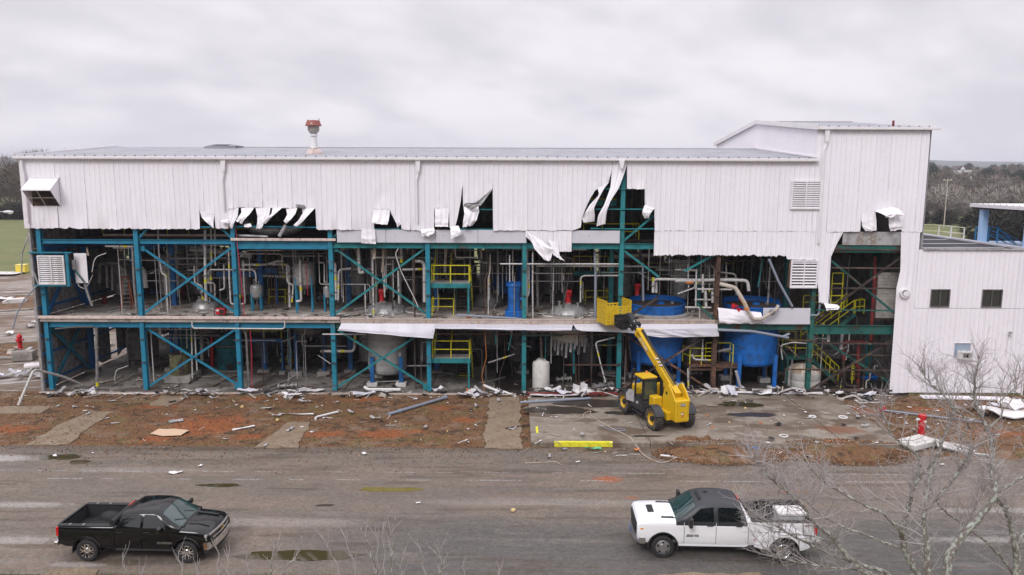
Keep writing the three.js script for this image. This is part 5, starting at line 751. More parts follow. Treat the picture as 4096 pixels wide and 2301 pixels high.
leggedVessel('small silver vessel on four blue legs on the upper floor', 12.55, -2.9, .42, 5.55, 6.62, mt.silver, mt.blue); leggedVessel('large jacketed silver vessel on blue legs beside white pipes', 15.85, -2.65, .73, 6.3, 8.2, mt.silver, mt.blue, 4); leggedVessel('slim silver vessel on blue legs hidden by a column', 17.36, -2.7, .27, 5.65, 6.55, mt.silver, mt.blue, 4); leggedVessel('wide grey vessel high behind the teal cross brace', 21.1, -5.9, 1.75, 6.9, 9.35, mt.silverDark, mt.brownSteel, 4, mt.silverDark);
// hull bottoms of vessels hung below the upper floor
for (const [x, z, r, yb, l] of [[4.75, -5.2, 1.15, 2.7, 'dark vessel belly hung under the floor beside the second column'], [15.7, -4.3, 1.2, 2.85, 'grey vessel belly hung under the floor on tall blue legs']]) { const o = thing('hung_vessel', l, 'vessel', [x, 0, z]); mesh('shell', lathe([[r, 4.55], [r, yb + .5]], 0, 0, 30), mt.silverDark, o); mesh('bottom_head', lathe([[r, yb + .51], [r * .9, yb + .22], [r * .5, yb + .03], [0, yb]], 0, 0, 30), mt.silverDark, o); mesh('drain', cyl([0, yb - .4, 0], [0, yb + .05, 0], .09), mt.steelPipe, o); for (const s of [-1, 1]) { const l2 = mesh('leg', cyl([s * r * .8, .35, .3], [s * r * .8, yb + .6, .3], .13), mt.blueDeep, o); mesh('plinth', box(s * r * .8 - .45, s * r * .8 + .45, .05, .36, -.9, .7, .03), mt.concrete, l2); } }
// blue upright filter housing, olive drum, teal tank, plastic tanks
{ const o = thing('filter_housing', 'upright blue cylinder bolted to a blue box base', 'filter housing', [29.85, 4.8, -1.0]); mesh('body', lathe([[.44, .4], [.44, .5], [.41, .52], [.4, 2.0], [.46, 2.02], [.46, 2.12], [.4, 2.2], [.22, 2.3], [0, 2.33]], 0, 0, 28), mt.tankBlue, o); mesh('base_box', box(-.58, .56, 0, .42, -.5, .45, .03), mt.tankBlue, o); mesh('side_nozzle', [cyl([.4, 1.15, 0], [.62, 1.15, 0], .12), cyl([.58, 1.15, 0], [.64, 1.15, 0], .18)], mt.tankBlue, o); for (let i = 0; i < 8; i++) mesh('clamp_bolt', cyl([.47 * Math.cos(i * .785), 1.98, .47 * Math.sin(i * .785)], [.47 * Math.cos(i * .785), 2.3, .47 * Math.sin(i * .785)], .035, .035, 6), mt.tankBlue, o); mesh('top_pipe', tube([[.0, 2.3, .1], [0, 2.6, .1], [.02, 2.7, .45], [.02, .05, .5]], .035, 8), mt.steelPipe, o); }
{ const o = mesh('plinth', box(6.5, 8.25, .05, .48, -3.6, -1.75, .03), mt.concrete); tag(o, 'low concrete plinth under the olive drum', 'plinth'); }
{ const o = thing('olive_drum', 'stained olive drum on the concrete plinth', 'drum', [7.25, .48, -2.6]); mesh('shell', lathe([[.62, 0], [.65, .05], [.66, .7], [.64, 1.3], [.67, 1.32], [.66, 1.4], [.6, 1.42]], 0, 0, 32), mt.olive, o); mesh('lid', lathe([[.64, 1.4], [.5, 1.47], [.2, 1.5], [0, 1.5]], 0, 0, 32), mt.brownSteel, o); mesh('sticker', box(-.05, .06, 1.0, 1.12, .63, .645).rotateY(-.7), mt.white, o); mesh('drip_stain', grid(5, 8, (u, v) => { const a = .2 + .5 * u + .12 * Math.sin(v * 7); return [.672 * Math.sin(a), .1 + v * (.9 + .3 * u), .672 * Math.cos(a)]; }), mt.brownSteel, o); nozzle(o, .2, 1.45, .2, .07, .15); }
{ const o = thing('teal_tank', 'tall plain teal tank on the ground floor behind the blue brace', 'tank', [9.4, .1, -5.7]); mesh('shell', lathe([[.84, 0], [.85, .02], [.83, 1.2], [.85, 1.24], [.82, 2.35]], 0, 0, 36), mt.tankTeal, o); mesh('top', lathe([[.83, 2.34], [.6, 2.55], [.2, 2.62], [0, 2.62]], 0, 0, 36), mt.tankTeal, o); mesh('manway', lathe([[.2, 0], [.25, .02], [.25, .1], [0, .12]], 0, 0, 18).rotateX(Math.PI / 2).translate(.35, .3, .78), mt.black, o); mesh('base', box(-1, 1, -.05, .02, -1, 1), mt.concrete, o); }
{ const o = thing('plastic_tank', 'upright white plastic tank standing by the apron edge', 'tank', [31.62, .05, -.55]); mesh('body', lathe([[.54, 0], [.56, .06], [.56, 1.72], [.53, 1.84], [.3, 1.95], [.3, 2.02], [0, 2.02]], 0, 0, 36), mt.tankWhite, o); mesh('cap', lathe([[.2, 2.02], [.2, 2.1], [0, 2.1]], 0, 0, 18), mt.sheetGrey, o); mesh('outlet', [cyl([.5, .3, .1], [.8, .3, .15], .06), cyl([.72, .3, .14], [.76, .3, .15], .1)], mt.steelPipe, o); }
{ const o = thing('domed_plastic_tank', 'wide white tank with a dirty domed lid beside the green column', 'tank', [49.2, .05, -2.0]); mesh('body', lathe([[1.1, 0], [1.13, .05], [1.13, .45], [1.12, .47], [1.13, .49], [1.13, .98]], 0, 0, 40), mt.tankWhite, o); mesh('lid', lathe([[1.13, .975], [1.05, 1.1], [.7, 1.36], [.4, 1.46], [.2, 1.5], [0, 1.5]], 0, 0, 40), painted([.36, .27, .19], [.52, .47, .42], .4, 95, .3, .8, .6), o); mesh('fitting', cyl([-.1, 1.0, 1.1], [-.1, 1.0, 1.22], .09), mt.tankWhite, o); }
// ---------------------------------------------------------------- guard rails, landings and stairs
function railing(label, pts, h = 1.07, m = mt.yellow, step = 1.5, toe = false) {
  const o = thing('guard_rail', label, 'railing', [0, 0, 0]); const P = pts.map(v3);
  for (let i = 0; i < P.length - 1; i++) { const a = P[i], b = P[i + 1], n = Math.max(1, Math.round(a.distanceTo(b) / step)); for (let k = i ? 1 : 0; k <= n; k++) { const p = a.clone().lerp(b, k / n); mesh('post', bar([p.x, p.y, p.z], [p.x, p.y + h, p.z], .045, .045), m, o); } for (const k of [.52, 1]) mesh(k < 1 ? 'mid_rail' : 'top_rail', bar([a.x, a.y + h * k, a.z], [b.x, b.y + h * k, b.z], .045, .05), m, o); if (toe) mesh('toe_board', bar([a.x, a.y + .1, a.z + .03], [b.x, b.y + .1, b.z + .03], .02, .16), mt.pinkEdge, o); }
  return o;
}
railing('long yellow railing on the dim third level at the left', [[1.5, 9.62, -4.75], [11.9, 9.62, -4.75]], 1.07, mt.yellow, 1.5, true);
railing('yellow railing round a floor opening behind the small silver vessel', [[12.5, 4.8, -5.7], [12.5, 4.8, -5.4], [13.7, 4.8, -5.4], [13.7, 4.8, -5.9]], 1.07, mt.yellow, .7);
railing('yellow railing behind the gusseted dome', [[34.95, 4.8, -7.2], [34.95, 4.8, -6], [36.6, 4.8, -6], [36.6, 4.8, -7.6]], .98, mt.yellow, .85);
railing('yellow railing on the teal catwalk above the gusseted dome', [[34.1, 7.18, -6], [36.5, 7.18, -6]], 1.05, mt.yellow, 1.2);
{ const o = mesh('catwalk_beam', ibeam([34.1, 7.0, -6], [36.6, 7.0, -6], .3, .32), mt.teal); tag(o, 'teal catwalk beam above the gusseted dome', 'beam'); }
railing('yellow railing left on the third level behind the torn hole', [[34.5, 9.62, -3.4], [38.2, 9.62, -3.4], [38.2, 9.62, -6]], 1.07, mt.yellow, 1.2);
{ const o = mesh('crane_beam', [ibeam([33.5, 12.35, -2.6], [36.5, 12.35, -2.6], .25, .12)], mt.yellow); tag(o, 'yellow runway beam seen through the torn hole', 'beam'); } { const o = mesh('crane_beam', ibeam([33.5, 12.1, -2.2], [36.5, 12.1, -2.2], .2, .36), mt.teal); tag(o, 'teal beam with bolt plates seen through the torn hole', 'beam'); }
function stairs(label, a, b, w, m = mt.green, n = 12) { // a foot, b head: middle of the flight
  const o = thing('stair_flight', label, 'stairs', [0, 0, 0]); a = v3(a); b = v3(b); const d = V(b.x - a.x, 0, b.z - a.z).normalize(), s = V(-d.z, 0, d.x).multiplyScalar(w / 2);
  for (const k of [-1, 1]) mesh('stringer', bar(a.clone().addScaledVector(s, k), b.clone().addScaledVector(s, k), .06, .26), m, o);
  for (let i = 1; i <= n; i++) { const p = a.clone().lerp(b, (i - .5) / n); mesh('tread', bar(p.clone().addScaledVector(s, -.96), p.clone().addScaledVector(s, .96), .26, .04), mt.brownSteel, o); }
  return o;
}
function stairRail(label, a, b, side, h = 1) { const o = thing('stair_rail', label, 'handrail', [0, 0, 0]); a = v3(a); b = v3(b); for (const k of [.5, 1]) mesh(k < 1 ? 'mid_rail' : 'top_rail', bar([a.x, a.y + h * k, a.z], [b.x, b.y + h * k, b.z], .045, .045), mt.yellow, o); for (let i = 0; i <= 3; i++) { const p = a.clone().lerp(b, i / 3); mesh('post', bar([p.x, p.y, p.z], [p.x, p.y + h, p.z], .045, .045), mt.yellow, o); } return o; }
for (const [y, who, up_] of [[2.15, 'lower', .05], [7.05, 'upper', 4.8]]) {
  const o = thing('stair_landing', `${who} teal stair landing with a yellow railing`, 'landing', [0, 0, 0]); mesh('edge_beam', box(24.45, 27.05, y - .3, y, -.42, -.34), mt.teal, o); mesh('side_beam', box(26.97, 27.05, y - .3, y, -1.5, -.43), mt.teal, o); mesh('deck', box(24.45, 26.96, y - .02, y + .03, -1.5, -.43), mt.concrete, o); mesh('leg', box(26.88, 27.0, up_, y - .31, -.36, -.26), mt.teal, o); mesh('leg_foot', box(26.78, 27.1, up_, up_ + .1, -.46, -.16), mt.orange, o);
  railing(`yellow railing round the ${who} stair landing`, [[24.6, y, -1.4], [24.6, y, -.4], [26.98, y, -.4], [26.98, y, -1.4]], 1.15, mt.yellow, 1.2);
  stairs(`${who} stair flight climbing to the landing on its right side`, [26.5, up_, -3.4], [26.5, y, -1.45], .95, mt.green, 9); stairs(`${who} stair flight climbing away from the landing on its left side`, [25.2, y, -1.5], [25.2, y + 2.6, -4.3], .95, mt.green, 11);
  stairRail(`yellow handrail left of the ${who} climbing flight`, [24.66, y, -1.5], [24.66, y + 2.6, -4.3]); stairRail(`yellow handrail right of the ${who} climbing flight`, [25.72, y, -1.5], [25.72, y + 2.6, -4.3]); stairRail(`yellow handrail on the outer side of the ${who} first flight`, [27.02, up_, -3.4], [27.02, y, -1.5]);
}
{ const o = mesh('painted_step', box(25.95, 27.05, .05, .3, -3.75, -3.35, .02), mt.yellowKerb); tag(o, 'yellow painted step at the foot of the stair', 'step'); }
railing('low yellow railing on the upper floor left of the stair', [[24.5, 4.8, -2.4], [24.5, 4.8, -1.4], [25.9, 4.8, -1.4], [25.9, 4.8, -2.6]], 1.1, mt.yellow, 1.4);
// blue landing on the ground floor
{ const o = thing('blue_landing', 'blue steel landing on thin legs on the ground floor', 'landing', [0, 0, 0]); mesh('deck_beam', box(11.2, 13.8, 2.35, 2.58, -4.2, -4.1), mt.blueDeep, o); mesh('deck', box(11.2, 13.8, 2.58, 2.62, -5.8, -4.1), mt.brownSteel, o); for (const [x, z] of [[11.25, -4.15], [13.7, -4.15], [13.7, -5.7]]) { const l = mesh('leg', box(x - .05, x + .05, .3, 2.35, z - .05, z + .05), mt.blueDeep, o); mesh('foot', box(x - .22, x + .22, .05, .3, z - .2, z + .2, .02), mt.concrete, l); } }
railing('yellow railing on the blue landing', [[11.3, 2.62, -4.15], [13.7, 2.62, -4.15], [13.7, 2.62, -5.6]], 1.0, mt.yellow, 1.2); stairs('dark stair flight behind the blue landing', [13.2, .05, -7.6], [13.2, 2.5, -5.2], .9, mt.brownSteel, 9); { const o = mesh('painted_step', box(12.4, 13.8, .05, .28, -8.1, -7.7), mt.yellowKerb); tag(o, 'yellow step behind the blue landing', 'step'); }
{ const o = thing('steel_stand', 'blue steel frame behind the small silver vessel', 'frame', [0, 0, 0]); mesh('beam', box(12.0, 13.3, 7.05, 7.45, -5.1, -5.0), mt.blueDeep, o); mesh('beam', box(9.0, 11.9, 6.8, 7.15, -5.2, -5.1), mt.blueDeep, o); mesh('leg', box(13.18, 13.28, 4.8, 7.05, -5.1, -5.0), mt.blueDeep, o); }
// brown platform with rails under the manifold
{ const o = thing('brown_platform', 'rusty brown platform with open legs between the blue tanks', 'platform', [0, 0, 0]); mesh('deck', box(41.2, 44.5, 1.62, 1.8, -1.4, -.5), mt.rusty, o); mesh('edge', box(41.1, 43.4, 1.4, 1.5, -.6, -.45), mt.rusty, o); for (const x of [41.25, 43.95]) mesh('leg', box(x - .05, x + .05, .05, 1.62, -.6, -.5), mt.steelPipe, o); }
railing('yellow railing at the left of the rusty platform', [[40.95, 1.8, -1.3], [41.25, 1.8, -.55], [42.75, 1.8, -.55]], 1.05, mt.yellow, .8); railing('yellow railing at the right of the rusty platform', [[42.45, 1.8, -1.3], [44.05, 1.8, -1.3], [44.05, 1.8, -.6]], 1.25, mt.yellow, 1.6);
// stair at the right end
{ const o = thing('stair_landing', 'dark green landing beside the white domed tank', 'landing', [0, 0, 0]); mesh('deck', box(47.9, 49.45, 1.85, 2.05, -2.6, -1.7), mt.green, o); mesh('leg', box(48.0, 48.1, .05, 1.85, -1.8, -1.7), mt.green, o); }
railing('yellow railing round the green landing', [[47.9, 2.05, -2.5], [48.5, 2.05, -1.75], [49.35, 2.05, -1.75]], 1.1, mt.yellow, .85); railing('yellow railing behind the green landing', [[47.6, 2.3, -2.9], [48.95, 2.3, -2.9]], 1.2, mt.yellow, .7);
stairs('green stair flight going down behind the white domed tank', [51.6, .1, -2.3], [49.5, 2.0, -2.3], .9, mt.green, 8); stairRail('yellow handrail on the front of the descending green stair', [51.5, .35, -1.85], [49.7, 2.0, -1.85], 1, .98); stairRail('yellow handrail on the back of the descending green stair', [51.6, .35, -2.75], [49.8, 2.05, -2.75], 1, .98);
stairs('green stair flight climbing right to the upper landing', [49.6, 2.05, -3.1], [52.7, 4.75, -3.1], .9, mt.green, 11); stairRail('yellow handrail on the front of the climbing green stair', [49.7, 2.5, -2.65], [52.6, 4.75, -2.65], 1, .95); stairRail('yellow handrail on the back of the climbing green stair', [49.5, 2.6, -3.55], [52.5, 5.1, -3.55], 1, .95); railing('yellow railing on the upper landing at the block wall', [[52.7, 4.75, -2.7], [53.4, 4.75, -2.9], [53.4, 4.75, -3.6]], .95, mt.yellow, .7);
{ const o = thing('caged_ladder', 'yellow caged ladder in the dark beside the hanging sheet', 'ladder', [0, 0, 0]); for (const x of [50.75, 51.45]) mesh('stile', bar([x, 5.0, -2], [x, 7.6, -2], .06, .06), mt.yellow, o); for (const y of [5.4, 6.1, 6.9, 7.6]) mesh('hoop', bar([50.75, y, -2], [51.45, y, -2], .05, .06), mt.yellow, o); } railing('yellow level rail across the dark upper right bay', [[49.1, 5.1, -2.4], [51.8, 5.1, -2.4]], .95, mt.yellow, 2.6);
// ladder, bins, drums, generator
{ const o = thing('step_ladder', 'orange step ladder standing open on the upper floor', 'ladder', [3.6, 4.8, -3.2], .3); for (const s of [-1, 1]) { mesh('stile', bar([s * .32, 0, .45], [s * .18, 2.2, 0], .06, .04), mt.redDark, o); mesh('stile', bar([s * .34, 0, -.5], [s * .18, 2.2, -.05], .05, .04), mt.orange, o); } for (let i = 1; i < 8; i++) mesh('rung', bar([-.32 + .018 * i, i * .27, .45 - .056 * i], [.32 - .018 * i, i * .27, .45 - .056 * i], .07, .03), mt.silver, o); mesh('cap', box(-.22, .22, 2.18, 2.25, -.12, .08), mt.redDark, o); }
for (const [x, z] of [[1.1, -9.6], [2.6, -10.2]]) { const o = thing('blue_bin', 'blue ribbed plastic bin at the back of the upper floor', 'bin', [x, 4.8, z], 0, 'blue bins upstairs'); mesh('tub', [box(-.6, .6, 0, .06, -.5, .5), box(-.6, .6, .06, 1.2, .45, .5), box(-.6, .6, .06, 1.2, -.5, -.45), box(-.6, -.55, .06, 1.2, -.44, .44), box(.55, .6, .06, 1.2, -.44, .44)], mt.tankBlue, o); mesh('rim', box(-.65, .65, 1.2, 1.27, .42, .55), mt.tankBlue, o); for (let i = 0; i < 4; i++) mesh('rib', box(-.45 + i * .3, -.39 + i * .3, .1, 1.15, .5, .54), mt.tankBlue, o); }
for (const [x, z, y] of [[4.6, -7.2, 4.8], [5.3, -7.6, 4.8], [.9, -5.4, 4.8]]) { const o = thing('red_drum', y > 4 && x > 2 ? 'red steel drum standing beyond the step ladder' : 'red drum in the dim corner of the upper floor', 'drum', [x, y, z], 0, x > 2 ? 'red drums beyond the ladder' : undefined); const s = x > 2 ? 1.25 : .55; mesh('shell', lathe([[.3, 0], [.31, .02], [.3, .3], [.315, .32], [.3, .34], [.3, .6], [.315, .62], [.3, .64], [.3, .88], [.31, .9], [.28, .9], [.28, .87], [0, .87]].map(([a, b]) => [a * s, b * s]), 0, 0, 24), mt.redDark, o); }
{ const o = thing('generator', 'small red portable generator on the upper floor edge', 'generator', [10.85, 4.82, -1.0], .1); mesh('casing', box(-.3, .3, .08, .5, -.25, .25, .05), mt.red, o); mesh('frame', [tube([[-.36, 0, -.28], [-.36, .56, -.28], [.36, .56, -.28], [.36, 0, -.28]], .022, 6), tube([[-.36, 0, .28], [-.36, .56, .28], [.36, .56, .28], [.36, 0, .28]], .022, 6)], mt.black, o); mesh('panel', box(-.05, .22, .15, .4, .251, .262), mt.black, o); mesh('label_plate', box(-.24, -.08, .3, .42, .251, .26), mt.white, o); }
// ---------------------------------------------------------------- the dim clutter farther in
const deepPipes = [], DEEPCOL = { darkPipe: [.06, .055, .052], steelPipe: [.26, .25, .245], palePipe: [.52, .5, .49], rusty: [.1, .05, .035], silverDark: [.16, .155, .15], brownSteel: [.06, .045, .04] };
{ const r = rng(99), P = ['darkPipe', 'steelPipe', 'palePipe', 'darkPipe', 'rusty', 'silverDark'];
  for (let i = 0; i < 420; i++) {
    const upst = r() < .62, y0 = upst ? 4.8 : .06, y1 = upst ? 9.1 : 4.2, x = .6 + r() * (upst ? 47 : 53), z = -6 - r() * 15, R = .025 + .07 * r() * r(), m = P[Math.floor(r() * P.length)], t = r(); let pts;
    if (t < .5) { const k = r() < .5 ? y0 : lerp(y0, y1, .3 * r()); pts = [[x, k, z], [x, y1, z]]; if (r() < .4) pts = [[x, k, z], [x, lerp(y0, y1, .5 + .4 * r()), z], [clamp(x + (r() - .5) * 3, .5, 54), lerp(y0, y1, .5 + .4 * r()), z]]; }
    else if (t < .85) { const y = lerp(y0, y1, .35 + .63 * r()), L = 1.5 + 5 * r(); pts = [[x, y, z], [Math.min(x + L, upst ? 48 : 54.5), y, z]]; if (r() < .5) pts.push([Math.min(x + L, upst ? 48 : 54.5), y0 + (y - y0) * r(), z]); }
    else { const y = lerp(y0, y1, .5 + .48 * r()); pts = [[x, y, z], [x, y, Math.min(z + 3 + 4 * r(), -3.5)]]; }
    deepPipes.push([tube(pts, R, 6, .15), DEEPCOL[m]]);
  }
  const kinds = [['silverDark', 'dull silver'], ['blackPipe', 'black'], ['brownSteel', 'brown'], ['tankTeal', 'teal'], ['tankBlue', 'blue']];
  for (let i = 0; i < 34; i++) { const upst = i < 20, y0 = upst ? 4.8 : .06, x = 2 + (i % 17) * 2.9 + r() * 1.2, z = (upst ? -7 : -8) - r() * 12, R = .35 + .7 * r(), h = 1.2 + 2 * r(), [m, c] = kinds[Math.floor(r() * (r() < .75 ? 3 : 5))]; if (x > 48) continue;
    const o = thing('inner_vessel', `${c} vessel standing far inside the ${upst ? 'upper' : 'ground'} floor`, 'vessel', [x, y0, z], 0, `${c} vessels deep inside, ${upst ? 'upper' : 'ground'} floor`); mesh('shell', lathe([[R, .5], [R, .5 + h]], 0, 0, 20), mt[m], o); mesh('top_head', lathe([[R, .5 + h], [R * .8, .5 + h + R * .25], [R * .3, .5 + h + R * .36], [0, .5 + h + R * .37]], 0, 0, 20), mt[m], o); mesh('bottom_head', lathe([[R, .5], [R * .7, .35], [0, .28]], 0, 0, 20), mt[m], o); for (let k = 0; k < 3; k++) mesh('leg', box(R * .9 * Math.cos(k * 2.09) - .05, R * .9 * Math.cos(k * 2.09) + .05, 0, .7, R * .9 * Math.sin(k * 2.09) - .05, R * .9 * Math.sin(k * 2.09) + .05), mt.brownSteel, o); nozzle(o, 0, .5 + h + R * .36, 0, .06, .3, mt.steelPipe); }
  for (let i = 0; i < 30; i++) { const upst = i % 2, x = 1.5 + r() * (upst ? 46 : 52), z = -4 - r() * 8, y = upst ? 4.8 : .06; const o = thing('pump_set', `small dark pump set on the ${upst ? 'upper' : 'ground'} floor among the pipes`, 'pump', [x, y, z], r() * 6, `dark pump sets, ${upst ? 'upper' : 'ground'} floor`); mesh('base', box(-.45, .45, 0, .12, -.2, .2), mt.brownSteel, o); const g = lathe([[.0, -.3], [.15, -.28], [.17, -.2], [.17, .2], [.1, .26], [0, .26]], 0, 0, 14); g.rotateZ(Math.PI / 2); mesh('motor', g.translate(-.15, .3, 0), i % 5 ? mt.darkPipe : mt.redDark, o); mesh('volute', lathe([[.05, -.08], [.2, -.06], [.2, .06], [.05, .08]], 0, 0, 14).rotateZ(Math.PI / 2).translate(.28, .32, 0), mt.steelPipe, o); mesh('outlet', cyl([.28, .45, 0], [.28, .75, 0], .05), mt.steelPipe, o); }
}
// fallen machine parts on the ground floor near the opening
function valveBody(label, x, y, z, turn, s, m, group) { const o = thing('pipe_valve', label, 'valve', [x, y, z], turn, group); const g = tube([[-.45 * s, .16 * s, 0], [.5 * s, .2 * s, 0]], .09 * s, 10); mesh('body', g, m, o); for (const k of [-.4, -.1, .25, .45]) mesh('flange', tube([[k * s, .165 * s, 0], [(k + .06) * s, .17 * s, 0]], .17 * s, 12), m, o); mesh('bonnet', cyl([.1 * s, .2 * s, 0], [.12 * s, .5 * s, .1 * s], .07 * s), m, o); return o; }
valveBody('fallen pump and pipe fittings on the floor edge near the red rope', 15.1, .05, -.4, .15, 1.3, mt.steelPipe); valveBody('blue and silver pump lying beside the sixth column', 35.6, .05, -.6, .4, 1.5, mt.steelPipe); valveBody('grey valve block standing near the sixth column', 34.3, .05, -.4, 1.4, 1.1, mt.palePipe); valveBody('shiny pipe piece lying deep by the torn lagging', 33.2, .05, -2.5, .2, 1.1, mt.silver);
for (const [x, z, t] of [[20.4, -1.0, .2], [21.4, -.8, 1], [22, -.9, 2], [6.9, -1.2, .4], [24.2, -.9, .3]]) valveBody('small pale pipe fitting lying on the upper floor', x, 4.8, z, t, .45, mt.palePipe, 'pipe fittings dropped upstairs');
for (const [x, y, z, l] of [[52.6, .05, -1.3, 'red pipe header with valves at the right end'], [51.7, .05, -1.4, 'brown pipe header with valves at the right end']]) { const o = thing('pipe_header', l, 'pipe header', [x, y, z]); for (let k = 0; k < 3; k++) mesh('flange', cyl([0, .3 + k * .45, 0], [0, .36 + k * .45, 0], .2), mt.brownSteel, o); mesh('riser', cyl([0, 0, 0], [0, 1.4, 0], .11), l[0] === 'r' ? mt.redDark : mt.brownSteel, o); mesh('branch', cyl([0, .9, 0], [-.4, .9, .15], .07), mt.brownSteel, o); mesh('hand_wheel', new THREE.TorusGeometry(.14, .015, 6, 18).translate(-.42, .9, .18), mt.redDark, o); }
{ const o = valveBody('bright blue pump in the dark at the right end', 53.7, .3, -2.2, .2, 1.1, mt.tankBlue); }
{ const o = thing('paint_marks', 'yellow hand valves among the dark pipes at the right end', 'valve', [52.1, .4, -1.1]); mesh('stem', cyl([0, 0, 0], [0, 1.2, 0], .025), mt.yellow, o); for (const y of [.35, .7, 1.1]) mesh('hand_wheel', new THREE.TorusGeometry(.11, .018, 6, 16).translate(0, y, .03), mt.yellow, o); }

// thin pipes, hangers and conduits between the vessels near the front
{ const r = rng(1234), P = ['palePipe', 'palePipe', 'palePipe', 'steelPipe', 'steelPipe', 'darkPipe', 'rusty'];
  for (let i = 0; i < 330; i++) { const upst = r() < .66, y0 = upst ? 4.8 : .06, y1 = upst ? 9.3 : 4.3, x = 3.2 + r() * (upst ? 44.5 : 50), z = -1.3 - 5.5 * r(), R = .022 + .04 * r() * r(), m = P[Math.floor(r() * P.length)], t = r(); let pts;
    if (t < .5) { const a = r() < .55 ? y0 : lerp(y0, y1, .15 + .4 * r()), b = r() < .7 ? y1 : lerp(y0, y1, .6 + .3 * r()); pts = [[x, a, z], [x, b, z]]; if (r() < .35) pts.push([x + (r() - .5) * 1.6, b, z]); }
    else if (t < .85) { const y = lerp(y0, y1, .4 + .58 * r()), L = .8 + 3.2 * r(); pts = [[x, y, z], [x + L, y, z]]; if (r() < .5) pts.push([x + L, lerp(y0, y, r()), z]); if (r() < .3) pts.unshift([x, lerp(y, y1, .8), z]); }
    else { const y = lerp(y0, y1, .3 + .6 * r()); pts = [[x, y, z], [x + (r() - .5) * 2, y + (r() - .5) * 1.5, z + .3]]; }
    for (const p of pts) p[0] = clamp(p[0], .5, upst ? 48.2 : 54.4);
    const mid = pts[pts.length >> 1]; if (i >= 125) deepPipes.push([tube(pts, R, 6, .15), DEEPCOL[m]]); else addPipe(pts, R, m, `thin ${colourOf[m]} conduit set back ${bayMark(mid[0], mid[1])}`); }
  // hanging light fittings and cable trays under the top floor
  for (let i = 0; i < 9; i++) { const x = 4 + i * 5, z = -2.5 - 2 * (i % 3); const o = thing('tube_light', 'dead white strip light hung under the top floor', 'light fitting', [x, 9.0, z], .3 * (i % 2), 'dead strip lights'); mesh('housing', box(-.65, .65, 0, .08, -.08, .08, .01), mt.white, o); mesh('hanger', bar([-.4, .08, 0], [-.4, .4, 0], .01, .01), mt.black, o); mesh('hanger', bar([.4, .08, 0], [.4, .4, 0], .01, .01), mt.black, o); }
  // rubbish on both floors
  const sc = (w, l, s) => grid(4, 3, (u, v) => [(u - .5) * l, .02 + .1 * vnoise(u * 3 + s, v * 3), (v - .5) * w]);
  const vs = [0, 1, 2, 3, 4, 5].map(k => sc(.12 + .2 * r(), .2 + .5 * r(), k * 7)), ms = [[mt.brownSteel, 'brown'], [mt.palePipe, 'pale'], [mt.black, 'black'], [mt.steelPipe, 'grey'], [mt.insul, 'buff']];
  for (let i = 0; i < 170; i++) { const upst = i % 3 > 0, x = .5 + r() * (upst ? 47 : 53), z = -.2 - 6 * r() * r(), [m, c] = ms[i % 5]; const o = mesh('floor_scrap', vs[i % 6], m); o.position.set(x, upst ? 4.8 : .06, z); o.rotation.y = r() * 6; tag(o, `${c} scrap of rubbish on the ${upst ? 'upper' : 'ground'} floor`, 'scrap', `${c} rubbish, ${upst ? 'upper' : 'ground'} floor`); }
}

// the far pipework that nobody could count, and cabinets and hoppers added to block light in the depth
{ const g = merge(deepPipes.map(([q]) => q)), n = g.attributes.position.count, col = new Float32Array(n * 3); let o = 0; for (const [q, c] of deepPipes) { const k = q.index ? q.index.count : q.attributes.position.count; for (let i = 0; i < k; i++, o++) col.set(c, o * 3); } g.setAttribute('color', new THREE.BufferAttribute(col, 3)); const m = mesh('deep_pipework', g, new THREE.MeshStandardMaterial({ vertexColors: true, roughness: .6, side: THREE.DoubleSide })); tag(m, 'tangle of thin pipes in the dim depth of both floors', 'pipework', null, 'stuff'); }
{ const r = rng(717); for (let i = 0; i < 40; i++) { const upst = i % 2 === 0, y = upst ? 4.8 : .06, k = i >> 1, x = 1.2 + k * 2.42 + r() * .7; if (upst && x > 47.5) continue; if (upst && [[2.6, 4.6], [26.2, 27.2], [31.6, 33.4], [36.4, 37.6]].some(([a, b]) => x > a && x < b)) continue; if (!upst && [[3, 5], [10.4, 12], [17.2, 18.4]].some(([a, b]) => x > a && x < b)) continue;
    const z = -9 - 4.5 * r(), w = .5 + .55 * r(), h = 1.7 + 1.6 * r(), hop = r() < .4; const o = thing(hop ? 'added_hopper' : 'added_cabinet', `${hop ? 'added dull steel hopper' : 'added grey equipment cabinet'} far back on the ${upst ? 'upper' : 'ground'} floor`, hop ? 'hopper' : 'cabinet', [x, y, z], 0, `${hop ? 'added steel hoppers' : 'added grey cabinets'}, ${upst ? 'upper' : 'ground'} floor`);
    if (hop) { mesh('bin', lathe([[w * .3, .6], [w, 1.4], [w, h + .6], [w * .9, h + .7], [0, h + .72]], 0, 0, 20), mt.silverDark, o); for (let q = 0; q < 4; q++) mesh('leg', box(w * .8 * Math.cos(q * 1.57 + .8) - .05, w * .8 * Math.cos(q * 1.57 + .8) + .05, 0, 1.6, w * .8 * Math.sin(q * 1.57 + .8) - .05, w * .8 * Math.sin(q * 1.57 + .8) + .05), mt.brownSteel, o); }
    else { mesh('case', box(-w, w, .1, h, -.35, .35, .02), mt.sheetGrey, o); mesh('plinth', box(-w, w, 0, .1, -.3, .3), mt.black, o); mesh('door', box(-w + .05, -.02, .2, h - .1, .35, .37), mt.sheetGrey, o); mesh('door', box(.02, w - .05, .2, h - .1, .35, .37), mt.sheetGrey, o); } } }

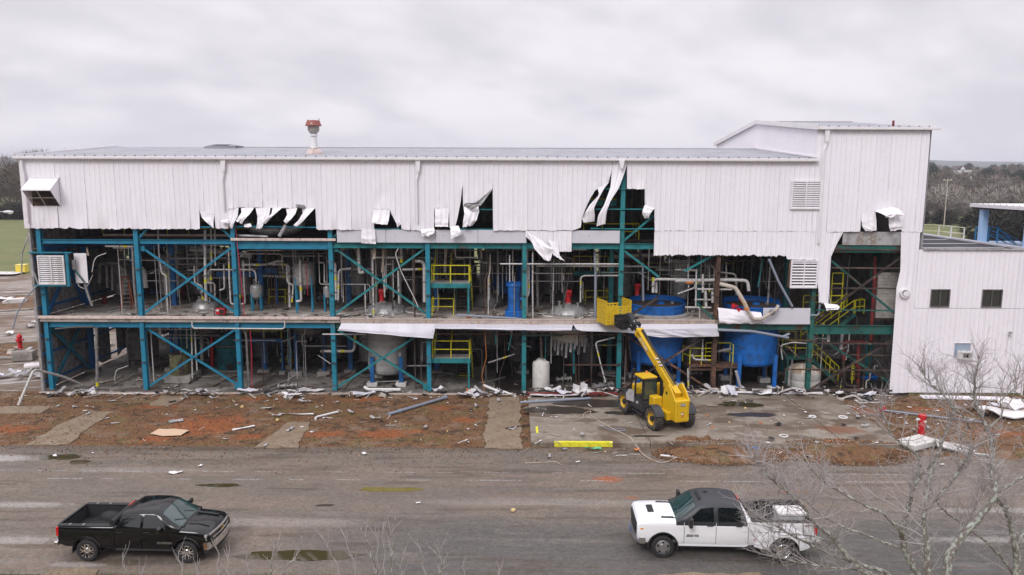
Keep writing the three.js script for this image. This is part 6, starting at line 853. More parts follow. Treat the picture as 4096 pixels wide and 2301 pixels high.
// rags of lagging, wire and sheet that hang under both floors, and pipes fallen on the floors
{ const r = rng(9191), ms = [[mt.sheetGrey, 'grey'], [mt.insul, 'buff'], [mt.palePipe, 'pale'], [mt.black, 'black']];
  for (let i = 0; i < 84; i++) { const upst = i % 2, y = upst ? 9.25 : 4.3, x = .8 + r() * (upst ? 47 : 53), z = -.4 - 3.8 * r(), L = .4 + 1.5 * r() * r(), [m, c] = ms[i % 4], wire = i % 3 === 0, s = r() * 40; const g = wire ? tube([[0, 0, 0], [(r() - .5) * .3, -L * .4, .05], [(r() - .5) * .5, -L * .8, 0], [(r() - .5) * .8, -L, .05]], .016, 5) : grid(3, 6, (u, v) => [(u - .5) * (.1 + .14 * vnoise(s, v * 4)) + .25 * (1 - v) * (vnoise(s, 2) - .5), -(1 - v) * L, .12 * (fbm(u * 2 + s, v * 3, 2) - .5)]); const o = mesh(wire ? 'hanging_wire' : 'hanging_rag', g, m); o.position.set(x, y, z); o.rotation.y = r() * 2 - 1; tag(o, `${c} ${wire ? 'wire' : 'rag of lagging'} hanging under the ${upst ? 'top' : 'upper'} floor`, wire ? 'wire' : 'lagging', `${c} ${wire ? 'wires' : 'rags'} under the ${upst ? 'top' : 'upper'} floor`); }
  for (let i = 0; i < 60; i++) { const upst = i % 3 === 0, x = 1.5 + r() * (upst ? 45 : 51), z = -.5 - 4.5 * r(), R = .03 + .05 * r(), L = .5 + 1.1 * r(), [m, c] = [[mt.palePipe, 'pale'], [mt.steelPipe, 'grey'], [mt.rusty, 'rusty']][i % 3]; const o = mesh('fallen_pipe', tube([[-L, R, 0], [L * .3, R, 0], [L * .8, R + (i % 4 ? 0 : .3), .3]], R, 8), m); o.position.set(x, upst ? 4.8 : .055, z); o.rotation.y = r() * 6; tag(o, `${c} pipe piece fallen on the ${upst ? 'upper' : 'ground'} floor`, 'pipe', `${c} fallen pipes, ${upst ? 'upper' : 'ground'} floor`); }
}

// more vessels and a deeper gangway that fill the bays behind the front row
{ const r = rng(6161); for (const [x, y, z, R, h, m, c] of [[1.9, 4.8, -6.2, .55, 2.2, 'silver', 'silver'], [5.0, 4.8, -6.6, .7, 2.6, 'silver', 'silver'], [7.0, 4.8, -7, .6, 2.4, 'silverDark', 'dull grey'], [10.3, 4.8, -6.4, .75, 2.5, 'silver', 'silver'], [14.2, 4.8, -7.2, .8, 2.8, 'silverDark', 'dull grey'], [18.6, 4.8, -6.5, .6, 2.6, 'silver', 'silver'], [23.6, 4.8, -7, .7, 2.5, 'silverDark', 'dull grey'], [30.6, 4.8, -6.6, .55, 2.6, 'tankBlue', 'blue'], [32.4, 4.8, -7.6, .7, 2.2, 'silverDark', 'dull grey'], [37.6, 4.8, -6.4, .7, 2.4, 'silverDark', 'dull grey'], [41.6, 4.8, -5.6, .6, 2.6, 'silver', 'silver'], [43.6, 4.8, -6.6, .8, 2.8, 'silverDark', 'dull grey'], [2.6, .06, -6.4, .8, 2.0, 'silverDark', 'dull grey'], [6.0, .06, -7.4, .7, 2.2, 'tankTeal', 'teal'], [11.0, .06, -7.6, .8, 2.2, 'silverDark', 'dull grey'], [16.8, .06, -7.4, .9, 2.2, 'silverDark', 'dull grey'], [19.2, .06, -6, .5, 2.0, 'silver', 'silver'], [23.4, .06, -5.6, .6, 2.2, 'silverDark', 'dull grey'], [30.2, .06, -6.4, .8, 2.2, 'silverDark', 'dull grey'], [35.2, .06, -5.4, .7, 2.0, 'silverDark', 'dull grey'], [42.4, .06, -4.6, .6, 2.2, 'silver', 'silver'], [47.6, .06, -5.4, .7, 2.4, 'tankBlue', 'blue']]) {
    const fl = y > 4 ? 'upper' : 'ground', o = thing('standing_vessel', `${c} vessel on short legs set back ${bayMark(x, y)}`, 'vessel', [x, y, z], 0, `${c} vessels behind the front row, ${bayMark(x, y)}`); mesh('shell', lathe([[R, .6], [R, .6 + h]], 0, 0, 26), mt[m], o); mesh('top_head', lathe([[R, .6 + h], [R * .8, .6 + h + R * .25], [R * .3, .6 + h + R * .36], [0, .6 + h + R * .37]], 0, 0, 26), mt[m], o); mesh('bottom_head', lathe([[R, .6], [R * .7, .42], [0, .34]], 0, 0, 26), mt[m], o); for (let k = 0; k < 4; k++) mesh('leg', box(R * .9 * Math.cos(k * 1.57 + .7) - .05, R * .9 * Math.cos(k * 1.57 + .7) + .05, 0, .9, R * .9 * Math.sin(k * 1.57 + .7) - .05, R * .9 * Math.sin(k * 1.57 + .7) + .05), mt.brownSteel, o); for (let k = 1; k < 3; k++) mesh('band', lathe([[R + .001, 0], [R + .02, .01], [R + .02, .06], [R + .001, .07]], 0, 0, 26).translate(0, .6 + h * k / 3, 0), mt[m], o); nozzle(o, 0, .6 + h + R * .36, 0, .06, .25); nozzle(o, R * .5, .6 + h + R * .2, .1, .04, .3); }
  for (const [x0, x1, z, y] of [[4.5, 11.5, -8.2, 7.1], [19, 24, -8.4, 7.1], [38, 46, -8, 7.0]]) { const o = thing('gangway', `steel gangway deep ${bayMark((x0 + x1) / 2, y)}`, 'gangway', [0, 0, 0]); mesh('deck', box(x0, x1, y - .25, y, z - .9, z), mt.green, o); for (let x = x0 + .3; x < x1; x += 2.2) mesh('leg', box(x - .06, x + .06, 4.8, y - .25, z - .1, z), mt.green, o); railing(`yellow railing on the gangway deep ${bayMark((x0 + x1) / 2, y)}`, [[x0, y, z], [x1, y, z]], 1.05, mt.yellow, 1.4); } }
// ---------------------------------------------------------------- vehicles
let telehead = null;
const csg = new Evaluator(); csg.useGroups = false; csg.attributes = ['position', 'normal'];
const solid = g => { g = g.index ? g.toNonIndexed() : g.clone(); for (const k of Object.keys(g.attributes)) if (!['position', 'normal'].includes(k)) g.deleteAttribute(k); return new Brush(g); };
function cut(g, list) { let b = solid(g); b.updateMatrixWorld(); for (const t of list) { const q = solid(t); q.updateMatrixWorld(); b = csg.evaluate(b, q, SUBTRACTION); } let h = b.geometry.clone(); h = mergeVertices(h.index ? h : h, 1e-4); h.deleteAttribute('normal'); return toCreasedNormals(h.index ? h.toNonIndexed() : h, .6); }
// loft: sections [x, half outline [[y,z]...] from bottom middle to top middle]
function loft(secs) {
  const rings = secs.map(([x, pts]) => { const L = pts.slice(1, -1).reverse().map(([y, z]) => [x, y, -z]); return [...pts.map(([y, z]) => [x, y, z]), ...L]; }), n = rings[0].length, pos = [], idx = [];
  for (const r of rings) for (const p of r) pos.push(...p);
  for (let i = 0; i < rings.length - 1; i++) for (let k = 0; k < n; k++) { const a = i * n + k, b = i * n + (k + 1) % n, c = a + n, d = b + n; idx.push(a, b, c, b, d, c); }
  for (const e of [0, rings.length - 1]) { const c = pos.length / 3, r = rings[e]; pos.push(r[0][0], r.reduce((s, p) => s + p[1], 0) / n, 0); for (let k = 0; k < n; k++) { const a = e * n + k, b = e * n + (k + 1) % n; e ? idx.push(a, b, c) : idx.push(b, a, c); } }
  const g = new THREE.BufferGeometry(); g.setAttribute('position', new THREE.Float32BufferAttribute(pos, 3)); g.setIndex(idx); return toCreasedNormals(g, .7);
}
const paintMat = (c, rough = .1) => new THREE.MeshPhysicalMaterial({ color: lin(...c), roughness: rough, side: THREE.DoubleSide });
mt.blackPaint = paintMat([.0035, .004, .005]); mt.whitePaint = paintMat([.74, .745, .77], .25); mt.charcoal = mat([.026, .029, .034], .45); mt.chrome = mat([.78, .78, .78], .12, 1); mt.alloy = mat([.55, .55, .56], .3, .9);
mt.autoGlass = new THREE.MeshPhysicalMaterial({ color: lin(.006, .009, .01), roughness: .03, clearcoat: 1, clearcoatRoughness: .02, side: THREE.DoubleSide }); mt.windshield = new THREE.MeshPhysicalMaterial({ color: lin(.02, .05, .05), roughness: .03, clearcoat: 1, clearcoatRoughness: .02, side: THREE.DoubleSide });
mt.tail = new THREE.MeshPhysicalMaterial({ color: lin(.5, .008, .008), roughness: .15, clearcoat: 1 }); mt.lens = new THREE.MeshPhysicalMaterial({ color: lin(.5, .5, .48), roughness: .1, clearcoat: 1, metalness: .3 }); mt.amber = mat([.75, .25, .02], .3); mt.plastic = mat([.02, .02, .021], .6); mt.bedliner = mat([.014, .014, .015], .75);
function wheelParts(o, x, z, R, w, style, side) {
  const wh = new THREE.Group(); wh.name = 'wheel'; o.add(wh); wh.position.set(x, R, z); const f = side; // outward +z * side
  const ty = lathe([[R * .62, -w / 2 + .01], [R * .66, -w / 2], [R * .9, -w / 2], [R * .98, -w / 2 + .03], [R, -w / 4], [R, w / 4], [R * .98, w / 2 - .03], [R * .9, w / 2], [R * .66, w / 2], [R * .62, w / 2 - .01], [R * .6, 0], [R * .62, -w / 2 + .01]], 0, 0, 44, .5).rotateX(Math.PI / 2); mesh('tyre', ty, style === 'telehandler' ? mt.tyreMud : mt.rubber, wh);
  const S = (g) => f > 0 ? g : g.rotateY(Math.PI);
  if (style === 'alloy') { const parts = [lathe([[R * .63, w / 2 - .01], [R * .6, w / 2 - .005], [R * .57, w / 2 - .05], [R * .55, 0]], 0, 0, 40).rotateX(Math.PI / 2), lathe([[.11, w / 2 - .05], [.08, w / 2 - .02], [.03, w / 2 - .01], [0, w / 2 - .01]], 0, 0, 20).rotateX(Math.PI / 2)]; for (let i = 0; i < 6; i++) for (const s of [-1, 1]) { const a = i * Math.PI / 3, b = a + s * .24; parts.push(bar([Math.cos(a) * .07, Math.sin(a) * .07, w / 2 - .03], [Math.cos(b) * R * .6, Math.sin(b) * R * .6, w / 2 - .025], .045, .03, V(0, 0, 1))); } parts.forEach(p => p.deleteAttribute('uv')); mesh('rim', S(merge(parts)), mt.chrome, wh); mesh('rim_back', S(lathe([[R * .58, 0], [.05, .0]], 0, 0, 30).rotateX(Math.PI / 2)), mt.black, wh); }
  else if (style === 'dual_front') { mesh('rim', S(lathe([[R * .63, w / 2 - .01], [R * .58, w / 2], [R * .53, w / 2 - .03], [R * .42, w / 2 - .02], [.15, w / 2 + .03], [.15, w / 2 + .07], [0, w / 2 + .08]], 0, 0, 36).rotateX(Math.PI / 2)), mt.alloy, wh); for (let i = 0; i < 5; i++) { const a = i * 1.2566 + .3; mesh('hand_hole', S(cyl([Math.cos(a) * R * .46, Math.sin(a) * R * .46, w / 2 - .03], [Math.cos(a) * R * .46, Math.sin(a) * R * .46, w / 2 - .0], .042, .042, 10)), mt.black, wh); } for (let i = 0; i < 8; i++) { const a = i * .785; mesh('lug_nut', S(cyl([Math.cos(a) * .115, Math.sin(a) * .115, w / 2 + .02], [Math.cos(a) * .115, Math.sin(a) * .115, w / 2 + .06], .016, .016, 6)), mt.chrome, wh); } }
  else if (style === 'dual_rear') { mesh('rim', S(lathe([[R * .63, w / 2 - .01], [R * .6, w / 2], [R * .56, w / 2 - .04], [R * .52, -w / 2 + .06], [R * .3, -w / 2 + .04], [.13, -w / 2 + .06], [.11, w / 2 - .1], [0, w / 2 - .08]], 0, 0, 36).rotateX(Math.PI / 2)), mt.chrome, wh); for (let i = 0; i < 5; i++) { const a = i * 1.2566; mesh('hand_hole', S(cyl([Math.cos(a) * R * .4, Math.sin(a) * R * .4, -w / 2 + .04], [Math.cos(a) * R * .4, Math.sin(a) * R * .4, -w / 2 + .07], .05, .05, 10)), mt.black, wh); } }
  else { mesh('rim', S(lathe([[R * .63, w / 2 - .03], [R * .6, w / 2 - .02], [R * .55, w / 2 - .06], [R * .5, w / 2 - .14], [R * .3, w / 2 - .16], [R * .26, w / 2 - .13], [.1, w / 2 - .12], [0, w / 2 - .12]], 0, 0, 36).rotateX(Math.PI / 2)), mt.rimYellow, wh); mesh('hub', S(lathe([[.16, w / 2 - .13], [.15, w / 2 - .04], [.09, w / 2], [0, w / 2]], 0, 0, 20).rotateX(Math.PI / 2)), mt.black, wh); for (let i = 0; i < 26; i++) for (const s of [-1, 1]) { const a = (i + (s > 0 ? .5 : 0)) / 26 * 6.2832; mesh('tread_lug', bar([0, 0, s * .02], [.05 * (s > 0 ? 1 : 1), 0, s * (w / 2 + .005)], .05, .09, V(0, 1, 0)).translate(0, R - .005, 0).rotateZ(a), mt.tyreMud, wh); } }
  return wh;
}
function pickup(label, pos, turn, P) {
  const o = thing('pickup_truck', label, 'pickup truck', pos, turn), { WB, R, paint, cab } = P;
  const sec = (x, hw, yb, yt, crown) => { const h = yt - yb; return [x, [[yb, 0], [yb, hw - .14], [yb + .05, hw - .04], [yb + .2 * h, hw - .01], [yb + .45 * h, hw], [yb + .62 * h, hw - .012], [yt - .2, hw - .02], [yt - .09, hw - .035], [yt - .03, hw - .07], [yt, hw - .13], [yt + crown * .75, hw * .5], [yt + crown, 0]]]; };
  const body = loft(P.secs.map(s => sec(...s)));
  const arch = (x, r) => [1, -1].map(s => new THREE.CylinderGeometry(r, r, .75, 40).rotateX(Math.PI / 2).translate(x, R + .03, s * (1.05)));
  const seams = P.seams.map(([x, y0, y1]) => merge([1, -1].map(s => new THREE.BoxGeometry(.018, y1 - y0, .05).translate(x, (y0 + y1) / 2, s * 1.0)))), bed = new THREE.BoxGeometry(P.bed[1] - P.bed[0], 1.2, 1.62).translate((P.bed[0] + P.bed[1]) / 2, P.bed[2] + .6, 0);
  const g = cut(body, [...arch(0, P.archR), ...arch(WB, P.archR), bed, ...seams]); mesh('body', g, paint, o);
  // load bed lining
  const [b0, b1, bf, bt] = [P.bed[0], P.bed[1], P.bed[2], P.bed[3]]; mesh('bed_liner', [box(b0 + .005, b1 - .005, bf + .004, bf + .02, -.8, .8), box(b0 + .005, b1 - .005, bf + .02, bt - .02, .79, .805), box(b0 + .005, b1 - .005, bf + .02, bt - .02, -.805, -.79), box(b0 + .004, b0 + .02, bf + .02, bt - .05, -.79, .79), box(b1 - .02, b1 - .004, bf + .02, bt, -.79, .79)], mt.bedliner, o);
  for (let i = 0; i < 9; i++) mesh('bed_rib', box(b0 + .1, b1 - .1, bf + .02, bf + .034, -.7 + i * .175 - .03, -.7 + i * .175 + .03), mt.bedliner, o);
  for (const s of [-1, 1]) { mesh('wheel_well', new THREE.SphereGeometry(1, 24, 12).scale(.46, .3, .26).translate(0, bf + .02, s * .72), mt.bedliner, o); mesh('rail_cap', box(b0 - .05, b1 + .02, bt - .005, bt + .022, s > 0 ? .8 : -.975, s > 0 ? .975 : -.8, .008), mt.plastic, o); } mesh('tailgate_cap', box(b0 - .1, b0 + .0, bt - .01, bt + .02, -.8, .8, .008), mt.plastic, o);
  // cab
  const yB = P.belt, hwAt = y => P.hwB - (y - yB) * P.tumble, top = x => poly(P.prof, x), xs = []; for (let i = 0; i < P.prof.length - 1; i++) for (let k = 0; k < 3; k++) xs.push(lerp(P.prof[i][0], P.prof[i + 1][0], k / 3)); xs.push(P.prof[P.prof.length - 1][0]);
  const cabG = loft(xs.map(x => { const t = Math.max(top(x), yB + .02), e = Math.min(.14, (t - yB) * .5), y0 = yB - .12; return [x, [[y0, 0], [y0, hwAt(yB)], [yB, hwAt(yB)], [lerp(yB, t - e, .5), hwAt(lerp(yB, t - e, .5))], [t - e, hwAt(t - e)], [t - e * .45, hwAt(t) - .035], [t - e * .12, hwAt(t) - .11], [t, hwAt(t) - .24], [t + .025, 0]]]; })); mesh('cab', cabG, cab, o);
  for (const s of [-1, 1]) P.wins.forEach(w => { const sh = new THREE.Shape(w.map(p => new THREE.Vector2(...p))), q = new THREE.ExtrudeGeometry(sh, { depth: .012, bevelEnabled: false }); const p = q.attributes.position; for (let i = 0; i < p.count; i++) { const y = p.getY(i); p.setZ(i, s * (hwAt(y) + .004 + p.getZ(i))); } q.computeVertexNormals(); mesh('side_window', q, mt.autoGlass, o); });
  const glass = (x0, x1, m, n, off) => mesh(n, grid(10, 6, (u, v) => { const x = lerp(x0, x1, v), y = top(x), w = Math.max(.2, hwAt(y) - .1), k = u * 2 - 1, sag = .025 * (1 - k * k); const up2 = top(x + .02) - top(x - .02), L = Math.hypot(up2, .04); return [x - up2 / L * off + (n === 'windscreen' ? -.0 : 0), y + .04 / L * off + sag * (n === 'windscreen' ? 1 : .6) - .035 * k * k * k * k, k * w]; }), m, o);
  glass(P.ws[0], P.ws[1], mt.windshield, 'windscreen', .016); glass(P.rg[0], P.rg[1], mt.autoGlass, 'rear_window', .016);
  for (const s of [-.45, .25]) mesh('wiper', bar([P.ws[1] - .04, top(P.ws[1] - .04) + .05, s], [P.ws[1] - .25, top(P.ws[1] - .25) + .05, s + .4], .02, .015), mt.plastic, o);
  mesh('cowl', box(P.ws[1] - .06, P.ws[1] + .1, top(P.ws[1]) - .04, top(P.ws[1]) + .015, -.72, .72, .01), mt.plastic, o);
  // mirrors, handles
  for (const s of [-1, 1]) { const m = new THREE.Group(); m.name = 'door_mirror'; o.add(m); const [mx, my, mw, mh] = P.mirror; mesh('mirror_case', new RoundedBoxGeometry(.13, mh, mw, 3, .05).translate(mx, my, s * (hwAt(yB) + .12 + mw / 2)), P.mirrorMat, m); mesh('mirror_arm', bar([mx + .05, my - mh * .3, s * (hwAt(yB) - .02)], [mx, my - mh * .25, s * (hwAt(yB) + .2)], .08, .05), mt.plastic, m); mesh('mirror_glass', new RoundedBoxGeometry(.01, mh * .8, mw * .8, 2, .004).translate(mx - .066, my, s * (hwAt(yB) + .12 + mw / 2)), mt.chrome, m); if (P.dually) mesh('mirror_accent', box(mx + .01, mx + .03, my + .02, my + .08, s * (hwAt(yB) + .12 + mw / 2) - .1, s * (hwAt(yB) + .12 + mw / 2) + .1), mt.chrome, m);
    for (const hx of P.handles) mesh('door_handle', box(hx - .11, hx + .11, yB - .13, yB - .09, s > 0 ? .985 : -1.015, s > 0 ? 1.015 : -.985, .012), P.handleMat, o); mesh('sill', box(P.seams[0][0], P.seams[2][0] + .2, P.secs[4][2] - .03, P.secs[4][2] + .05, s > 0 ? .86 : -.97, s > 0 ? .97 : -.86, .02), P.sillMat ?? mt.plastic, o); }
  // wheels and arches
  for (const s of [-1, 1]) { wheelParts(o, WB, s * P.track, R, .27, P.frontStyle, s); if (P.dually) { wheelParts(o, 0, s * 1.03, R, .24, 'dual_rear', s); wheelParts(o, 0, s * .74, R, .24, 'dual_rear', s); } else wheelParts(o, 0, s * P.track, R, .27, P.frontStyle, s);
    for (const x of P.dually ? [WB] : [0, WB]) { const a = []; for (let i = 0; i <= 20; i++) { const t = Math.PI * (-.06 + 1.12 * i / 20); a.push([x + Math.cos(t) * (P.archR + .005), R + .03 + Math.sin(t) * (P.archR + .005), s * .985]); } mesh('arch_trim', tube(a, .03, 6, .02), P.archMat, o); mesh('wheel_liner', grid(16, 1, (u, v) => { const t = Math.PI * (-.05 + 1.1 * u); return [x + Math.cos(t) * (P.archR - .01), R + .03 + Math.sin(t) * (P.archR - .01), s * lerp(.66, .97, v)]; }), mt.black, o); } }
  mesh('axle', [cyl([0, R, -.7], [0, R, .7], .07), cyl([WB, R, -.7], [WB, R, .7], .06)], mt.black, o); mesh('chassis', box(-.9, WB + .5, .42, .62, -.45, .45), mt.black, o);
  P.extra(o, { hwAt, top });
  // shorten both overhangs to the real length
  o.traverse(m => { if (!m.isMesh || m.parent.name === 'wheel') return; const p = m.geometry.attributes.position; for (let i = 0; i < p.count; i++) { const x = p.getX(i); if (x < -.56) p.setX(i, -.56 + (x + .56) * P.squash[0]); else if (x > WB + .56) p.setX(i, WB + .56 + (x - WB - .56) * P.squash[1]); } });
  return o;
}
const arc = (z0, z1, y0, y1, xf, t) => { const g = new THREE.BoxGeometry(1, y1 - y0, 1, 1, 1, 24).translate(0, (y0 + y1) / 2, 0); const p = g.attributes.position; for (let i = 0; i < p.count; i++) { const k = p.getZ(i) + .5, z = lerp(z0, z1, k), x = xf(z) + (p.getX(i) - .5) * t; p.setXYZ(i, x, p.getY(i), z); } g.computeVertexNormals(); g.deleteAttribute('uv'); return g; };
// black crew cab pickup at the left
pickup('black crew cab pickup with chrome bumper parked on the road', [14.55, 0, 20.82], -.022, { squash: [.8, .74], WB: 3.62, R: .405, archR: .5, track: .865, paint: mt.blackPaint, cab: mt.blackPaint, archMat: mt.blackPaint, mirrorMat: mt.blackPaint, handleMat: mt.blackPaint, frontStyle: 'alloy',
  secs: [[-1.2, .9, .66, 1.33, 0], [-1.14, .965, .6, 1.345, 0], [-.8, .99, .52, 1.35, 0], [0, 1.0, .5, 1.35, 0], [.98, .995, .46, 1.345, 0], [1.06, .99, .44, 1.29, 0], [2.0, .995, .43, 1.27, 0], [3.0, 1.0, .43, 1.25, .01], [3.35, .995, .44, 1.23, .05], [3.9, .985, .46, 1.19, .07], [4.3, .955, .5, 1.13, .06], [4.5, .91, .55, 1.06, .04], [4.58, .86, .6, .98, .02]],
  bed: [-1.08, .92, .84, 1.35], seams: [[1.03, .45, 1.34], [2.02, .5, 1.28], [3.06, .5, 1.26], [3.2, 1.12, 1.24]], belt: 1.25, hwB: .972, tumble: .36, prof: [[1.06, 1.27], [1.14, 1.5], [1.24, 1.74], [1.4, 1.82], [1.9, 1.865], [2.4, 1.85], [2.66, 1.78], [2.95, 1.58], [3.2, 1.39], [3.38, 1.25]],
  wins: [[[1.28, 1.36], [1.98, 1.31], [2.0, 1.71], [1.92, 1.735], [1.42, 1.735], [1.32, 1.66]], [[2.08, 1.3], [2.96, 1.3], [2.86, 1.42], [2.52, 1.72], [2.1, 1.735]]], ws: [2.7, 3.36], rg: [1.09, 1.22], mirror: [2.84, 1.36, .25, .2], handles: [1.25, 2.22],
  extra: (o, { hwAt }) => {
    mesh('front_bumper', arc(-1.0, 1.0, .52, .78, z => 4.74 - .2 * z * z - .08 * z ** 6, .18), mt.chrome, o); mesh('valance', arc(-.95, .95, .36, .53, z => 4.68 - .2 * z * z, .25), mt.plastic, o); mesh('grille', arc(-.66, .66, .72, 1.06, z => 4.6 - .1 * z * z, .12), mt.black, o); for (const y of [.86, 1.04]) mesh('grille_bar', arc(-.86, .86, y - .03, y + .03, z => 4.66 - .15 * z * z - .04 * z ** 6, .05), mt.chrome, o); mesh('emblem', [box(4.66, 4.685, .91, .96, -.13, .13), box(4.66, 4.685, .88, .99, -.05, .05)], mat([.6, .42, .1], .3, .8), o);
    for (const s of [-1, 1]) { mesh('headlight', arc(s * .64, s * .93, .8, 1.05, z => 4.63 - .22 * z * z - .07 * z ** 6, .1), mt.lens, o); mesh('headlight_trim', arc(s * .64, s * .93, .9, .95, z => 4.65 - .22 * z * z - .07 * z ** 6, .1), mt.black, o); mesh('fog_light', box(4.5, 4.56, .58, .7, s * .84 - .05, s * .84 + .05), mt.lens, o); mesh('tail_light', box(-1.215, -1.1, .95, 1.29, s > 0 ? .88 : -.975, s > 0 ? .975 : -.88, .02), mt.tail, o);
      mesh('name_badge', text('SILVERADO', .075, .012).rotateY(s > 0 ? 0 : Math.PI).translate(2.85, .73, s * 1.003), mt.alloy, o); mesh('hood_crease', rot(box(3.5, 4.3, 1.265, 1.285, s * .42 - .03, s * .42 + .03, .01), 'z', -.1, [3.9, 1.27, 0]), mt.blackPaint, o); }
    mesh('rear_bumper', box(-1.38, -1.2, .55, .72, -.95, .95, .04), mt.chrome, o); mesh('step_pad', box(-1.36, -1.22, .72, .735, -.7, .7), mt.plastic, o); mesh('brake_lamp', box(1.2, 1.24, 1.8, 1.83, -.2, .2), mt.tail, o); for (const x of [-.6, -.1]) for (const s of [-1, 1]) mesh('tie_down', box(x - .03, x + .03, 1.36, 1.385, s * .88 - .06, s * .88 + .06), mt.alloy, o); mesh('hitch', box(-1.42, -1.2, .42, .5, -.06, .06), mt.black, o);
  } });
{ const o = mesh('tonneau_roll', tube([[15.42, 1.43, 19.95], [15.46, 1.43, 21.7]], .11, 14), mt.black); tag(o, 'rolled black bed cover behind the black pickup cab', 'bed cover'); }
// white dual wheel pickup at the right
pickup('white dual wheel crew cab pickup with a dark roof on the road', [39.62, 0, 20.5], Math.PI - .03, { squash: [.92, .85], WB: 4.3, R: .42, archR: .53, track: .87, paint: mt.whitePaint, cab: mt.charcoal, archMat: mt.plastic, mirrorMat: mt.plastic, handleMat: mt.plastic, frontStyle: 'dual_front', dually: true, sillMat: mt.whitePaint,
  secs: [[-1.25, .92, .74, 1.44, 0], [-1.18, .985, .66, 1.455, 0], [-.8, 1.0, .58, 1.46, 0], [0, 1.0, .55, 1.46, 0], [1.2, 1.0, .5, 1.455, 0], [1.3, 1.0, .48, 1.4, 0], [2.3, 1.0, .47, 1.4, 0], [3.5, 1.0, .47, 1.4, .01], [3.95, 1.0, .48, 1.4, .06], [4.55, .995, .5, 1.4, .07], [5.0, .985, .55, 1.38, .06], [5.22, .965, .6, 1.34, .045], [5.3, .94, .66, 1.25, .03]],
  bed: [-1.12, 1.12, .92, 1.46], seams: [[1.24, .5, 1.45], [2.4, .55, 1.39], [3.55, .55, 1.38], [3.7, 1.3, 1.38]], belt: 1.39, hwB: .972, tumble: .3, prof: [[1.28, 1.4], [1.36, 1.68], [1.46, 1.93], [1.62, 2.0], [2.2, 2.05], [2.8, 2.035], [3.08, 1.95], [3.38, 1.73], [3.66, 1.52], [3.84, 1.4]],
  wins: [[[1.52, 1.45], [2.32, 1.43], [2.34, 1.87], [2.26, 1.91], [1.66, 1.9], [1.56, 1.8]], [[2.48, 1.43], [3.4, 1.43], [3.3, 1.55], [2.96, 1.86], [2.5, 1.91]]], ws: [3.12, 3.82], rg: [1.31, 1.44], mirror: [3.38, 1.5, .27, .36], handles: [1.58, 2.62],
  extra: o => {
    mesh('front_bumper', arc(-1.0, 1.0, .56, .78, z => 5.46 - .18 * z * z - .1 * z ** 6, .22), mt.alloy, o); mesh('valance', arc(-.9, .9, .42, .57, z => 5.34 - .2 * z * z, .25), mt.plastic, o); mesh('grille', arc(-.8, .8, .76, 1.26, z => 5.36 - .1 * z * z - .05 * z ** 6, .16), mt.plastic, o); for (const y of [.86, .98, 1.16]) mesh('grille_bar', arc(-.74, .74, y - .015, y + .015, z => 5.385 - .1 * z * z, .05), mt.black, o); mesh('grille_band', arc(-.7, .7, 1.03, 1.1, z => 5.395 - .1 * z * z, .05), mt.charcoal, o); mesh('plate', box(5.47, 5.49, .6, .74, -.16, .16), mat([.08, .16, .4], .4), o);
    mesh('hood_scoop', rot(box(4.55, 4.78, 1.455, 1.485, -.3, .3, .01), 'z', -.07, [4.66, 1.46, 0]), mt.plastic, o); for (let i = 0; i < 5; i++) mesh('scoop_slot', rot(box(4.58 + i * .04, 4.595 + i * .04, 1.486, 1.492, -.26, .26), 'z', -.07, [4.66, 1.46, 0]), mt.black, o);
    for (const s of [-1, 1]) { mesh('hood_vent', rot(plate([[3.9, 1.415], [4.35, 1.43], [4.3, 1.455], [3.9, 1.455]], s * .66 - .05, s * .66 + .05), 'z', 0), mt.plastic, o); mesh('vent_lettering', text('DURAMAX', .05, .006).rotateX(-1.45).rotateY(s > 0 ? 0 : Math.PI).translate(4.1, 1.458, s * .66), mt.chrome, o); mesh('headlight', arc(s * .78, s * .955, .86, 1.02, z => 5.4 - .16 * z * z - .1 * z ** 6, .16), mt.lens, o); mesh('headlight_lower', arc(s * .8, s * .94, .7, .84, z => 5.38 - .16 * z * z - .1 * z ** 6, .12), mt.black, o); mesh('marker_light', box(5.0, 5.17, 1.07, 1.14, s > 0 ? .9 : -.965, s > 0 ? .965 : -.9, .01), mt.amber, o);
      mesh('tail_light', box(-1.27, -1.14, 1.0, 1.4, s > 0 ? .88 : -.99, s > 0 ? .99 : -.88, .02), mt.tail, o); mesh('name_badge', text('3500 HD', .085, .012).rotateY(s > 0 ? 0 : Math.PI).translate(3.25, .86, s * 1.003), mt.plastic, o); mesh('four_by_four_badge', text('4X4', .07, .012).rotateY(s > 0 ? 0 : Math.PI).translate(-.85, 1.32, s * 1.003), mt.redDark, o);
      // wide rear fender
      mesh('rear_fender', grid(30, 10, (u, v) => { const t = Math.PI * (-.03 + 1.06 * u), r = lerp(.53, .98, v), z = lerp(1.2, .985, v * v * (2 - v)); return [Math.cos(t) * (r * 1.05), Math.max(.5, .45 + Math.sin(t) * Math.min(r, .84)), s * z]; }), mt.whitePaint, o); mesh('fender_lip', tube([...Array(17)].map((_, i) => { const t = Math.PI * (-.08 + 1.16 * i / 16); return [Math.cos(t) * .535, .45 + Math.sin(t) * .53, s * 1.19]; }), .022, 6, .02), mt.plastic, o); mesh('fender_liner', grid(16, 1, (u, v) => { const t = Math.PI * (-.05 + 1.1 * u); return [Math.cos(t) * .52, .45 + Math.sin(t) * .52, s * lerp(.66, 1.19, v)]; }), mt.black, o); mesh('marker_light', box(.98, 1.04, .78, .81, s * 1.0 - .012, s * 1.0 + .012), mt.tail, o); mesh('side_step', box(.98, 1.3, .46, .52, s > 0 ? .9 : -1.12, s > 0 ? 1.12 : -.9, .02), mt.plastic, o); }
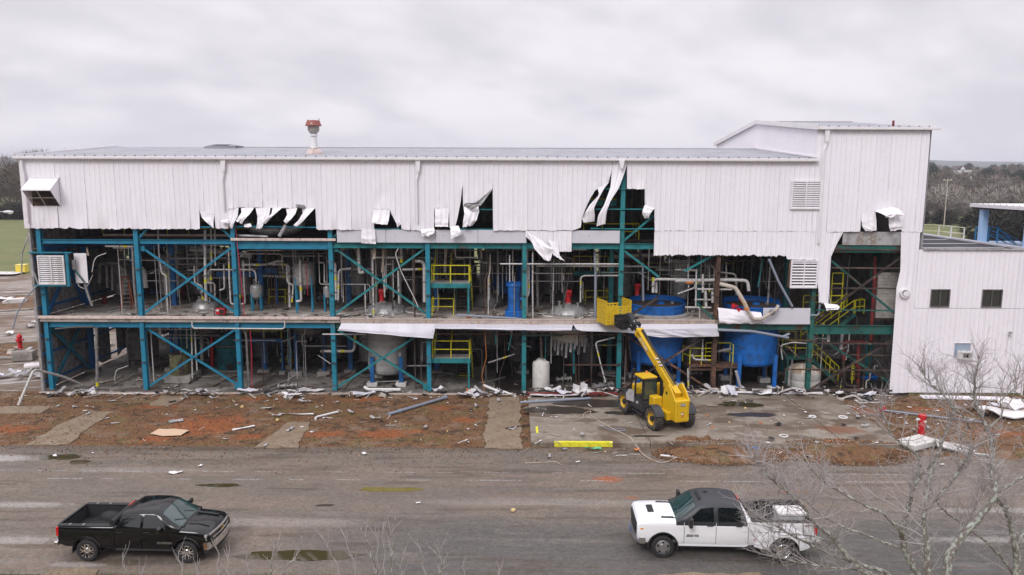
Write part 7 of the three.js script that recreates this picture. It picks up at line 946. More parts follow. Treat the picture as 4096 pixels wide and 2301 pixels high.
    mesh('fuel_door', box(1.0 - .12, 1.0 + .1, 1.0, 1.16, 1.0, 1.006), mt.whitePaint, o); mesh('rear_bumper', box(-1.45, -1.26, .6, .78, -.98, .98, .04), mt.alloy, o); mesh('step_pad', box(-1.43, -1.28, .78, .795, -.7, .7), mt.plastic, o); for (const z of [-.3, -.15, 0, .15, .3]) mesh('cab_light', box(2.86, 2.98, 2.045, 2.075, z - .04, z + .04, .01), mt.plastic, o); mesh('roof_antenna', [box(2.5, 2.66, 2.065, 2.1, .18, .24, .01)], mt.plastic, o); mesh('brake_lamp', box(1.42, 1.46, 1.95, 1.98, -.2, .2), mt.tail, o); mesh('antenna', cyl([3.75, 1.42, -.85], [3.72, 1.75, -.86], .006, .004, 5), mt.plastic, o);
  } });
{ const o = thing('cooler_box', 'white lidded cooler in the bed of the white pickup', 'cooler', [40.15, .96, 20.5], .03); mesh('tub', box(-.48, .48, 0, .42, -.32, .32, .05), mat([.5, .51, .52], .6), o); mesh('lid', box(-.52, .52, .42, .56, -.36, .36, .05), mt.white, o); }
{ const o = mesh('tool_box', box(38.65, 39.15, .96, 1.3, 19.95, 21.1, .03), mt.bedliner); tag(o, 'dark tool box behind the cab of the white pickup', 'tool box'); }
// ---------------------------------------------------------------- telehandler
mt.catYellow = new THREE.MeshPhysicalMaterial({ color: lin(.6, .37, .007), roughness: .45, side: THREE.DoubleSide }); mt.rimYellow = painted([.6, .37, .02], [.2, .13, .06], .3, 301, .3, .6, 1); mt.tyreMud = painted([.045, .04, .036], [.12, .09, .065], .4, 303, .3, .9, 1); mt.steelDark = mat([.03, .031, .034], .5); mt.catWorn = painted([.62, .42, .015], [.25, .15, .04], .12, 305, .2, .5, 1);
{ const o = thing('telehandler', 'yellow telehandler with raised boom parked on the apron', 'telehandler', [37.85, .25, 5.9], 1.886), W = (n, g, m) => mesh(n, g, m, o);
  for (const x of [-1.68, 1.68]) for (const s of [-1, 1]) { wheelParts(o, x, s * .98, .62, .42, 'telehandler', s); W('fender', grid(12, 2, (u, v) => { const t = Math.PI * (.12 + .76 * u); return [x + Math.cos(t) * .74, .64 + Math.sin(t) * .72, s * lerp(.74, 1.24, v)]; }), mt.charcoal); W('fender_skirt', grid(12, 1, (u, v) => { const t = Math.PI * (.12 + .76 * u), r = lerp(.74, .66, v); return [x + Math.cos(t) * r, .64 + Math.sin(t) * r * .97, s * 1.24]; }), mt.charcoal); }
  for (const x of [-1.68, 1.68]) W('axle', [cyl([x, .62, -.85], [x, .62, .85], .13), box(x - .25, x + .25, .42, .82, -.22, .22)], mt.black);
  W('chassis', box(-2.1, 2.1, .55, 1.0, -.45, .45, .04), mt.catYellow); W('belly', box(-.95, .95, .4, .95, -.95, -.46, .04), mt.steelDark); W('side_step', box(-.5, .7, .42, .5, -1.1, -.9), mt.steelDark);
  W('rear_tower', cut(new RoundedBoxGeometry(.9, 1.2, .82, 4, .07).translate(-2.15, 1.16, .22), [new THREE.BoxGeometry(.12, .34, .16).translate(-2.6, .95, .22), new THREE.BoxGeometry(.05, .7, .03).translate(-2.6, 1.25, -.1), new THREE.BoxGeometry(.05, .7, .03).translate(-2.6, 1.25, .54)]), mt.catYellow);
  W('tower_cheek', plate([[-2.55, 1.7], [-2.1, 2.2], [-1.75, 2.45], [-1.45, 2.35], [-1.2, 1.7], [-1.2, 1.0], [-2.4, 1.0]], -.22, -.14), mt.catYellow); W('tower_cheek', plate([[-2.55, 1.7], [-2.1, 2.2], [-1.75, 2.45], [-1.45, 2.35], [-1.2, 1.7], [-1.2, 1.0], [-2.4, 1.0]], .6, .68), mt.catYellow);
  W('emblem', box(-2.62, -2.6, 1.45, 1.59, .08, .36), mt.black); W('emblem_letters', text('CAT', .12, .01).rotateY(-Math.PI / 2).translate(-2.622, 1.465, .22), mt.white); for (const y of [1.02, .9]) W('warning_sticker', box(-2.575, -2.55, y - .05, y + .04, .16, .28), y > 1 ? mt.white : mt.orange);
  W('engine_cover', cut(new RoundedBoxGeometry(2.1, .85, .75, 4, .12).translate(.1, 1.35, .98), [new THREE.BoxGeometry(.02, .5, .1).translate(-.5, 1.3, 1.35)]), mt.catYellow); W('hood_rear', box(-1.2, -.6, 1.0, 1.62, -.75, -.2, .08), mt.catYellow); W('front_frame', box(1.0, 2.2, .8, 1.5, -.4, .5, .08), mt.catYellow);
  // cab
  const c = new THREE.Group(); c.name = 'cab'; o.add(c); const C = (n, g, m) => mesh(n, g, m, c); C('floor_box', box(-.62, .95, .6, 1.25, -1.12, -.25, .05), mt.steelDark); const tz = [-1.1, -.28]; for (const z of tz) for (const [a, b] of [[[-.6, 1.2], [-.52, 2.5]], [[.35, 1.2], [.3, 2.52]], [[.95, 1.2], [.72, 2.5]]]) C('pillar', bar([a[0], a[1], z], [b[0], b[1], z], .07, .07), mt.black); C('roof', new RoundedBoxGeometry(1.0, .13, .92, 3, .05).translate(-.1, 2.56, -.69), mt.catYellow); C('roof_guard', [box(.4, .95, 2.5, 2.54, -1.14, -.26), bar([.9, 2.55, -1.1], [.9, 2.55, -.28], .05, .05), bar([.6, 2.57, -1.1], [.6, 2.57, -.28], .04, .04)], mt.black);
  C('rear_window', rot(box(-.575, -.565, 1.35, 2.42, -1.04, -.34), 'z', .07, [-.57, 1.3, 0]), new THREE.MeshPhysicalMaterial({ color: lin(.03, .055, .055), roughness: .05, clearcoat: 1 })); C('side_window', box(-.48, .28, 1.4, 2.42, -.29, -.28), mt.autoGlass); C('rear_frame', [rot(box(-.6, -.55, 1.25, 1.37, -1.1, -.28), 'z', .07, [-.57, 1.3, 0]), rot(box(-.6, -.55, 2.4, 2.5, -1.1, -.28), 'z', .07, [-.57, 1.3, 0])], mt.black);
  C('open_door', rot(plate([[.4, .95], [1.0, .95], [1.05, 1.3], [.8, 1.62], [.4, 1.62]], -1.16, -1.12), 'y', .3, [.4, 1, -1.1]), mt.sheetGrey); C('door_panel', plate([[-.55, .7], [.3, .7], [.3, 1.3], [-.55, 1.3]], -1.16, -1.125), mt.steelDark); C('door_letters', text('CAT', .12, .008).rotateY(Math.PI).translate(-.05, 1.0, -1.166), mt.white); C('seat', [box(-.3, .2, 1.25, 1.4, -.9, -.45, .05), box(-.38, -.25, 1.35, 2.0, -.9, -.45, .05)], mt.black); C('beacon', lathe([[.06, 0], [.06, .1], [.03, .14], [0, .14]]).translate(.2, 2.62, -.5), mt.orange); C('mirror', rot(box(1.0, 1.04, 2.1, 2.45, -1.4, -1.2, .02), 'y', .2, [1, 2, -1.2]), mt.black); C('mirror_arm', bar([.75, 2.45, -1.1], [1.0, 2.35, -1.28], .03, .03), mt.black); C('mirror', rot(box(.55, .6, 2.62, 2.85, -1.2, -1.02, .02), 'z', .2, [.6, 2.7, -1]), mt.black);
  // boom
  const b0 = V(-1.62, 1.95, .26), dir = V(4.33, 2.5, 0).normalize(), nrm = V(-dir.y, dir.x, 0), at = (s, n = 0, z = 0) => b0.clone().addScaledVector(dir, s).addScaledVector(nrm, n).add(V(0, 0, z));
  W('boom', bar(at(-.25, .05), at(4.85, .02), .35, .4, nrm), mt.catYellow); W('boom_heel', bar(at(-.35, .0), at(.5, -.05), .37, .54, nrm), mt.catYellow); W('boom_collar', bar(at(4.8, .02), at(5.05, .02), .42, .48, nrm), mt.catYellow); W('boom_pivot', cyl(b0.clone().add(V(0, 0, -.5)), b0.clone().add(V(0, 0, .5)), .09), mt.steelDark); W('hose_track', bar(at(.3, .26, .12), at(4.9, .26, .12), .12, .05, nrm), mt.black); W('hose', tube([at(.2, .3, -.05), at(1.2, .31, -.08), at(2.2, .29, -.05), at(4.8, .29, .0)], .02, 6), mt.black); for (const s of [1.75, 2.0, 2.3]) W('hose_clamp', bar(at(s, .3, -.1), at(s + .09, .3, -.1), .18, .06, nrm), mt.palePipe); W('wear_pad', bar(at(.25, .12, -.18), at(.75, .12, -.18), .02, .2, nrm), mt.catYellow);
  W('lift_cylinder', cyl(V(-.25, 1.0, .26), at(1.5, -.36), .1), mt.black); W('lift_rod', cyl(at(1.5, -.36), at(2.3, -.28), .055), mt.chrome); W('hose_loop', tube([at(1.55, -.1, -.22), at(1.7, -.22, -.28), at(1.95, -.2, -.26), at(2.1, .05, -.22)], .02, 6), mt.black);
  W('model_letters', (() => { const g = text('TL642', .2, .006); const M = new THREE.Matrix4().makeBasis(dir.clone().negate(), nrm.clone().negate(), V(0, 0, -1)); M.makeBasis(dir, nrm, V(0, 0, 1)); g.rotateY(Math.PI); g.applyMatrix4(M); const p = at(3.7, -.06, -.184); g.translate(p.x, p.y, p.z); return g; })(), mt.white); W('model_stripe', bar(at(3.3, -.02, -.183), at(3.42, -.02, -.183), .008, .17, nrm), mt.redDark); W('decal', (() => { const g = cyl(V(0, 0, 0), V(0, 0, -.006), .11, .11, 20); const p = at(4.35, 0, -.179); return g.translate(p.x, p.y, p.z); })(), mt.white); W('decal_mark', bar(at(4.28, .02, -.186), at(4.42, -.02, -.186), .006, .04, nrm), mt.redDark); W('fleet_letters', (() => { const g = text('7706-08', .09, .006); g.rotateY(Math.PI); g.applyMatrix4(new THREE.Matrix4().makeBasis(dir, nrm, V(0, 0, 1))); const p = at(4.6, .05, -.184); return g.translate(p.x, p.y, p.z); })(), mt.black);
  W('inner_boom', bar(at(5.0, .0), at(6.0, .0), .3, .34, nrm), mt.steelDark); W('inner_rod', cyl(at(4.95, -.12, -.17), at(5.75, -.12, -.17), .035), mt.chrome); W('inner_rod', cyl(at(4.95, .2, -.05), at(5.75, .2, -.05), .035), mt.chrome); W('boom_bracket', [bar(at(5.35, .02), at(5.6, .02), .5, .5, nrm)], mt.black); const h0 = at(6.0, 0), h1 = at(6.5, .05); W('gooseneck', [bar(h0, h1, .28, .36, nrm), bar(h1, V(h1.x + .45, h1.y - .45, h1.z), .28, .34)], mt.charcoal); const k = V(h1.x + .45, h1.y - .55, h1.z); W('coupler', [box(k.x - .1, k.x + .3, k.y - .3, k.y + .25, -.35, .7, .04), cyl(V(k.x, k.y, -.5), V(k.x, k.y, .8), .08), box(k.x - .2, k.x + .2, k.y - .42, k.y - .1, -.1, .3)], mt.black); W('tilt_cylinder', cyl(at(5.7, -.25), V(k.x, k.y - .25, h1.z), .07), mt.black); telehead = k; }
// work basket on the boom, slotted yellow sides
{ const o = thing('work_basket', 'slotted yellow work basket held at the boom tip', 'basket', [37.85, .25, 5.9], 1.886), W = (n, g, m) => mesh(n, g, m, o), x0 = 4.72, x1 = 6.05, y0 = 4.52, z0 = -.92, z1 = .72;
  W('floor', box(x0, x1, y0, y0 + .06, z0, z1), mt.catWorn);
  const slotted = (axis, c, a0, a1, h) => { const n = axis === 'x' ? 9 : 6, parts = []; const w = (a1 - a0) / n; const B = (a, b, ya, yb) => axis === 'x' ? box(a, b, ya, yb, c - .015, c + .015) : box(c - .015, c + .015, ya, yb, a, b); for (let r = 0; r <= n; r++) parts.push(B(a0, a1, y0 + .06 + r * (h - .1) / n, y0 + .06 + r * (h - .1) / n + .09)); for (let q = 0; q <= 6; q++) { const a = lerp(a0, a1 - .08, q / 6); parts.push(axis === 'x' ? box(a, a + .08, y0 + .06, y0 + h, c - .012, c + .012) : box(c - .012, c + .012, y0 + .06, y0 + h, a, a + .08)); } return parts; };
  W('side_panel', slotted('x', z0, x0, x1, 1.45), mt.catWorn); W('side_panel', slotted('x', z1, x0, x1, 1.45), mt.catWorn); W('rear_panel', slotted('z', x0, z0, z1, 1.1), mt.catWorn); W('front_panel', slotted('z', x1, z0, z1, 1.1), mt.catWorn);
  for (const [x, z] of [[x0, z0], [x0, z1], [x1, z0], [x1, z1]]) W('corner_post', box(x - .03, x + .03, y0, y0 + 1.5, z - .03, z + .03), mt.catWorn); W('back_plate', box(x0 - .06, x0 - .02, y0 + .1, y0 + .65, -.4, .6), mt.black); }
// ---------------------------------------------------------------- bare trees in front
mt.bark = mat([1, 1, 1], .95, 0, { map: tex(256, 512, (u, v) => { const n = tn(u, v, 8, 4, 401), f = tn(u, v, 40, 2, 404); let c = mix3([.11, .088, .075], [.24, .22, .2], n); c = mix3(c, [.36, .395, .34], .9 * sstep(.52, .62, tn(u, v, 12, 4, 409))); const k = .7 + .6 * f; return [c[0] * k, c[1] * k, c[2] * k]; }, true, 1) }); mt.bark.map.repeat.set(2, 1);
mt.twig = mat([.34, .31, .305], .9); mt.whip = mat([.40, .37, .35], .9);
function branchTube(P, r0, r1, n, out) { out.push(tube(P, t => lerp(r0, r1, Math.pow(t, .8)), n, .3, false)); }
// a wandering shoot from p along d
function shoot(r, p, d, L, segs, wander, lift) { const P = [p.clone()]; let q = p.clone(), e = d.clone().normalize(); for (let i = 0; i < segs; i++) { e.add(V((r() - .5) * wander, (r() - .5) * wander + lift, (r() - .5) * wander)).normalize(); q = q.clone().addScaledVector(e, L / segs); P.push(q); } return P; }
function lower(P, t) { const n = P.length - 1, i = Math.min(n - 1, Math.floor(t * n)); return [P[i].clone().lerp(P[i + 1], t * n - i), P[i + 1].clone().sub(P[i]).normalize()]; }
function growTwigs(r, P, rBase, out, k = 1) { // secondary shoots, their twigs and twiglets
  const len = P.reduce((s, p, i) => i ? s + p.distanceTo(P[i - 1]) : 0, 0), n = Math.round(len * 7.5 * k);
  for (let i = 0; i < n; i++) { const t = .12 + .88 * Math.sqrt(r()), [p, d] = lower(P, Math.min(t, .999)); const s = V(r() - .5, r() - .35, r() - .5).normalize(), L = (.55 + 1.1 * r()) * (1.15 - .5 * t), S = shoot(r, p, d.clone().multiplyScalar(.75).add(s), L, 6, .55, .07); const rb = Math.min(rBase * .7, .008 + .012 * L); branchTube(S, rb, .004, 4, out);
    const m = 4 + Math.floor(5 * r()); for (let j = 0; j < m; j++) { const [q, e] = lower(S, .15 + .84 * r()), s2 = V(r() - .5, r() - .3, r() - .5).normalize(), T = shoot(r, q, e.multiplyScalar(.7).add(s2), (.18 + .45 * r()), 4, .6, .05); branchTube(T, .005, .0026, 3, out); if (r() < .6) for (let h = 0; h < 2; h++) { const [a, b] = lower(T, .2 + .75 * r()); branchTube(shoot(r, a, b.multiplyScalar(.6).add(V(r() - .5, r() - .4, r() - .5)), .1 + .2 * r(), 3, .6, .03), .0036, .002, 3, out); } } }
}
{ const o = thing('bare_tree', 'spreading leafless tree with lichen spotted limbs beside the road', 'tree', [0, 0, 0]), r = rng(808), B = V(42.6, -.1, 27.4);
  // main limbs: points x, y, z and thickness at both ends
  const limbs = [[[[41.9, 1.2, 27.2], [41.41, 2.51, 27], [40.99, 3.34, 27], [40.87, 3.76, 27], [40.96, 4.71, 27.1], [41.01, 5.3, 27.2], [41.4, 6.1, 27.4]], .15, .03], [[[42.1, 1.0, 27.6], [41.14, 3.07, 28], [41.03, 3.86, 28], [40.88, 4.85, 28], [41.28, 5.4, 28], [41.66, 6.1, 28.1], [41.9, 6.8, 28.2]], .12, .02], [[[42.4, 1.3, 27.2], [42.26, 3.0, 27], [42.57, 3.68, 27], [43.09, 4.39, 27], [43.39, 4.97, 27], [43.5, 5.6, 26.6], [43.65, 6.35, 26.2], [43.34, 7.07, 26], [43.16, 7.72, 26], [43.17, 8.15, 26], [43.2, 8.7, 26]], .15, .016],
    [[[44.6, .3, 26.6], [44.97, 1.97, 26], [44.84, 2.84, 26], [44.6, 3.59, 26], [44.43, 4.06, 26], [44.03, 4.5, 26.1], [43.8, 5.3, 26.3]], .14, .04], [[[41.6, 1.0, 27], [40.86, 2.0, 26.5], [40.32, 2.23, 26.5], [39.58, 2.86, 26.5], [39.15, 3.38, 26.5], [38.59, 3.84, 26.5], [38.2, 4.39, 26.5], [37.66, 4.85, 26.5], [37.03, 5.39, 26.5], [36.69, 5.8, 26.5]], .12, .018], [[[40.87, 3.7, 27], [40.56, 4.09, 27.5], [40.02, 4.61, 27.5], [39.51, 4.85, 27.5], [38.76, 5.25, 27.5], [38.29, 5.52, 27.5], [37.9, 6.0, 27.5]], .07, .012],
    [[[41.0, 5.2, 27.2], [41.19, 5.97, 27], [40.78, 6.36, 27], [40.35, 6.69, 27], [40.18, 7.11, 27], [39.9, 7.4, 27]], .05, .01], [[[41.4, 4.5, 27], [41.88, 5.47, 26.5], [42.08, 6.3, 26.5], [42.23, 6.92, 26.5], [42.31, 7.32, 26.5], [41.92, 7.74, 26.5], [41.48, 8.16, 26.5], [41.27, 8.55, 26.5]], .07, .01], [[[41.7, .8, 26.8], [41.11, 1.96, 26], [40.51, 2.21, 26], [39.58, 2.51, 26], [38.64, 2.95, 26], [37.92, 3.34, 26], [37.11, 3.81, 26], [36.7, 4.1, 26]], .09, .012], [[[40.4, 2.1, 26], [39.85, 2.16, 26], [39.01, 2.24, 26], [37.96, 2.46, 26], [37.3, 2.8, 26]], .05, .01],
    [[[45.4, .6, 25.8], [45.2, 1.7, 25.5], [44.24, 2.81, 25.5], [43.61, 3.25, 25.5], [42.8, 3.9, 25.5], [42.2, 4.8, 25.6]], .07, .014], [[[43.5, 6.4, 26], [44.05, 6.98, 26], [43.95, 7.35, 26], [44.33, 7.79, 26], [44.42, 8.4, 26]], .03, .008], [[[42.5, 6.4, 26.6], [42.45, 7.06, 27], [42.07, 7.41, 27], [41.82, 7.65, 27], [41.53, 8.1, 27]], .03, .008], [[[44.8, 2.9, 26], [45.5, 3.8, 25.8], [46.0, 4.8, 25.6], [46.2, 5.8, 25.5]], .08, .015], [[[43.4, 5.0, 27], [44.3, 5.6, 27], [45.1, 6.3, 27.1], [45.6, 7.2, 27.1]], .06, .012], [[[41.2, 3.2, 27], [40.2, 3.4, 26.4], [39.2, 3.7, 26], [38.4, 4.3, 25.8], [37.8, 4.4, 25.6]], .05, .01], [[[42.3, 3.0, 27], [42.9, 3.2, 26.2], [43.6, 3.7, 25.7], [44.2, 4.6, 25.4]], .05, .01], [[[39.3, 3.2, 26.5], [38.6, 3.3, 26.2], [37.6, 3.3, 26]], .04, .008]];
  mesh('trunk', [tube([B, [42.4, .6, 27.3], [42.2, 1.2, 27.3]], t => lerp(.3, .2, t), 10), tube([[44.3, -.1, 26.9], [44.6, .4, 26.6]], t => lerp(.2, .15, t), 8)], mt.bark, o);
  for (const [p, r0, r1] of limbs) { const P = []; const c = new THREE.CatmullRomCurve3(p.map(v3)), N = p.length * 5; for (let i = 0; i <= N; i++) { const q = c.getPoint(i / N), w = .035 * Math.min(1, i / 6); P.push(q.add(V((r() - .5) * w, (r() - .5) * w, (r() - .5) * w))); } const out = []; growTwigs(r, P, r1 + .012, out, 1.0); const l = mesh('limb', tube(P, t => lerp(r0, r1, Math.pow(t, .7)), 8, .02), mt.bark, o); out.forEach(g => g.deleteAttribute('uv')); const w = mesh('twigs', out, mt.twig, l); w.userData.kind = 'stuff'; }
}
{ const r = rng(55); const whips = [[24.09, 2.43, 24.78], [24.82, 2.34, 25.45], [25.32, 2.49, 25.4], [25.89, 2.56, 25.8], [25.55, 2.5, 25.6], [23.51, 2.0, 24.3], [22.02, 1.79, 21.7], [22.9, 1.6, 21.9], [26.68, 1.91, 27], [27.41, 1.67, 27.5], [18.72, 1.49, 18.95], [19.44, 1.2, 19.3], [20.1, 1.49, 20.0], [20.37, 1.35, 20.4], [17.44, .84, 17.5], [16.9, 1.2, 17.0], [21.0, 1.3, 21.1], [28.2, 1.3, 28.2], [29.4, .9, 29.3], [26.2, 1.6, 26.1]];
  whips.forEach(([x1, y, x0], i) => { const pale = [3, 1, 6, 7, 9].includes(i); const o = thing('bare_shrub', pale ? 'pale thin leafless shoot at the near road edge' : 'dark thin leafless shoot at the near road edge', 'shrub', [0, 0, 0], 0, pale ? 'pale shoots by the road' : 'dark shoots by the road'); const P = shoot(r, V(x0, -.05, 23.9), V(x1 - x0, y, -.15), 1, 1, 0, 0); const A = []; for (let k = 0; k <= 10; k++) { const t = k / 10; A.push(V(lerp(x0, x1, t * t * .6 + t * .4) + .04 * Math.sin(k * 1.7 + i), -.05 + t * (y + .05), 23.9 - .1 * t)); } mesh('stem', tube(A, t => lerp(pale ? .05 : .026, .009, t), 6, .02), pale ? mt.bark : mt.twig, o); const out = []; for (let k = 0; k < (pale ? 16 : 8); k++) { const [p, d] = lower(A, .25 + .72 * r()), S = shoot(r, p, d.multiplyScalar(.8).add(V(r() - .5, .2 + .3 * r(), r() - .5)), .2 + .5 * r(), 4, .45, .08); branchTube(S, .011, .004, 4, out); if (pale) for (let j = 0; j < 3; j++) { const [a, b] = lower(S, .2 + .7 * r()); branchTube(shoot(r, a, b.add(V(r() - .5, r() - .2, r() - .5)), .08 + .15 * r(), 3, .5, .05), .006, .003, 3, out); } } out.forEach(g => g.deleteAttribute('uv')); mesh('twigs', out, pale ? mt.whip : mt.twig, o); }); }
// grass tufts on the near verge
{ const r = rng(66), g = new THREE.BufferGeometry(); const pos = []; for (let i = 0; i < 7; i++) { const a = r() * 6.28, x = .05 * Math.cos(a), z = .05 * Math.sin(a), l = .1 + .12 * r(); pos.push(x - .006, 0, z, x + .006, 0, z, x + Math.cos(a) * .07, l, z + Math.sin(a) * .07); } g.setAttribute('position', new THREE.Float32BufferAttribute(pos, 3)); g.computeVertexNormals(); const N = 5000, im = new THREE.InstancedMesh(g, mat([1, 1, 1], .95), N), M = new THREE.Matrix4(), c = new THREE.Color(), q = new THREE.Quaternion(); for (let k = 0; k < N; k++) { const x = 9 + r() * 42, z = 22.75 + r() * 2.6; q.setFromAxisAngle(V(0, 1, 0), r() * 6.28); const s = .5 + r(); M.compose(V(x, .0, z), q, V(s, s, s)); im.setMatrixAt(k, M); const t = r(); c.setRGB(lerp(.2, .1, t), lerp(.165, .13, t), lerp(.08, .035, t)); im.setColorAt(k, c); } im.name = 'verge_grass'; tag(im, 'tufts of dry grass along the near road edge', 'grass', null, 'stuff'); scene.add(im); }
// ---------------------------------------------------------------- woods, hills and the far side
function twigCrown(seed, n, rx, ry, cy, len, wid, up_ = .4) { const r = rng(seed), pos = [], nor = []; for (let i = 0; i < n; i++) { let a, b, c, d; do { a = r() * 2 - 1; b = r() * 2 - 1; c = r() * 2 - 1; d = a * a + b * b + c * c; } while (d > 1 || (fbm(a * 2.1 + seed, b * 2.1 + c * 1.7, 3) < .43)); const p = V(a * rx, cy + b * ry, c * rx), o = V(a, b + up_, c).add(V(r() - .5, r() - .5, r() - .5)).normalize(), L = len * (.5 + r()), s = V(r() - .5, r() - .5, r() - .5).cross(o).normalize().multiplyScalar(wid * (.5 + r())), e = p.clone().addScaledVector(o, L); pos.push(p.x - s.x, p.y - s.y, p.z - s.z, p.x + s.x, p.y + s.y, p.z + s.z, e.x, e.y, e.z); const nn = V(a, b + .3, c).normalize(); for (let k = 0; k < 3; k++) nor.push(nn.x, nn.y, nn.z); } const g = new THREE.BufferGeometry(); g.setAttribute('position', new THREE.Float32BufferAttribute(pos, 3)); g.setAttribute('normal', new THREE.Float32BufferAttribute(nor, 3)); return g; }
function trunkGeo(seed, h, r0) { const r = rng(seed), G = [tube([[0, -.3, 0], [.1, h * .4, .05], [0, h * .75, 0]], t => lerp(r0, r0 * .3, t), 6)]; for (let i = 0; i < 9; i++) { const a = r() * 6.28, y = h * (.25 + .4 * r()); G.push(tube([[0, y, 0], [Math.cos(a) * h * .16, y + h * .14, Math.sin(a) * h * .16], [Math.cos(a) * h * .26, y + h * .32, Math.sin(a) * h * .26]], t => lerp(r0 * .45, .02, t), 4)); } return merge(G); }
mt.crownBrown = mat([.17, .135, .105], .95); mt.crownGrey = mat([.32, .275, .235], .95); mt.crownPink = mat([.42, .38, .355], .95); mt.crownGreen = mat([.022, .04, .02], .95); mt.crownDark = mat([.05, .048, .036], .95); mt.trunk = mat([.10, .085, .075], .95);
function tree(kind, label, group) { const o = thing(kind.name, label, 'tree', [0, 0, 0], 0, group); mesh('trunk', kind.trunk, mt.trunk, o); mesh('crown', kind.crown, kind.mat, o); return o; }
const kinds = { tall: { name: 'tall_bare_tree', trunk: trunkGeo(1, 17, .32), crown: twigCrown(2, 2600, 4.6, 8, 11, 1.5, .035), mat: mt.crownBrown }, thicket: { name: 'thicket_tree', trunk: trunkGeo(3, 8, .16), crown: twigCrown(4, 4200, 4.4, 4.6, 4.7, 1.0, .035, .7), mat: mt.crownGrey }, pale: { name: 'pale_bare_tree', trunk: trunkGeo(5, 8.5, .15), crown: twigCrown(6, 2600, 3.6, 3.6, 6.0, .9, .03, .6), mat: mt.crownPink }, dark: { name: 'dark_bush', trunk: trunkGeo(7, 4, .12), crown: twigCrown(8, 3600, 3.8, 2.4, 2.3, .8, .06, .2), mat: mt.crownDark }, pine: { name: 'evergreen_tree', trunk: trunkGeo(9, 11, .25), crown: twigCrown(10, 3600, 4.2, 6.2, 7.4, 1.1, .12, 0), mat: mt.crownGreen }, round: { name: 'hill_bare_tree', trunk: trunkGeo(11, 10, .25), crown: twigCrown(12, 3000, 5, 5.4, 7.6, 1.3, .07), mat: mt.crownBrown }, ash: { name: 'hill_grey_tree', trunk: trunkGeo(13, 10, .25), crown: twigCrown(14, 2400, 4.6, 5, 7, 1.3, .06), mat: mt.crownGrey } };
const planted = {}; function plant(k, label, group, x, y, z, s, turn) { if (!planted[k]) { const o = tree(kinds[k], label, group); o.position.set(x, y, z); o.scale.setScalar(s); o.rotation.y = turn; planted[k] = o; } else { const o = dup(planted[k], [x, y, z], turn, label, s); o.userData.group = group; } }
{ const r = rng(21);
  for (let i = 0; i < 34; i++) plant('tall', 'tall bare tree in the wood beyond the left field', 'trees of the left wood', -196 + i * 2.9 + r() * 3, 0, -196 - r() * 46, .85 + .35 * r(), r() * 6);
  for (let i = 0; i < 20; i++) plant('dark', 'low dark bush at the foot of the left wood', 'bushes of the left wood', -190 + i * 4.2 + r() * 3, 0, -190 - r() * 5, .8 + .5 * r(), r() * 6);
  for (let i = 0; i < 26; i++) plant('thicket', 'dense twiggy tree in the thicket behind the flat roof', 'trees of the right thicket', 138 + i * 2.9 + r() * 3, 0, -186 - (i % 3) * 11 - r() * 6, .95 + .35 * r(), r() * 6);
  for (let i = 0; i < 16; i++) plant('pale', 'pale budding tree at the edge of the right thicket', 'pale trees of the right thicket', 140 + i * 4.4 + r() * 4, 0, -184 - (i % 2) * 14 - r() * 3, .9 + .4 * r(), r() * 6);
  for (let i = 0; i < 12; i++) plant('dark', 'low dark bush at the foot of the right thicket', 'bushes of the right thicket', (i < 6 ? 133 + i * 4 : 142 + (i - 6) * 9) + r() * 3, 0, (i < 6 ? -117 : -181) - r() * 4, (i < 6 ? 1.5 : .7) + .3 * r(), r() * 6);
  const hill = (x, z) => 15 * sstep(-330, -900, z) * (.75 + .5 * fbm(x * .004, z * .004, 3)); struct('near_hill', up(grid(80, 30, (u, v) => { const x = lerp(-900, 1500, u), z = lerp(-300, -1500, v); return [x, -.4 + hill(x, z), z]; }, (u, v, p) => [p[0], p[2]])), mt.grass);
  for (let i = 0; i < 150; i++) { const z = -380 - 460 * r(), x = 29.8 + (47 - z) * (.50 + .19 * r()), k = r() < .26 ? 'pine' : r() < .6 ? 'round' : 'ash'; plant(k, { pine: 'dark evergreen on the hill beyond the right thicket', round: 'brown bare tree on the hill beyond the right thicket', ash: 'grey bare tree on the hill beyond the right thicket' }[k], { pine: 'hill evergreens', round: 'brown hill trees', ash: 'grey hill trees' }[k], x, hill(x, z) - .5, z, .9 + .5 * r(), r() * 6); }
  for (let i = 0; i < 24; i++) { const z = -330 - 200 * r(), x = 29.8 - (47 - z) * (.62 + .1 * r()); plant('round', 'brown bare tree on rising ground beyond the left wood', 'far left trees', x, hill(x, z) - .5, z, 1.1 + .5 * r(), r() * 6); }
  struct('far_ridge', up(grid(90, 8, (u, v) => { const x = lerp(-3200, 5200, u), z = lerp(-2900, -4100, v); return [x, -2 + Math.sin(v * Math.PI) * (70 + 46 * fbm(x * .0012 + 3, 2, 4)), z]; }, (u, v, p) => [p[0], p[2]])), mat([.05, .06, .045], .95));
}
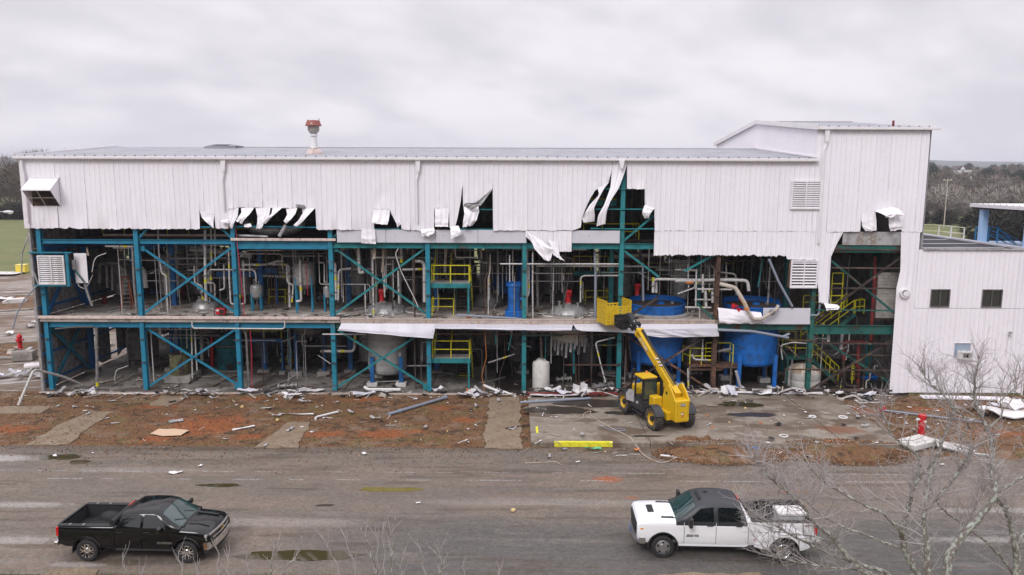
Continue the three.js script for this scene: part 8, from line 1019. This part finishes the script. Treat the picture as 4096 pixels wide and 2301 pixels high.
// far buildings, poles and wires beyond the thicket
{ for (const [x, z, w, h, d, l] of [[205, -270, 46, 4.5, 18, 'long low white warehouse beyond the thicket'], [262, -330, 60, 5, 22, 'second white warehouse farther off on the right']]) { const o = thing('warehouse', l, 'building', [x, 0, z]); mesh('wall', box(-w / 2, w / 2, 0, h, -d / 2, d / 2), mt.wall, o); mesh('roof', plate([[-w / 2 - .4, h], [w / 2 + .4, h], [w / 2 + .4, h + .3], [0, h + .9], [-w / 2 - .4, h + .3]], -d / 2, d / 2), mt.roof, o); }
  for (const [x, z, y, l] of [[322, -480, 8, 'white house with grey gables on the hill slope'], [338, -470, 8, 'second gabled house beside the first on the hill slope'], [385, -560, 16, 'pale house higher on the hill among trees']]) { const o = thing('hill_house', l, 'house', [x, y, z]); mesh('wall', box(-6, 6, -4, 5, -4, 4), mt.white, o); mesh('roof', plate([[-6.6, 5], [6.6, 5], [3, 8], [-3, 8]], -4.5, 4.5), mt.darkPipe, o); mesh('gable', plate([[-4, 5], [0, 5], [-2, 7.6]], 4.5, 4.8), mt.white, o); mesh('window', box(1, 2.4, 1, 3, 4, 4.05), mt.glass, o); }
  for (const [x, z, h] of [[152, -168, 14], [196, -186, 14], [112, -176, 14.5]]) { const o = thing('power_pole', 'wooden power pole rising from the right thicket', 'power pole', [x, 0, z], 0, 'power poles'); mesh('pole', cyl([0, 0, 0], [0, h, 0], .16, .11, 8), mt.insul, o); mesh('cross_arm', box(-1.2, 1.2, h - .7, h - .5, -.06, .06), mt.insul, o); for (const k of [-1, 0, 1]) mesh('insulator', cyl([k, h - .5, 0], [k, h - .25, 0], .06), mt.white, o); }
  for (const [k, y] of [[0, 13.2], [1, 12.6], [2, 12.2]]) { const o = mesh('power_line', tube([[60, y + .9, -176 - k], [112, y + .4, -176 - k], [152, y, -168 - k], [196, y - .4, -186 - k], [300, y - .8, -220 - k]], .035, 4, 4), mt.steelPipe); tag(o, 'overhead wire strung between the power poles', 'wire', 'overhead wires'); }
  { const o = thing('street_lamp', 'grey street lamp with a curved arm beside the left wood', 'street lamp', [-54, 0, -70]); mesh('pole', cyl([0, 0, 0], [0, 7, 0], .12, .08, 8), mt.palePipe, o); mesh('arm', tube([[0, 6.9, 0], [1.4, 7.7, -.2], [3.2, 8.15, -.4], [4.6, 8.2, -.5]], .07, 8, .6), mt.palePipe, o); mesh('lamp_head', new THREE.SphereGeometry(1, 18, 10).scale(.85, .24, .28).translate(5.2, 8.15, -.5), mt.fascia, o); mesh('lens', new THREE.SphereGeometry(1, 14, 8).scale(.42, .2, .22).translate(5.5, 8.0, -.5), mt.white, o); }
  { const o = thing('street_lamp', 'slim lamp with a short arm behind the thicket', 'street lamp', [176, 0, -152]); mesh('pole', cyl([0, 0, 0], [0, 10.4, 0], .1, .07, 8), mt.palePipe, o); mesh('arm', tube([[0, 10.3, 0], [1.0, 10.9, 0], [2.4, 11, 0]], .06, 6), mt.palePipe, o); mesh('lamp_head', box(2.2, 3.2, 10.9, 11.05, -.15, .15, .05), mt.white, o); } }
// white roof rail, blue canopy and its stair beside the flat roof
{ const o = thing('roof_rail', 'white pipe rail along the edge of the flat dark roof', 'railing', [0, 0, 0]); const P = [[62.55, 9.25, -11.05], [62.6, 9.25, -9.5], [62.75, 9.25, -8.1]]; for (const p of P) mesh('post', bar(p, [p[0], p[1] + .98, p[2]], .07, .07), mt.white, o); for (const h of [.5, .96]) { mesh('rail', bar([P[0][0], 9.25 + h, P[0][2]], [P[1][0], 9.25 + h, P[1][2]], .05, .06), mt.white, o); mesh('rail', bar([P[1][0], 9.25 + h, P[1][2]], [P[2][0], 9.25 + h, P[2][2]], .05, .06), mt.white, o); } }
for (const h of [.38, .9]) { const o = mesh('barrier_tape', tube([[56, 9.2 + h, -13.4], [59, 9.25 + h, -13.2], [62.5, 9.42 + h * .9, -11], [62.7, 9.5 + h * .8, -8]], .022, 4, .5), mat([.68, .66, .42], .7)); tag(o, 'pale yellow barrier tape strung over the flat roof', 'tape', 'barrier tapes'); }
{ const o = thing('loading_canopy', 'pale blue canopy with square posts beside the flat roof', 'canopy', [0, 0, 0]); mesh('roof_slab', box(63.1, 74, 11.72, 11.98, -8.3, 2.4, .02), mt.trim, o); mesh('soffit', box(63.25, 74, 11.6, 11.71, -8.2, 2.2), mt.brownSteel, o); for (const [x, z] of [[63.6, -7.3], [63.75, -2.6], [72, -7.3], [72, -2.6]]) mesh('post', box(x - .22, x + .22, 0, 11.6, z - .22, z + .22, .02), mt.paleBlue, o); for (let i = 0; i < 16; i++) mesh('roof_bolt', new THREE.ConeGeometry(.06, .08, 3).translate(63.16, 12.01, -8.1 + i * .65), mt.black, o); mesh('deck', box(62.75, 72, 9.0, 9.15, -9.4, 2), mt.paleBlue, o); }
{ const o = thing('blue_stair_rail', 'bright blue stair railing under the pale blue canopy', 'railing', [0, 0, 0]); const m = mat([.03, .22, .42], .5), T = (a, b) => mesh('rail', bar(a, b, .05, .06), m, o); for (const z of [-7.6, -6.5]) { T([64.2, 10.2, z], [66.2, 9.2, z]); T([64.2, 9.75, z], [65.6, 9.15, z]); mesh('post', bar([64.2, 9.15, z], [64.2, 10.2, z], .06, .06), m, o); } for (const x of [63.9, 64.9, 65.5]) mesh('post', bar([x, 9.15, -8.6], [x, 10.25, -8.6], .06, .06), m, o); T([63.9, 10.25, -8.6], [65.5, 10.22, -8.6]); T([63.9, 9.7, -8.6], [65.5, 9.68, -8.6]); T([65.5, 10.22, -8.6], [66.6, 9.2, -8.4]); }

// the wood on the near side of the road, behind the camera: the trucks and the puddles mirror it
{ const r = rng(303), N = 150, M = new THREE.Matrix4(), q = new THREE.Quaternion(); for (const [n, g, m, l] of [['wood_crowns', kinds.pine.crown, mt.crownGreen, 'dense evergreen crowns across the road'], ['wood_trunks', kinds.pine.trunk, mt.trunk, 'trunks of the wood across the road']]) { const im = new THREE.InstancedMesh(g, m, N), rr = rng(303); for (let i = 0; i < N; i++) { const x = -90 + 240 * rr(), z = 66 + 34 * rr(), s = .8 + .5 * rr(); q.setFromAxisAngle(V(0, 1, 0), rr() * 6); M.compose(V(x, -.1, z), q, V(s, s, s)); im.setMatrixAt(i, M); } im.name = n; im.castShadow = true; tag(im, l, 'wood', null, 'stuff'); scene.add(im); } }
// ---------------------------------------------------------------- debris, hydrants, small things
const gy = (x, z) => z > 10.3 ? .0 : (x > 30.7 && x < 50 && z > .6) ? .25 : litterBump(x, z);
{ const o = thing('fire_hydrant', 'red hydrant post with a white hose cap right of the apron', 'hydrant', [51.8, 0, 8.05]); mesh('barrel', lathe([[.17, -.1], [.17, 1.05], [.2, 1.06], [.2, 1.2], [.16, 1.24], [0, 1.26]], 0, 0, 20), mt.red, o); mesh('cap', cyl([-.16, .95, .02], [-.33, .97, .05], .07), mt.white, o); mesh('chain', tube([[-.3, .95, .06], [-.3, .6, .1], [-.2, .5, .15]], .015, 5), mt.palePipe, o); mesh('tag', box(.02, .14, .84, .94, .17, .19), mt.white, o); }
{ const o = thing('fire_hydrant', 'red fire hydrant standing in the left yard', 'hydrant', [-9.55, 0, -11.65]); mesh('barrel', lathe([[.22, 0], [.22, .08], [.16, .12], [.16, .95], [.21, .98], [.21, 1.06], [.15, 1.2], [.05, 1.28], [0, 1.28]], 0, 0, 20), mt.red, o); for (const s of [-1, 1]) mesh('outlet', cyl([s * .14, .8, 0], [s * .3, .8, 0], .08), mt.red, o); mesh('outlet', cyl([0, .75, .14], [0, .75, .3], .1), mt.red, o); }
{ const o = thing('yellow_tote', 'yellow plastic tote at the edge of the left field', 'tote', [-40.3, 0, -59.6], .2); o.scale.setScalar(.75); mesh('tub', box(-.85, .85, .1, 1.5, -.8, .8, .1), mat([.72, .55, .06], .6), o); mesh('lid', box(-.9, .9, 1.5, 1.65, -.85, .85, .06), mat([.75, .62, .2], .6), o); }
// mulch islands with kerbs in the left yard
for (const [x, z, rx, rz, l] of [[-25, -33.5, 6.5, 5.5, 1], [-9.5, -11.4, 4.6, 2.7, 2]]) { const g = blob(x, z, rx, rz, .04, 40 + l, .22); struct('mulch_island', g, mt.litter); const uv = g.attributes.uv, p = g.attributes.position; for (let i = 0; i < uv.count; i++) uv.setXY(i, (p.getX(i) + 60) / 80, (p.getZ(i) + 40) / 10.6 % 1); const pts = []; for (let i = 0; i <= 40; i++) { const a = i / 40 * 6.2832; const N = 56, k = 1 + .22 * (fbm(Math.cos(a) * 1.6 + (40 + l) * 7.3, Math.sin(a) * 1.6 + (40 + l) * 3.1, 4) - .5) * 2; pts.push([x + rx * k * Math.cos(a), .06, z + rz * k * Math.sin(a)]); } struct('kerb', tube(pts, .11, 6, .1), mt.concrete); }
function scrapSheet(w, l, seed, bend = .06, t = .012) { const f = (s) => grid(8, 4, (u, v) => [(u - .5) * l, s * t / 2 + t + bend * (fbm(u * 3 + seed, v * 2 + seed, 3)) + bend * .6 * Math.abs(u - .5), (v - .5) * w * (.8 + .4 * vnoise(u * 4 + seed, 2))]); return merge([f(1), f(-1)]); }
// larger pieces, each its own: kind, label, category, x, z, turn, geometry, material
const big = [
  ['cardboard_sheet', 'large tan cardboard sheet lying on the red clay', 'cardboard', 11.3, 8.1, -.12, () => { const g = scrapSheet(1.0, 1.75, 3, .05, .02); return g; }, 'cardboard'],
  ['pipe_length', 'long blue grey pipe lying slantwise on the gravel', 'pipe', 24.1, 3.3, .83, () => merge([tube([[-2.25, .1, 0], [2.25, .14, 0]], .095, 10), cyl([-1.5, .1, 0], [-1.3, .1, 0], .13), cyl([2.1, .14, 0], [2.3, .14, 0], .12)]), 'greyPvc'],
  ['pipe_length', 'blue grey pipe lying across the apron corner', 'pipe', 32.4, 2.8, .2, () => tube([[-2.2, .09, 0], [2.2, .09, 0]], .085, 10), 'greyPvc'],
  ['sheet_scrap', 'bent white metal panel on the apron with a brown edge', 'panel', 32.6, 1.7, .05, () => scrapSheet(.5, 3.4, 5, .16), 'wallDirty'],
  ['sheet_scrap', 'white sheet scrap tilted beside the green circuit box', 'panel', 34.2, 1.25, .5, () => scrapSheet(.7, 1.3, 6, .3), 'wallDirty'],
  ['trim_length', 'long white trim strip curling along the apron back edge', 'trim', 46.0, 1.0, -.04, () => scrapSheet(.32, 6.6, 7, .14), 'wallDirty'],
  ['trim_length', 'white trim length on the gravel behind the second walk', 'trim', 17.2, 4.8, 0, () => scrapSheet(.14, 2.0, 8, .1), 'white'],
  ['trim_length', 'bent white gutter piece beyond the second walk', 'trim', 18.9, 5.1, .75, () => tube([[-.75, .08, .35], [-.55, .1, 0], [.9, .12, 0]], .06, 6), 'white'],
  ['gutter_length', 'white downspout lying along the floor edge', 'gutter', 21.4, .3, 0, () => tube([[-1.15, .35, -.1], [-.9, .2, 0], [1.2, .2, 0]], .09, 6), 'white'],
  ['gutter_length', 'white downspout leaning by the third walk', 'gutter', 28.6, .6, -.5, () => tube([[-.8, .5, 0], [.7, .15, 0]], .08, 6), 'white'],
  ['broken_standpipe', 'bent white standpipe leaning at the building corner', 'pipe', 1.0, 1.9, .72, () => tube([[-1.7, .1, .6], [-.7, 2.1, .3], [1.0, 1.1, -.9], [2.0, .35, -1.4]], .075, 10, .3), 'palePipe'],
  ['trim_length', 'white trim strip beside the bent standpipe', 'trim', 5.0, .75, 0, () => scrapSheet(.12, 4.4, 9, .07), 'white'],
  ['board', 'white board on the clay right of the cardboard', 'board', 15.0, 7.3, .62, () => scrapSheet(.26, 1.2, 10, .05, .03), 'white'],
  ['foam_block', 'torn white foam board leaning on the kerb end', 'foam', 50.75, 9.6, .5, () => { const g = new RoundedBoxGeometry(1.9, .3, 1.1, 4, .05); const p = g.attributes.position; for (let i = 0; i < p.count; i++) p.setY(i, p.getY(i) * (.8 + .5 * fbm(p.getX(i) * 2, p.getZ(i) * 2, 2)) + .22); return g; }, 'whitePlinth'],
  ['foam_block', 'tilted cream foam board right of the torn one', 'foam', 52.6, 10.4, -.35, () => rot(scrapSheet(1.3, 2.4, 12, .2, .06), 'z', -.12), 'whitePlinth'],
  ['foam_block', 'heap of white plastic sheeting beyond the red post', 'sheeting', 58.6, 4.8, -.1, () => merge([scrapSheet(1.3, 3.0, 13, .5, .05), scrapSheet(.9, 1.3, 14, .7, .05).translate(.3, .2, -.3)]), 'white'],
  ['drum_section', 'white cylinder lying near the wing wall', 'drum', 60.1, 2.4, -.5, () => tube([[-.5, .25, 0], [.5, .25, 0]], .22, 16), 'whitePlinth'],
  ['louvred_sheet', 'long white louvred panel lying along the wing base', 'panel', 58.3, 1.15, -.07, () => merge([box(-2.7, 2.7, .06, .14, -.22, .22), box(-2.7, 2.7, .14, .18, -.24, -.2)]), 'wall'],
  ['pole', 'long grey pole with a red end on the mulch', 'pole', 54.2, 5.0, -.46, () => tube([[-2.6, .12, 0], [2.6, .14, 0]], .055, 8), 'greyPvc'],
  ['warning_light', 'small red and white fitting at the pole end', 'fitting', 51.9, 3.6, 0, () => merge([box(-.2, .2, 0, .12, -.1, .1), cyl([0, .12, 0], [0, .3, 0], .12)]), 'red'],
  ['kerb_plank', 'white plank lying on the road below the apron', 'plank', 37.8, 11.35, -.32, () => scrapSheet(.26, 1.3, 15, .03, .03), 'white'],
  ['circuit_box', 'broken green and white electrical box on the apron edge', 'box', 34.05, .95, .6, () => merge([box(-.35, .35, .05, .12, -.3, .3), box(-.35, -.28, .12, .6, -.3, .3), box(.28, .35, .12, .6, -.3, .3)]), 'wallDirty'],
  ['newspaper', 'grey paper bundle with a yellow end on the gravel', 'paper', 10.75, 6.1, .5, () => scrapSheet(.5, .75, 16, .06, .02), 'sheetGrey'],
  ['sheet_scrap', 'crumpled white sheet on the floor edge under the beam', 'panel', 17.1, .25, .1, () => scrapSheet(.6, 1.1, 17, .2), 'wallDirty'],
  ['sheet_scrap', 'small white corrugated piece near the fourth column', 'panel', 25.0, .3, .7, () => scrapSheet(.5, .8, 18, .35), 'wall'],
  ['metal_channel', 'grey metal channel leaning in the dark by the brown column', 'channel', 44.0, .4, 1.2, () => tube([[-.2, 1.6, .0], [.2, .1, .4]], .09, 4), 'sheetGrey'],
  ['sheet_scrap', 'white corrugated offcut by the telehandler', 'panel', 41.3, .75, 0, () => merge([scrapSheet(.4, 2.0, 19, .15), scrapSheet(.4, .7, 20, .3).translate(-1.3, 0, .1)]), 'wall'],
  ['angle_iron', 'rusty red beam lying across the apron back', 'beam', 33.9, 1.45, .03, () => bar([-3.2, .12, 0], [3.2, .12, 0], .14, .16), 'redDark'],
  ['bucket', 'tan bucket lid and scraps near the apron corner', 'lid', 50.3, 1.3, 0, () => lathe([[.28, 0], [.28, .1], [0, .12]]), 'insul'],
  ['old_window', 'white window frame lying on the ground by the wing', 'frame', 51.9, 1.8, .1, () => merge([box(-.8, .8, .05, .1, -.3, -.24), box(-.8, .8, .05, .1, .24, .3), box(-.8, -.72, .05, .1, -.23, .23), box(.72, .8, .05, .1, -.23, .23)]), 'white'],
  ['metal_post', 'short white post lying by the third walk head', 'post', 29.6, .9, -.6, () => tube([[-.5, .25, 0], [.5, .1, 0]], .07, 6), 'white'],
  ['plank', 'grey plank on the litter beside the apron', 'plank', 30.2, 6.9, .5, () => bar([-.9, .1, 0], [.9, .1, 0], .1, .05), 'brownSteel'],
  ['concrete_block', 'single concrete block in the left yard', 'block', -7.0, -8.2, .2, () => box(-.7, .7, 0, .7, -.4, .4, .04), 'concrete'],
  ['sheet_scrap', 'white roll of sheet beside the left wall', 'panel', -4.4, -5.6, .2, () => tube([[-.8, .2, 0], [.8, .3, 0]], .22, 10), 'wallDirty'],
  ['foam_block', 'pale sheet stack on the far mulch island', 'sheets', -24.6, -34, .3, () => merge([box(-1, 1, .05, .3, -.7, .7), rot(box(-.8, .9, .32, .45, -.6, .6), 'y', .3)]), 'whitePlinth'],
  ['sheet_scrap', 'broken white sheets left of the far mulch island', 'panel', -27.2, -35.5, .1, () => merge([scrapSheet(1.2, 3, 22, .4), scrapSheet(.8, 1.5, 23, .3).translate(1, .2, .7)]), 'wallDirty'],
  ['sheet_scrap', 'white sheeting at the edge of the left field', 'panel', -43, -57.5, .1, () => scrapSheet(3, 7, 24, .3), 'whitePlinth'],
];
for (const [n, l, c, x, z, t, g, m] of big) { const o = mesh(n, g(), mt[m]); tag(o, l, c); o.position.set(x, z < .7 && x < 55 && z > -.5 ? .06 : z > 10.3 ? .0 : gy(x, z), z); o.rotation.y = t; }
{ const o = mesh('hose', tube([[33.8, .28, 5.84], [33.9, .28, 5.1], [34.4, .28, 4.6], [34.2, .28, 5.4], [34.9, .28, 7.2], [35.99, .28, 9.2], [36.1, .2, 9.98], [36.31, .03, 11.2], [37.0, .03, 12.2], [37.7, .03, 11.7], [38.04, .03, 10.6]], .025, 6, .8), mt.insul); tag(o, 'tan hose trailing off the apron onto the road', 'hose'); }
{ const o = mesh('hose', tube([[34.6, .28, 7.4], [35.3, .28, 8.2], [36, .28, 8.1], [35.6, .28, 7.7], [35.1, .28, 7.9]], .02, 6, .4), mt.greyPvc); tag(o, 'thin blue hose curled on the apron', 'hose'); }
{ const o = mesh('fence_rail', tube([[30.4, .02, 12.2], [31.4, .03, 12.1], [31.9, .03, 12.0], [32.2, .03, 12.5]], .02, 5), mt.insul); tag(o, 'thin bent stick with a blue scrap on the road', 'stick'); }
for (const [x, z, r0, m, l] of [[46.9, 5.6, .18, 'white', 'white ring lying on the apron slab joint'], [48.6, 5.7, .22, 'white', 'white ring lying at the apron right edge'], [44.1, 8.9, .2, 'whitePlinth', 'pale round lid on the apron near the kerb']]) { const o = mesh('ring', new THREE.TorusGeometry(r0, .04, 8, 24).rotateX(Math.PI / 2).translate(0, .04, 0), mt[m]); o.position.set(x, .255, z); tag(o, l, 'ring'); }
for (const [x, z, l] of [[40.9, 5.5, 'orange brick near the puddle on the apron'], [43.6, 6.7, 'orange brick on the right part of the apron'], [40.7, 7.5, 'pale orange brick behind the telehandler']]) { const o = mesh('brick', new RoundedBoxGeometry(.2, .07, .1, 2, .01), mat([.42, .17, .08], .9)); o.position.set(x, .29, z); o.rotation.y = x; tag(o, l, 'brick'); }
{ const o = mesh('paper_sheet', scrapSheet(.35, .85, 31, .12, .01), mt.white); o.position.set(14.05, .0, 13.6); o.rotation.y = .2; o.scale.setScalar(.7); tag(o, 'crumpled white paper lying on the road', 'paper'); }
{ const g = new THREE.DodecahedronGeometry(.08, 1); { const p = g.attributes.position; for (let i = 0; i < p.count; i++) { const k = .65 + .8 * fbm(p.getX(i) * 16 + 3, p.getY(i) * 16 + p.getZ(i) * 9, 2); p.setXYZ(i, p.getX(i) * k * 1.2, p.getY(i) * k, p.getZ(i) * k); } g.computeVertexNormals(); } const o = mesh('foam_lump', g, mat([.6, .45, .22], .9)); o.position.set(29.85, .1, 17.6); tag(o, 'yellow foam lump lying on the open road', 'foam'); }
// green and blue rubbish along the kerb foot
for (const [x, z, w, l, m, t] of [[33.9, 10.35, .2, .8, 'green', 'green plastic strip at the foot of the yellow kerb'], [42.0, 10.35, .35, .5, 'tankBlue', 'blue and white bag at the kerb foot'], [36.1, 10.5, .25, .3, 'orange', 'orange scrap under the trailing hose'], [32.4, 10.45, .12, .35, 'greyPvc', 'grey tube end at the foot of the yellow kerb']]) { const o = mesh('plastic_scrap', scrapSheet(w, l, x, .15, .02), m === 'green' ? mat([.12, .42, .2], .6) : mt[m]); o.position.set(x, .0, z); tag(o, t, 'scrap'); }
// countless small scraps, each its own
{ const r = rng(4242), proto = [];
  const K = [['paper_scrap', 'scrap of white paper on the littered ground', 'paper', 'paper scraps', () => scrapSheet(.1 + .1 * r(), .16 + .14 * r(), r() * 50, .07, .01), mt.white, 120], ['trim_scrap', 'short splinter of white trim on the littered ground', 'trim', 'trim splinters', () => scrapSheet(.05 + .04 * r(), .4 + .4 * r(), r() * 50, .05, .012), mt.wallDirty, 110], ['dark_rag', 'dark rag or tar flake on the littered ground', 'rag', 'dark rags', () => scrapSheet(.14 + .2 * r(), .22 + .3 * r(), r() * 50, .12, .015), mt.black, 42], ['plank_scrap', 'brown splinter of timber on the littered ground', 'wood', 'timber splinters', () => bar([-.3 - .2 * r(), .03, 0], [.3, .05, .1 * r()], .05, .03), mt.insul, 60], ['metal_scrap', 'bent grey metal scrap on the littered ground', 'metal', 'metal scraps', () => scrapSheet(.14 + .12 * r(), .4 + .4 * r(), r() * 50, .2, .01), mt.sheetGrey, 60], ['foam_scrap', 'chunk of yellow foam on the littered ground', 'foam', 'foam chunks', () => new THREE.DodecahedronGeometry(.06 + .05 * r(), 0), mat([.62, .45, .2], .9), 22], ['plastic_bit', 'small coloured plastic bit on the littered ground', 'plastic', 'plastic bits', () => scrapSheet(.08, .16, r() * 50, .05, .01), mat([.45, .08, .09], .6), 14]];
  for (const [n, l, c, g, f, m, N] of K) { const vars = [0, 1, 2, 3, 4].map(() => f()); for (let i = 0; i < N; i++) { let x, z, y; const q = r(); if (q < .5) { x = -6 + 68 * r(); z = .6 + 9.6 * r() * (r() < .5 ? 1 : r()); } else if (q < .8) { x = -.2 + 54 * r(); z = .2 + .9 * r(); } else if (q < .88) { x = 31 + 19 * r(); z = 9.9 + 1.6 * r(); } else if (q < .95) { x = 2 + 55 * r(); z = 11 + 9 * r() * r(); if (n !== 'paper_scrap') z = .6 + 9.6 * r(); } else { x = .5 + 46 * r(); z = -4 * r() - .3; }
      y = z > 10.4 ? .01 : z < .62 ? .07 : gy(x, z) + .02; const o = mesh(n, vars[i % 5], m); o.position.set(x, y, z); o.rotation.y = r() * 6.28; o.scale.setScalar(.55 + .45 * r()); tag(o, l, c, g); } }
  for (let i = 0; i < 46; i++) { const o = mesh('yard_scrap', scrapSheet(.2 + .4 * r(), .5 + .9 * r(), i, .25, .02), [mt.wallDirty, mt.sheetGrey, mt.insul, mt.white][i % 4]); const a = r(); o.position.set(-16 + 15 * r(), 0, -1 - 22 * r()); if (i > 30) o.position.set(-3 + 56 * r(), -.02, -25 - 14 * r()); o.rotation.y = r() * 6; tag(o, i > 30 ? 'pale sheet scrap on the ground behind the building' : 'pale sheet scrap in the left yard', 'scrap', i > 30 ? 'scraps behind the building' : 'scraps in the left yard'); } }

// tangled heaps along the foot of the building
{ const r = rng(7007), mk = [[() => scrapSheet(.25 + .3 * r(), .6 + .9 * r(), r() * 60, .35, .012), [mt.wallDirty, mt.sheetGrey, mt.fascia], 'bent sheet', 'sheet'], [() => tube([[-.5 - .5 * r(), .05, 0], [0, .15 + .2 * r(), .1], [.5 + .5 * r(), .08, -.1]], .03 + .03 * r(), 6), [mt.steelPipe, mt.palePipe, mt.rusty], 'bent pipe', 'pipe'], [() => bar([-.5 - .3 * r(), .05, 0], [.5, .2 * r() + .08, .1], .08, .05), [mt.insul, mt.brownSteel], 'broken timber', 'wood'], [() => { const g = new THREE.DodecahedronGeometry(.16 + .1 * r(), 1), p = g.attributes.position; for (let i = 0; i < p.count; i++) { const k = .6 + .8 * fbm(p.getX(i) * 9 + 2, p.getZ(i) * 9 + p.getY(i) * 7, 2); p.setXYZ(i, p.getX(i) * k * 1.4, Math.abs(p.getY(i)) * k * .7, p.getZ(i) * k); } g.computeVertexNormals(); return g; }, [mt.insul, mt.black, mt.whitePlinth], 'clod of insulation', 'insulation']];
  for (const [x, z, w, n, where, y0] of [[1.8, 1.0, 1.6, 12, 'by the bent standpipe'], [8.4, .9, 1.8, 10, 'before the olive drum'], [14.6, .95, 2, 13, 'below the red rope'], [20.2, .9, 1.4, 8, 'before the tall silver tank'], [28.2, .8, 1.6, 10, 'at the head of the third walk'], [34.2, 1.2, 2.4, 18, 'at the apron back near the plastic tank', .26], [41.6, .9, 2.2, 16, 'at the apron back behind the telehandler', .26], [47, .95, 2.6, 16, 'at the apron back below the second blue tank', .26], [52.2, 1.2, 1.8, 12, 'before the right end stair'], [58.6, 3.6, 2.2, 10, 'on the mulch before the wing'], [-7.5, -10.6, 2.6, 14, 'round the left yard hydrant'], [-5, -3.4, 2.6, 12, 'beside the left wall']])
    for (let i = 0; i < n; i++) { const [f, ms, what, cat] = mk[Math.floor(r() * 4)], o = mesh('heap_piece', f(), ms[i % ms.length]); const px = x + (r() - .5) * 2 * w, pz = z + (r() - .5) * .9 * (z > 3 || z < 0 ? 2 : 1); o.position.set(px, (y0 ?? (z < 0 ? -.02 : gy(px, pz) + .01)) + .12 * r() * r(), pz); o.rotation.set((r() - .5) * .3, r() * 6.28, (r() - .5) * .3); tag(o, `${what} in the rubble heap ${where}`, cat, `${what} pieces ${where}`); } }
renderer.render(scene, camera);
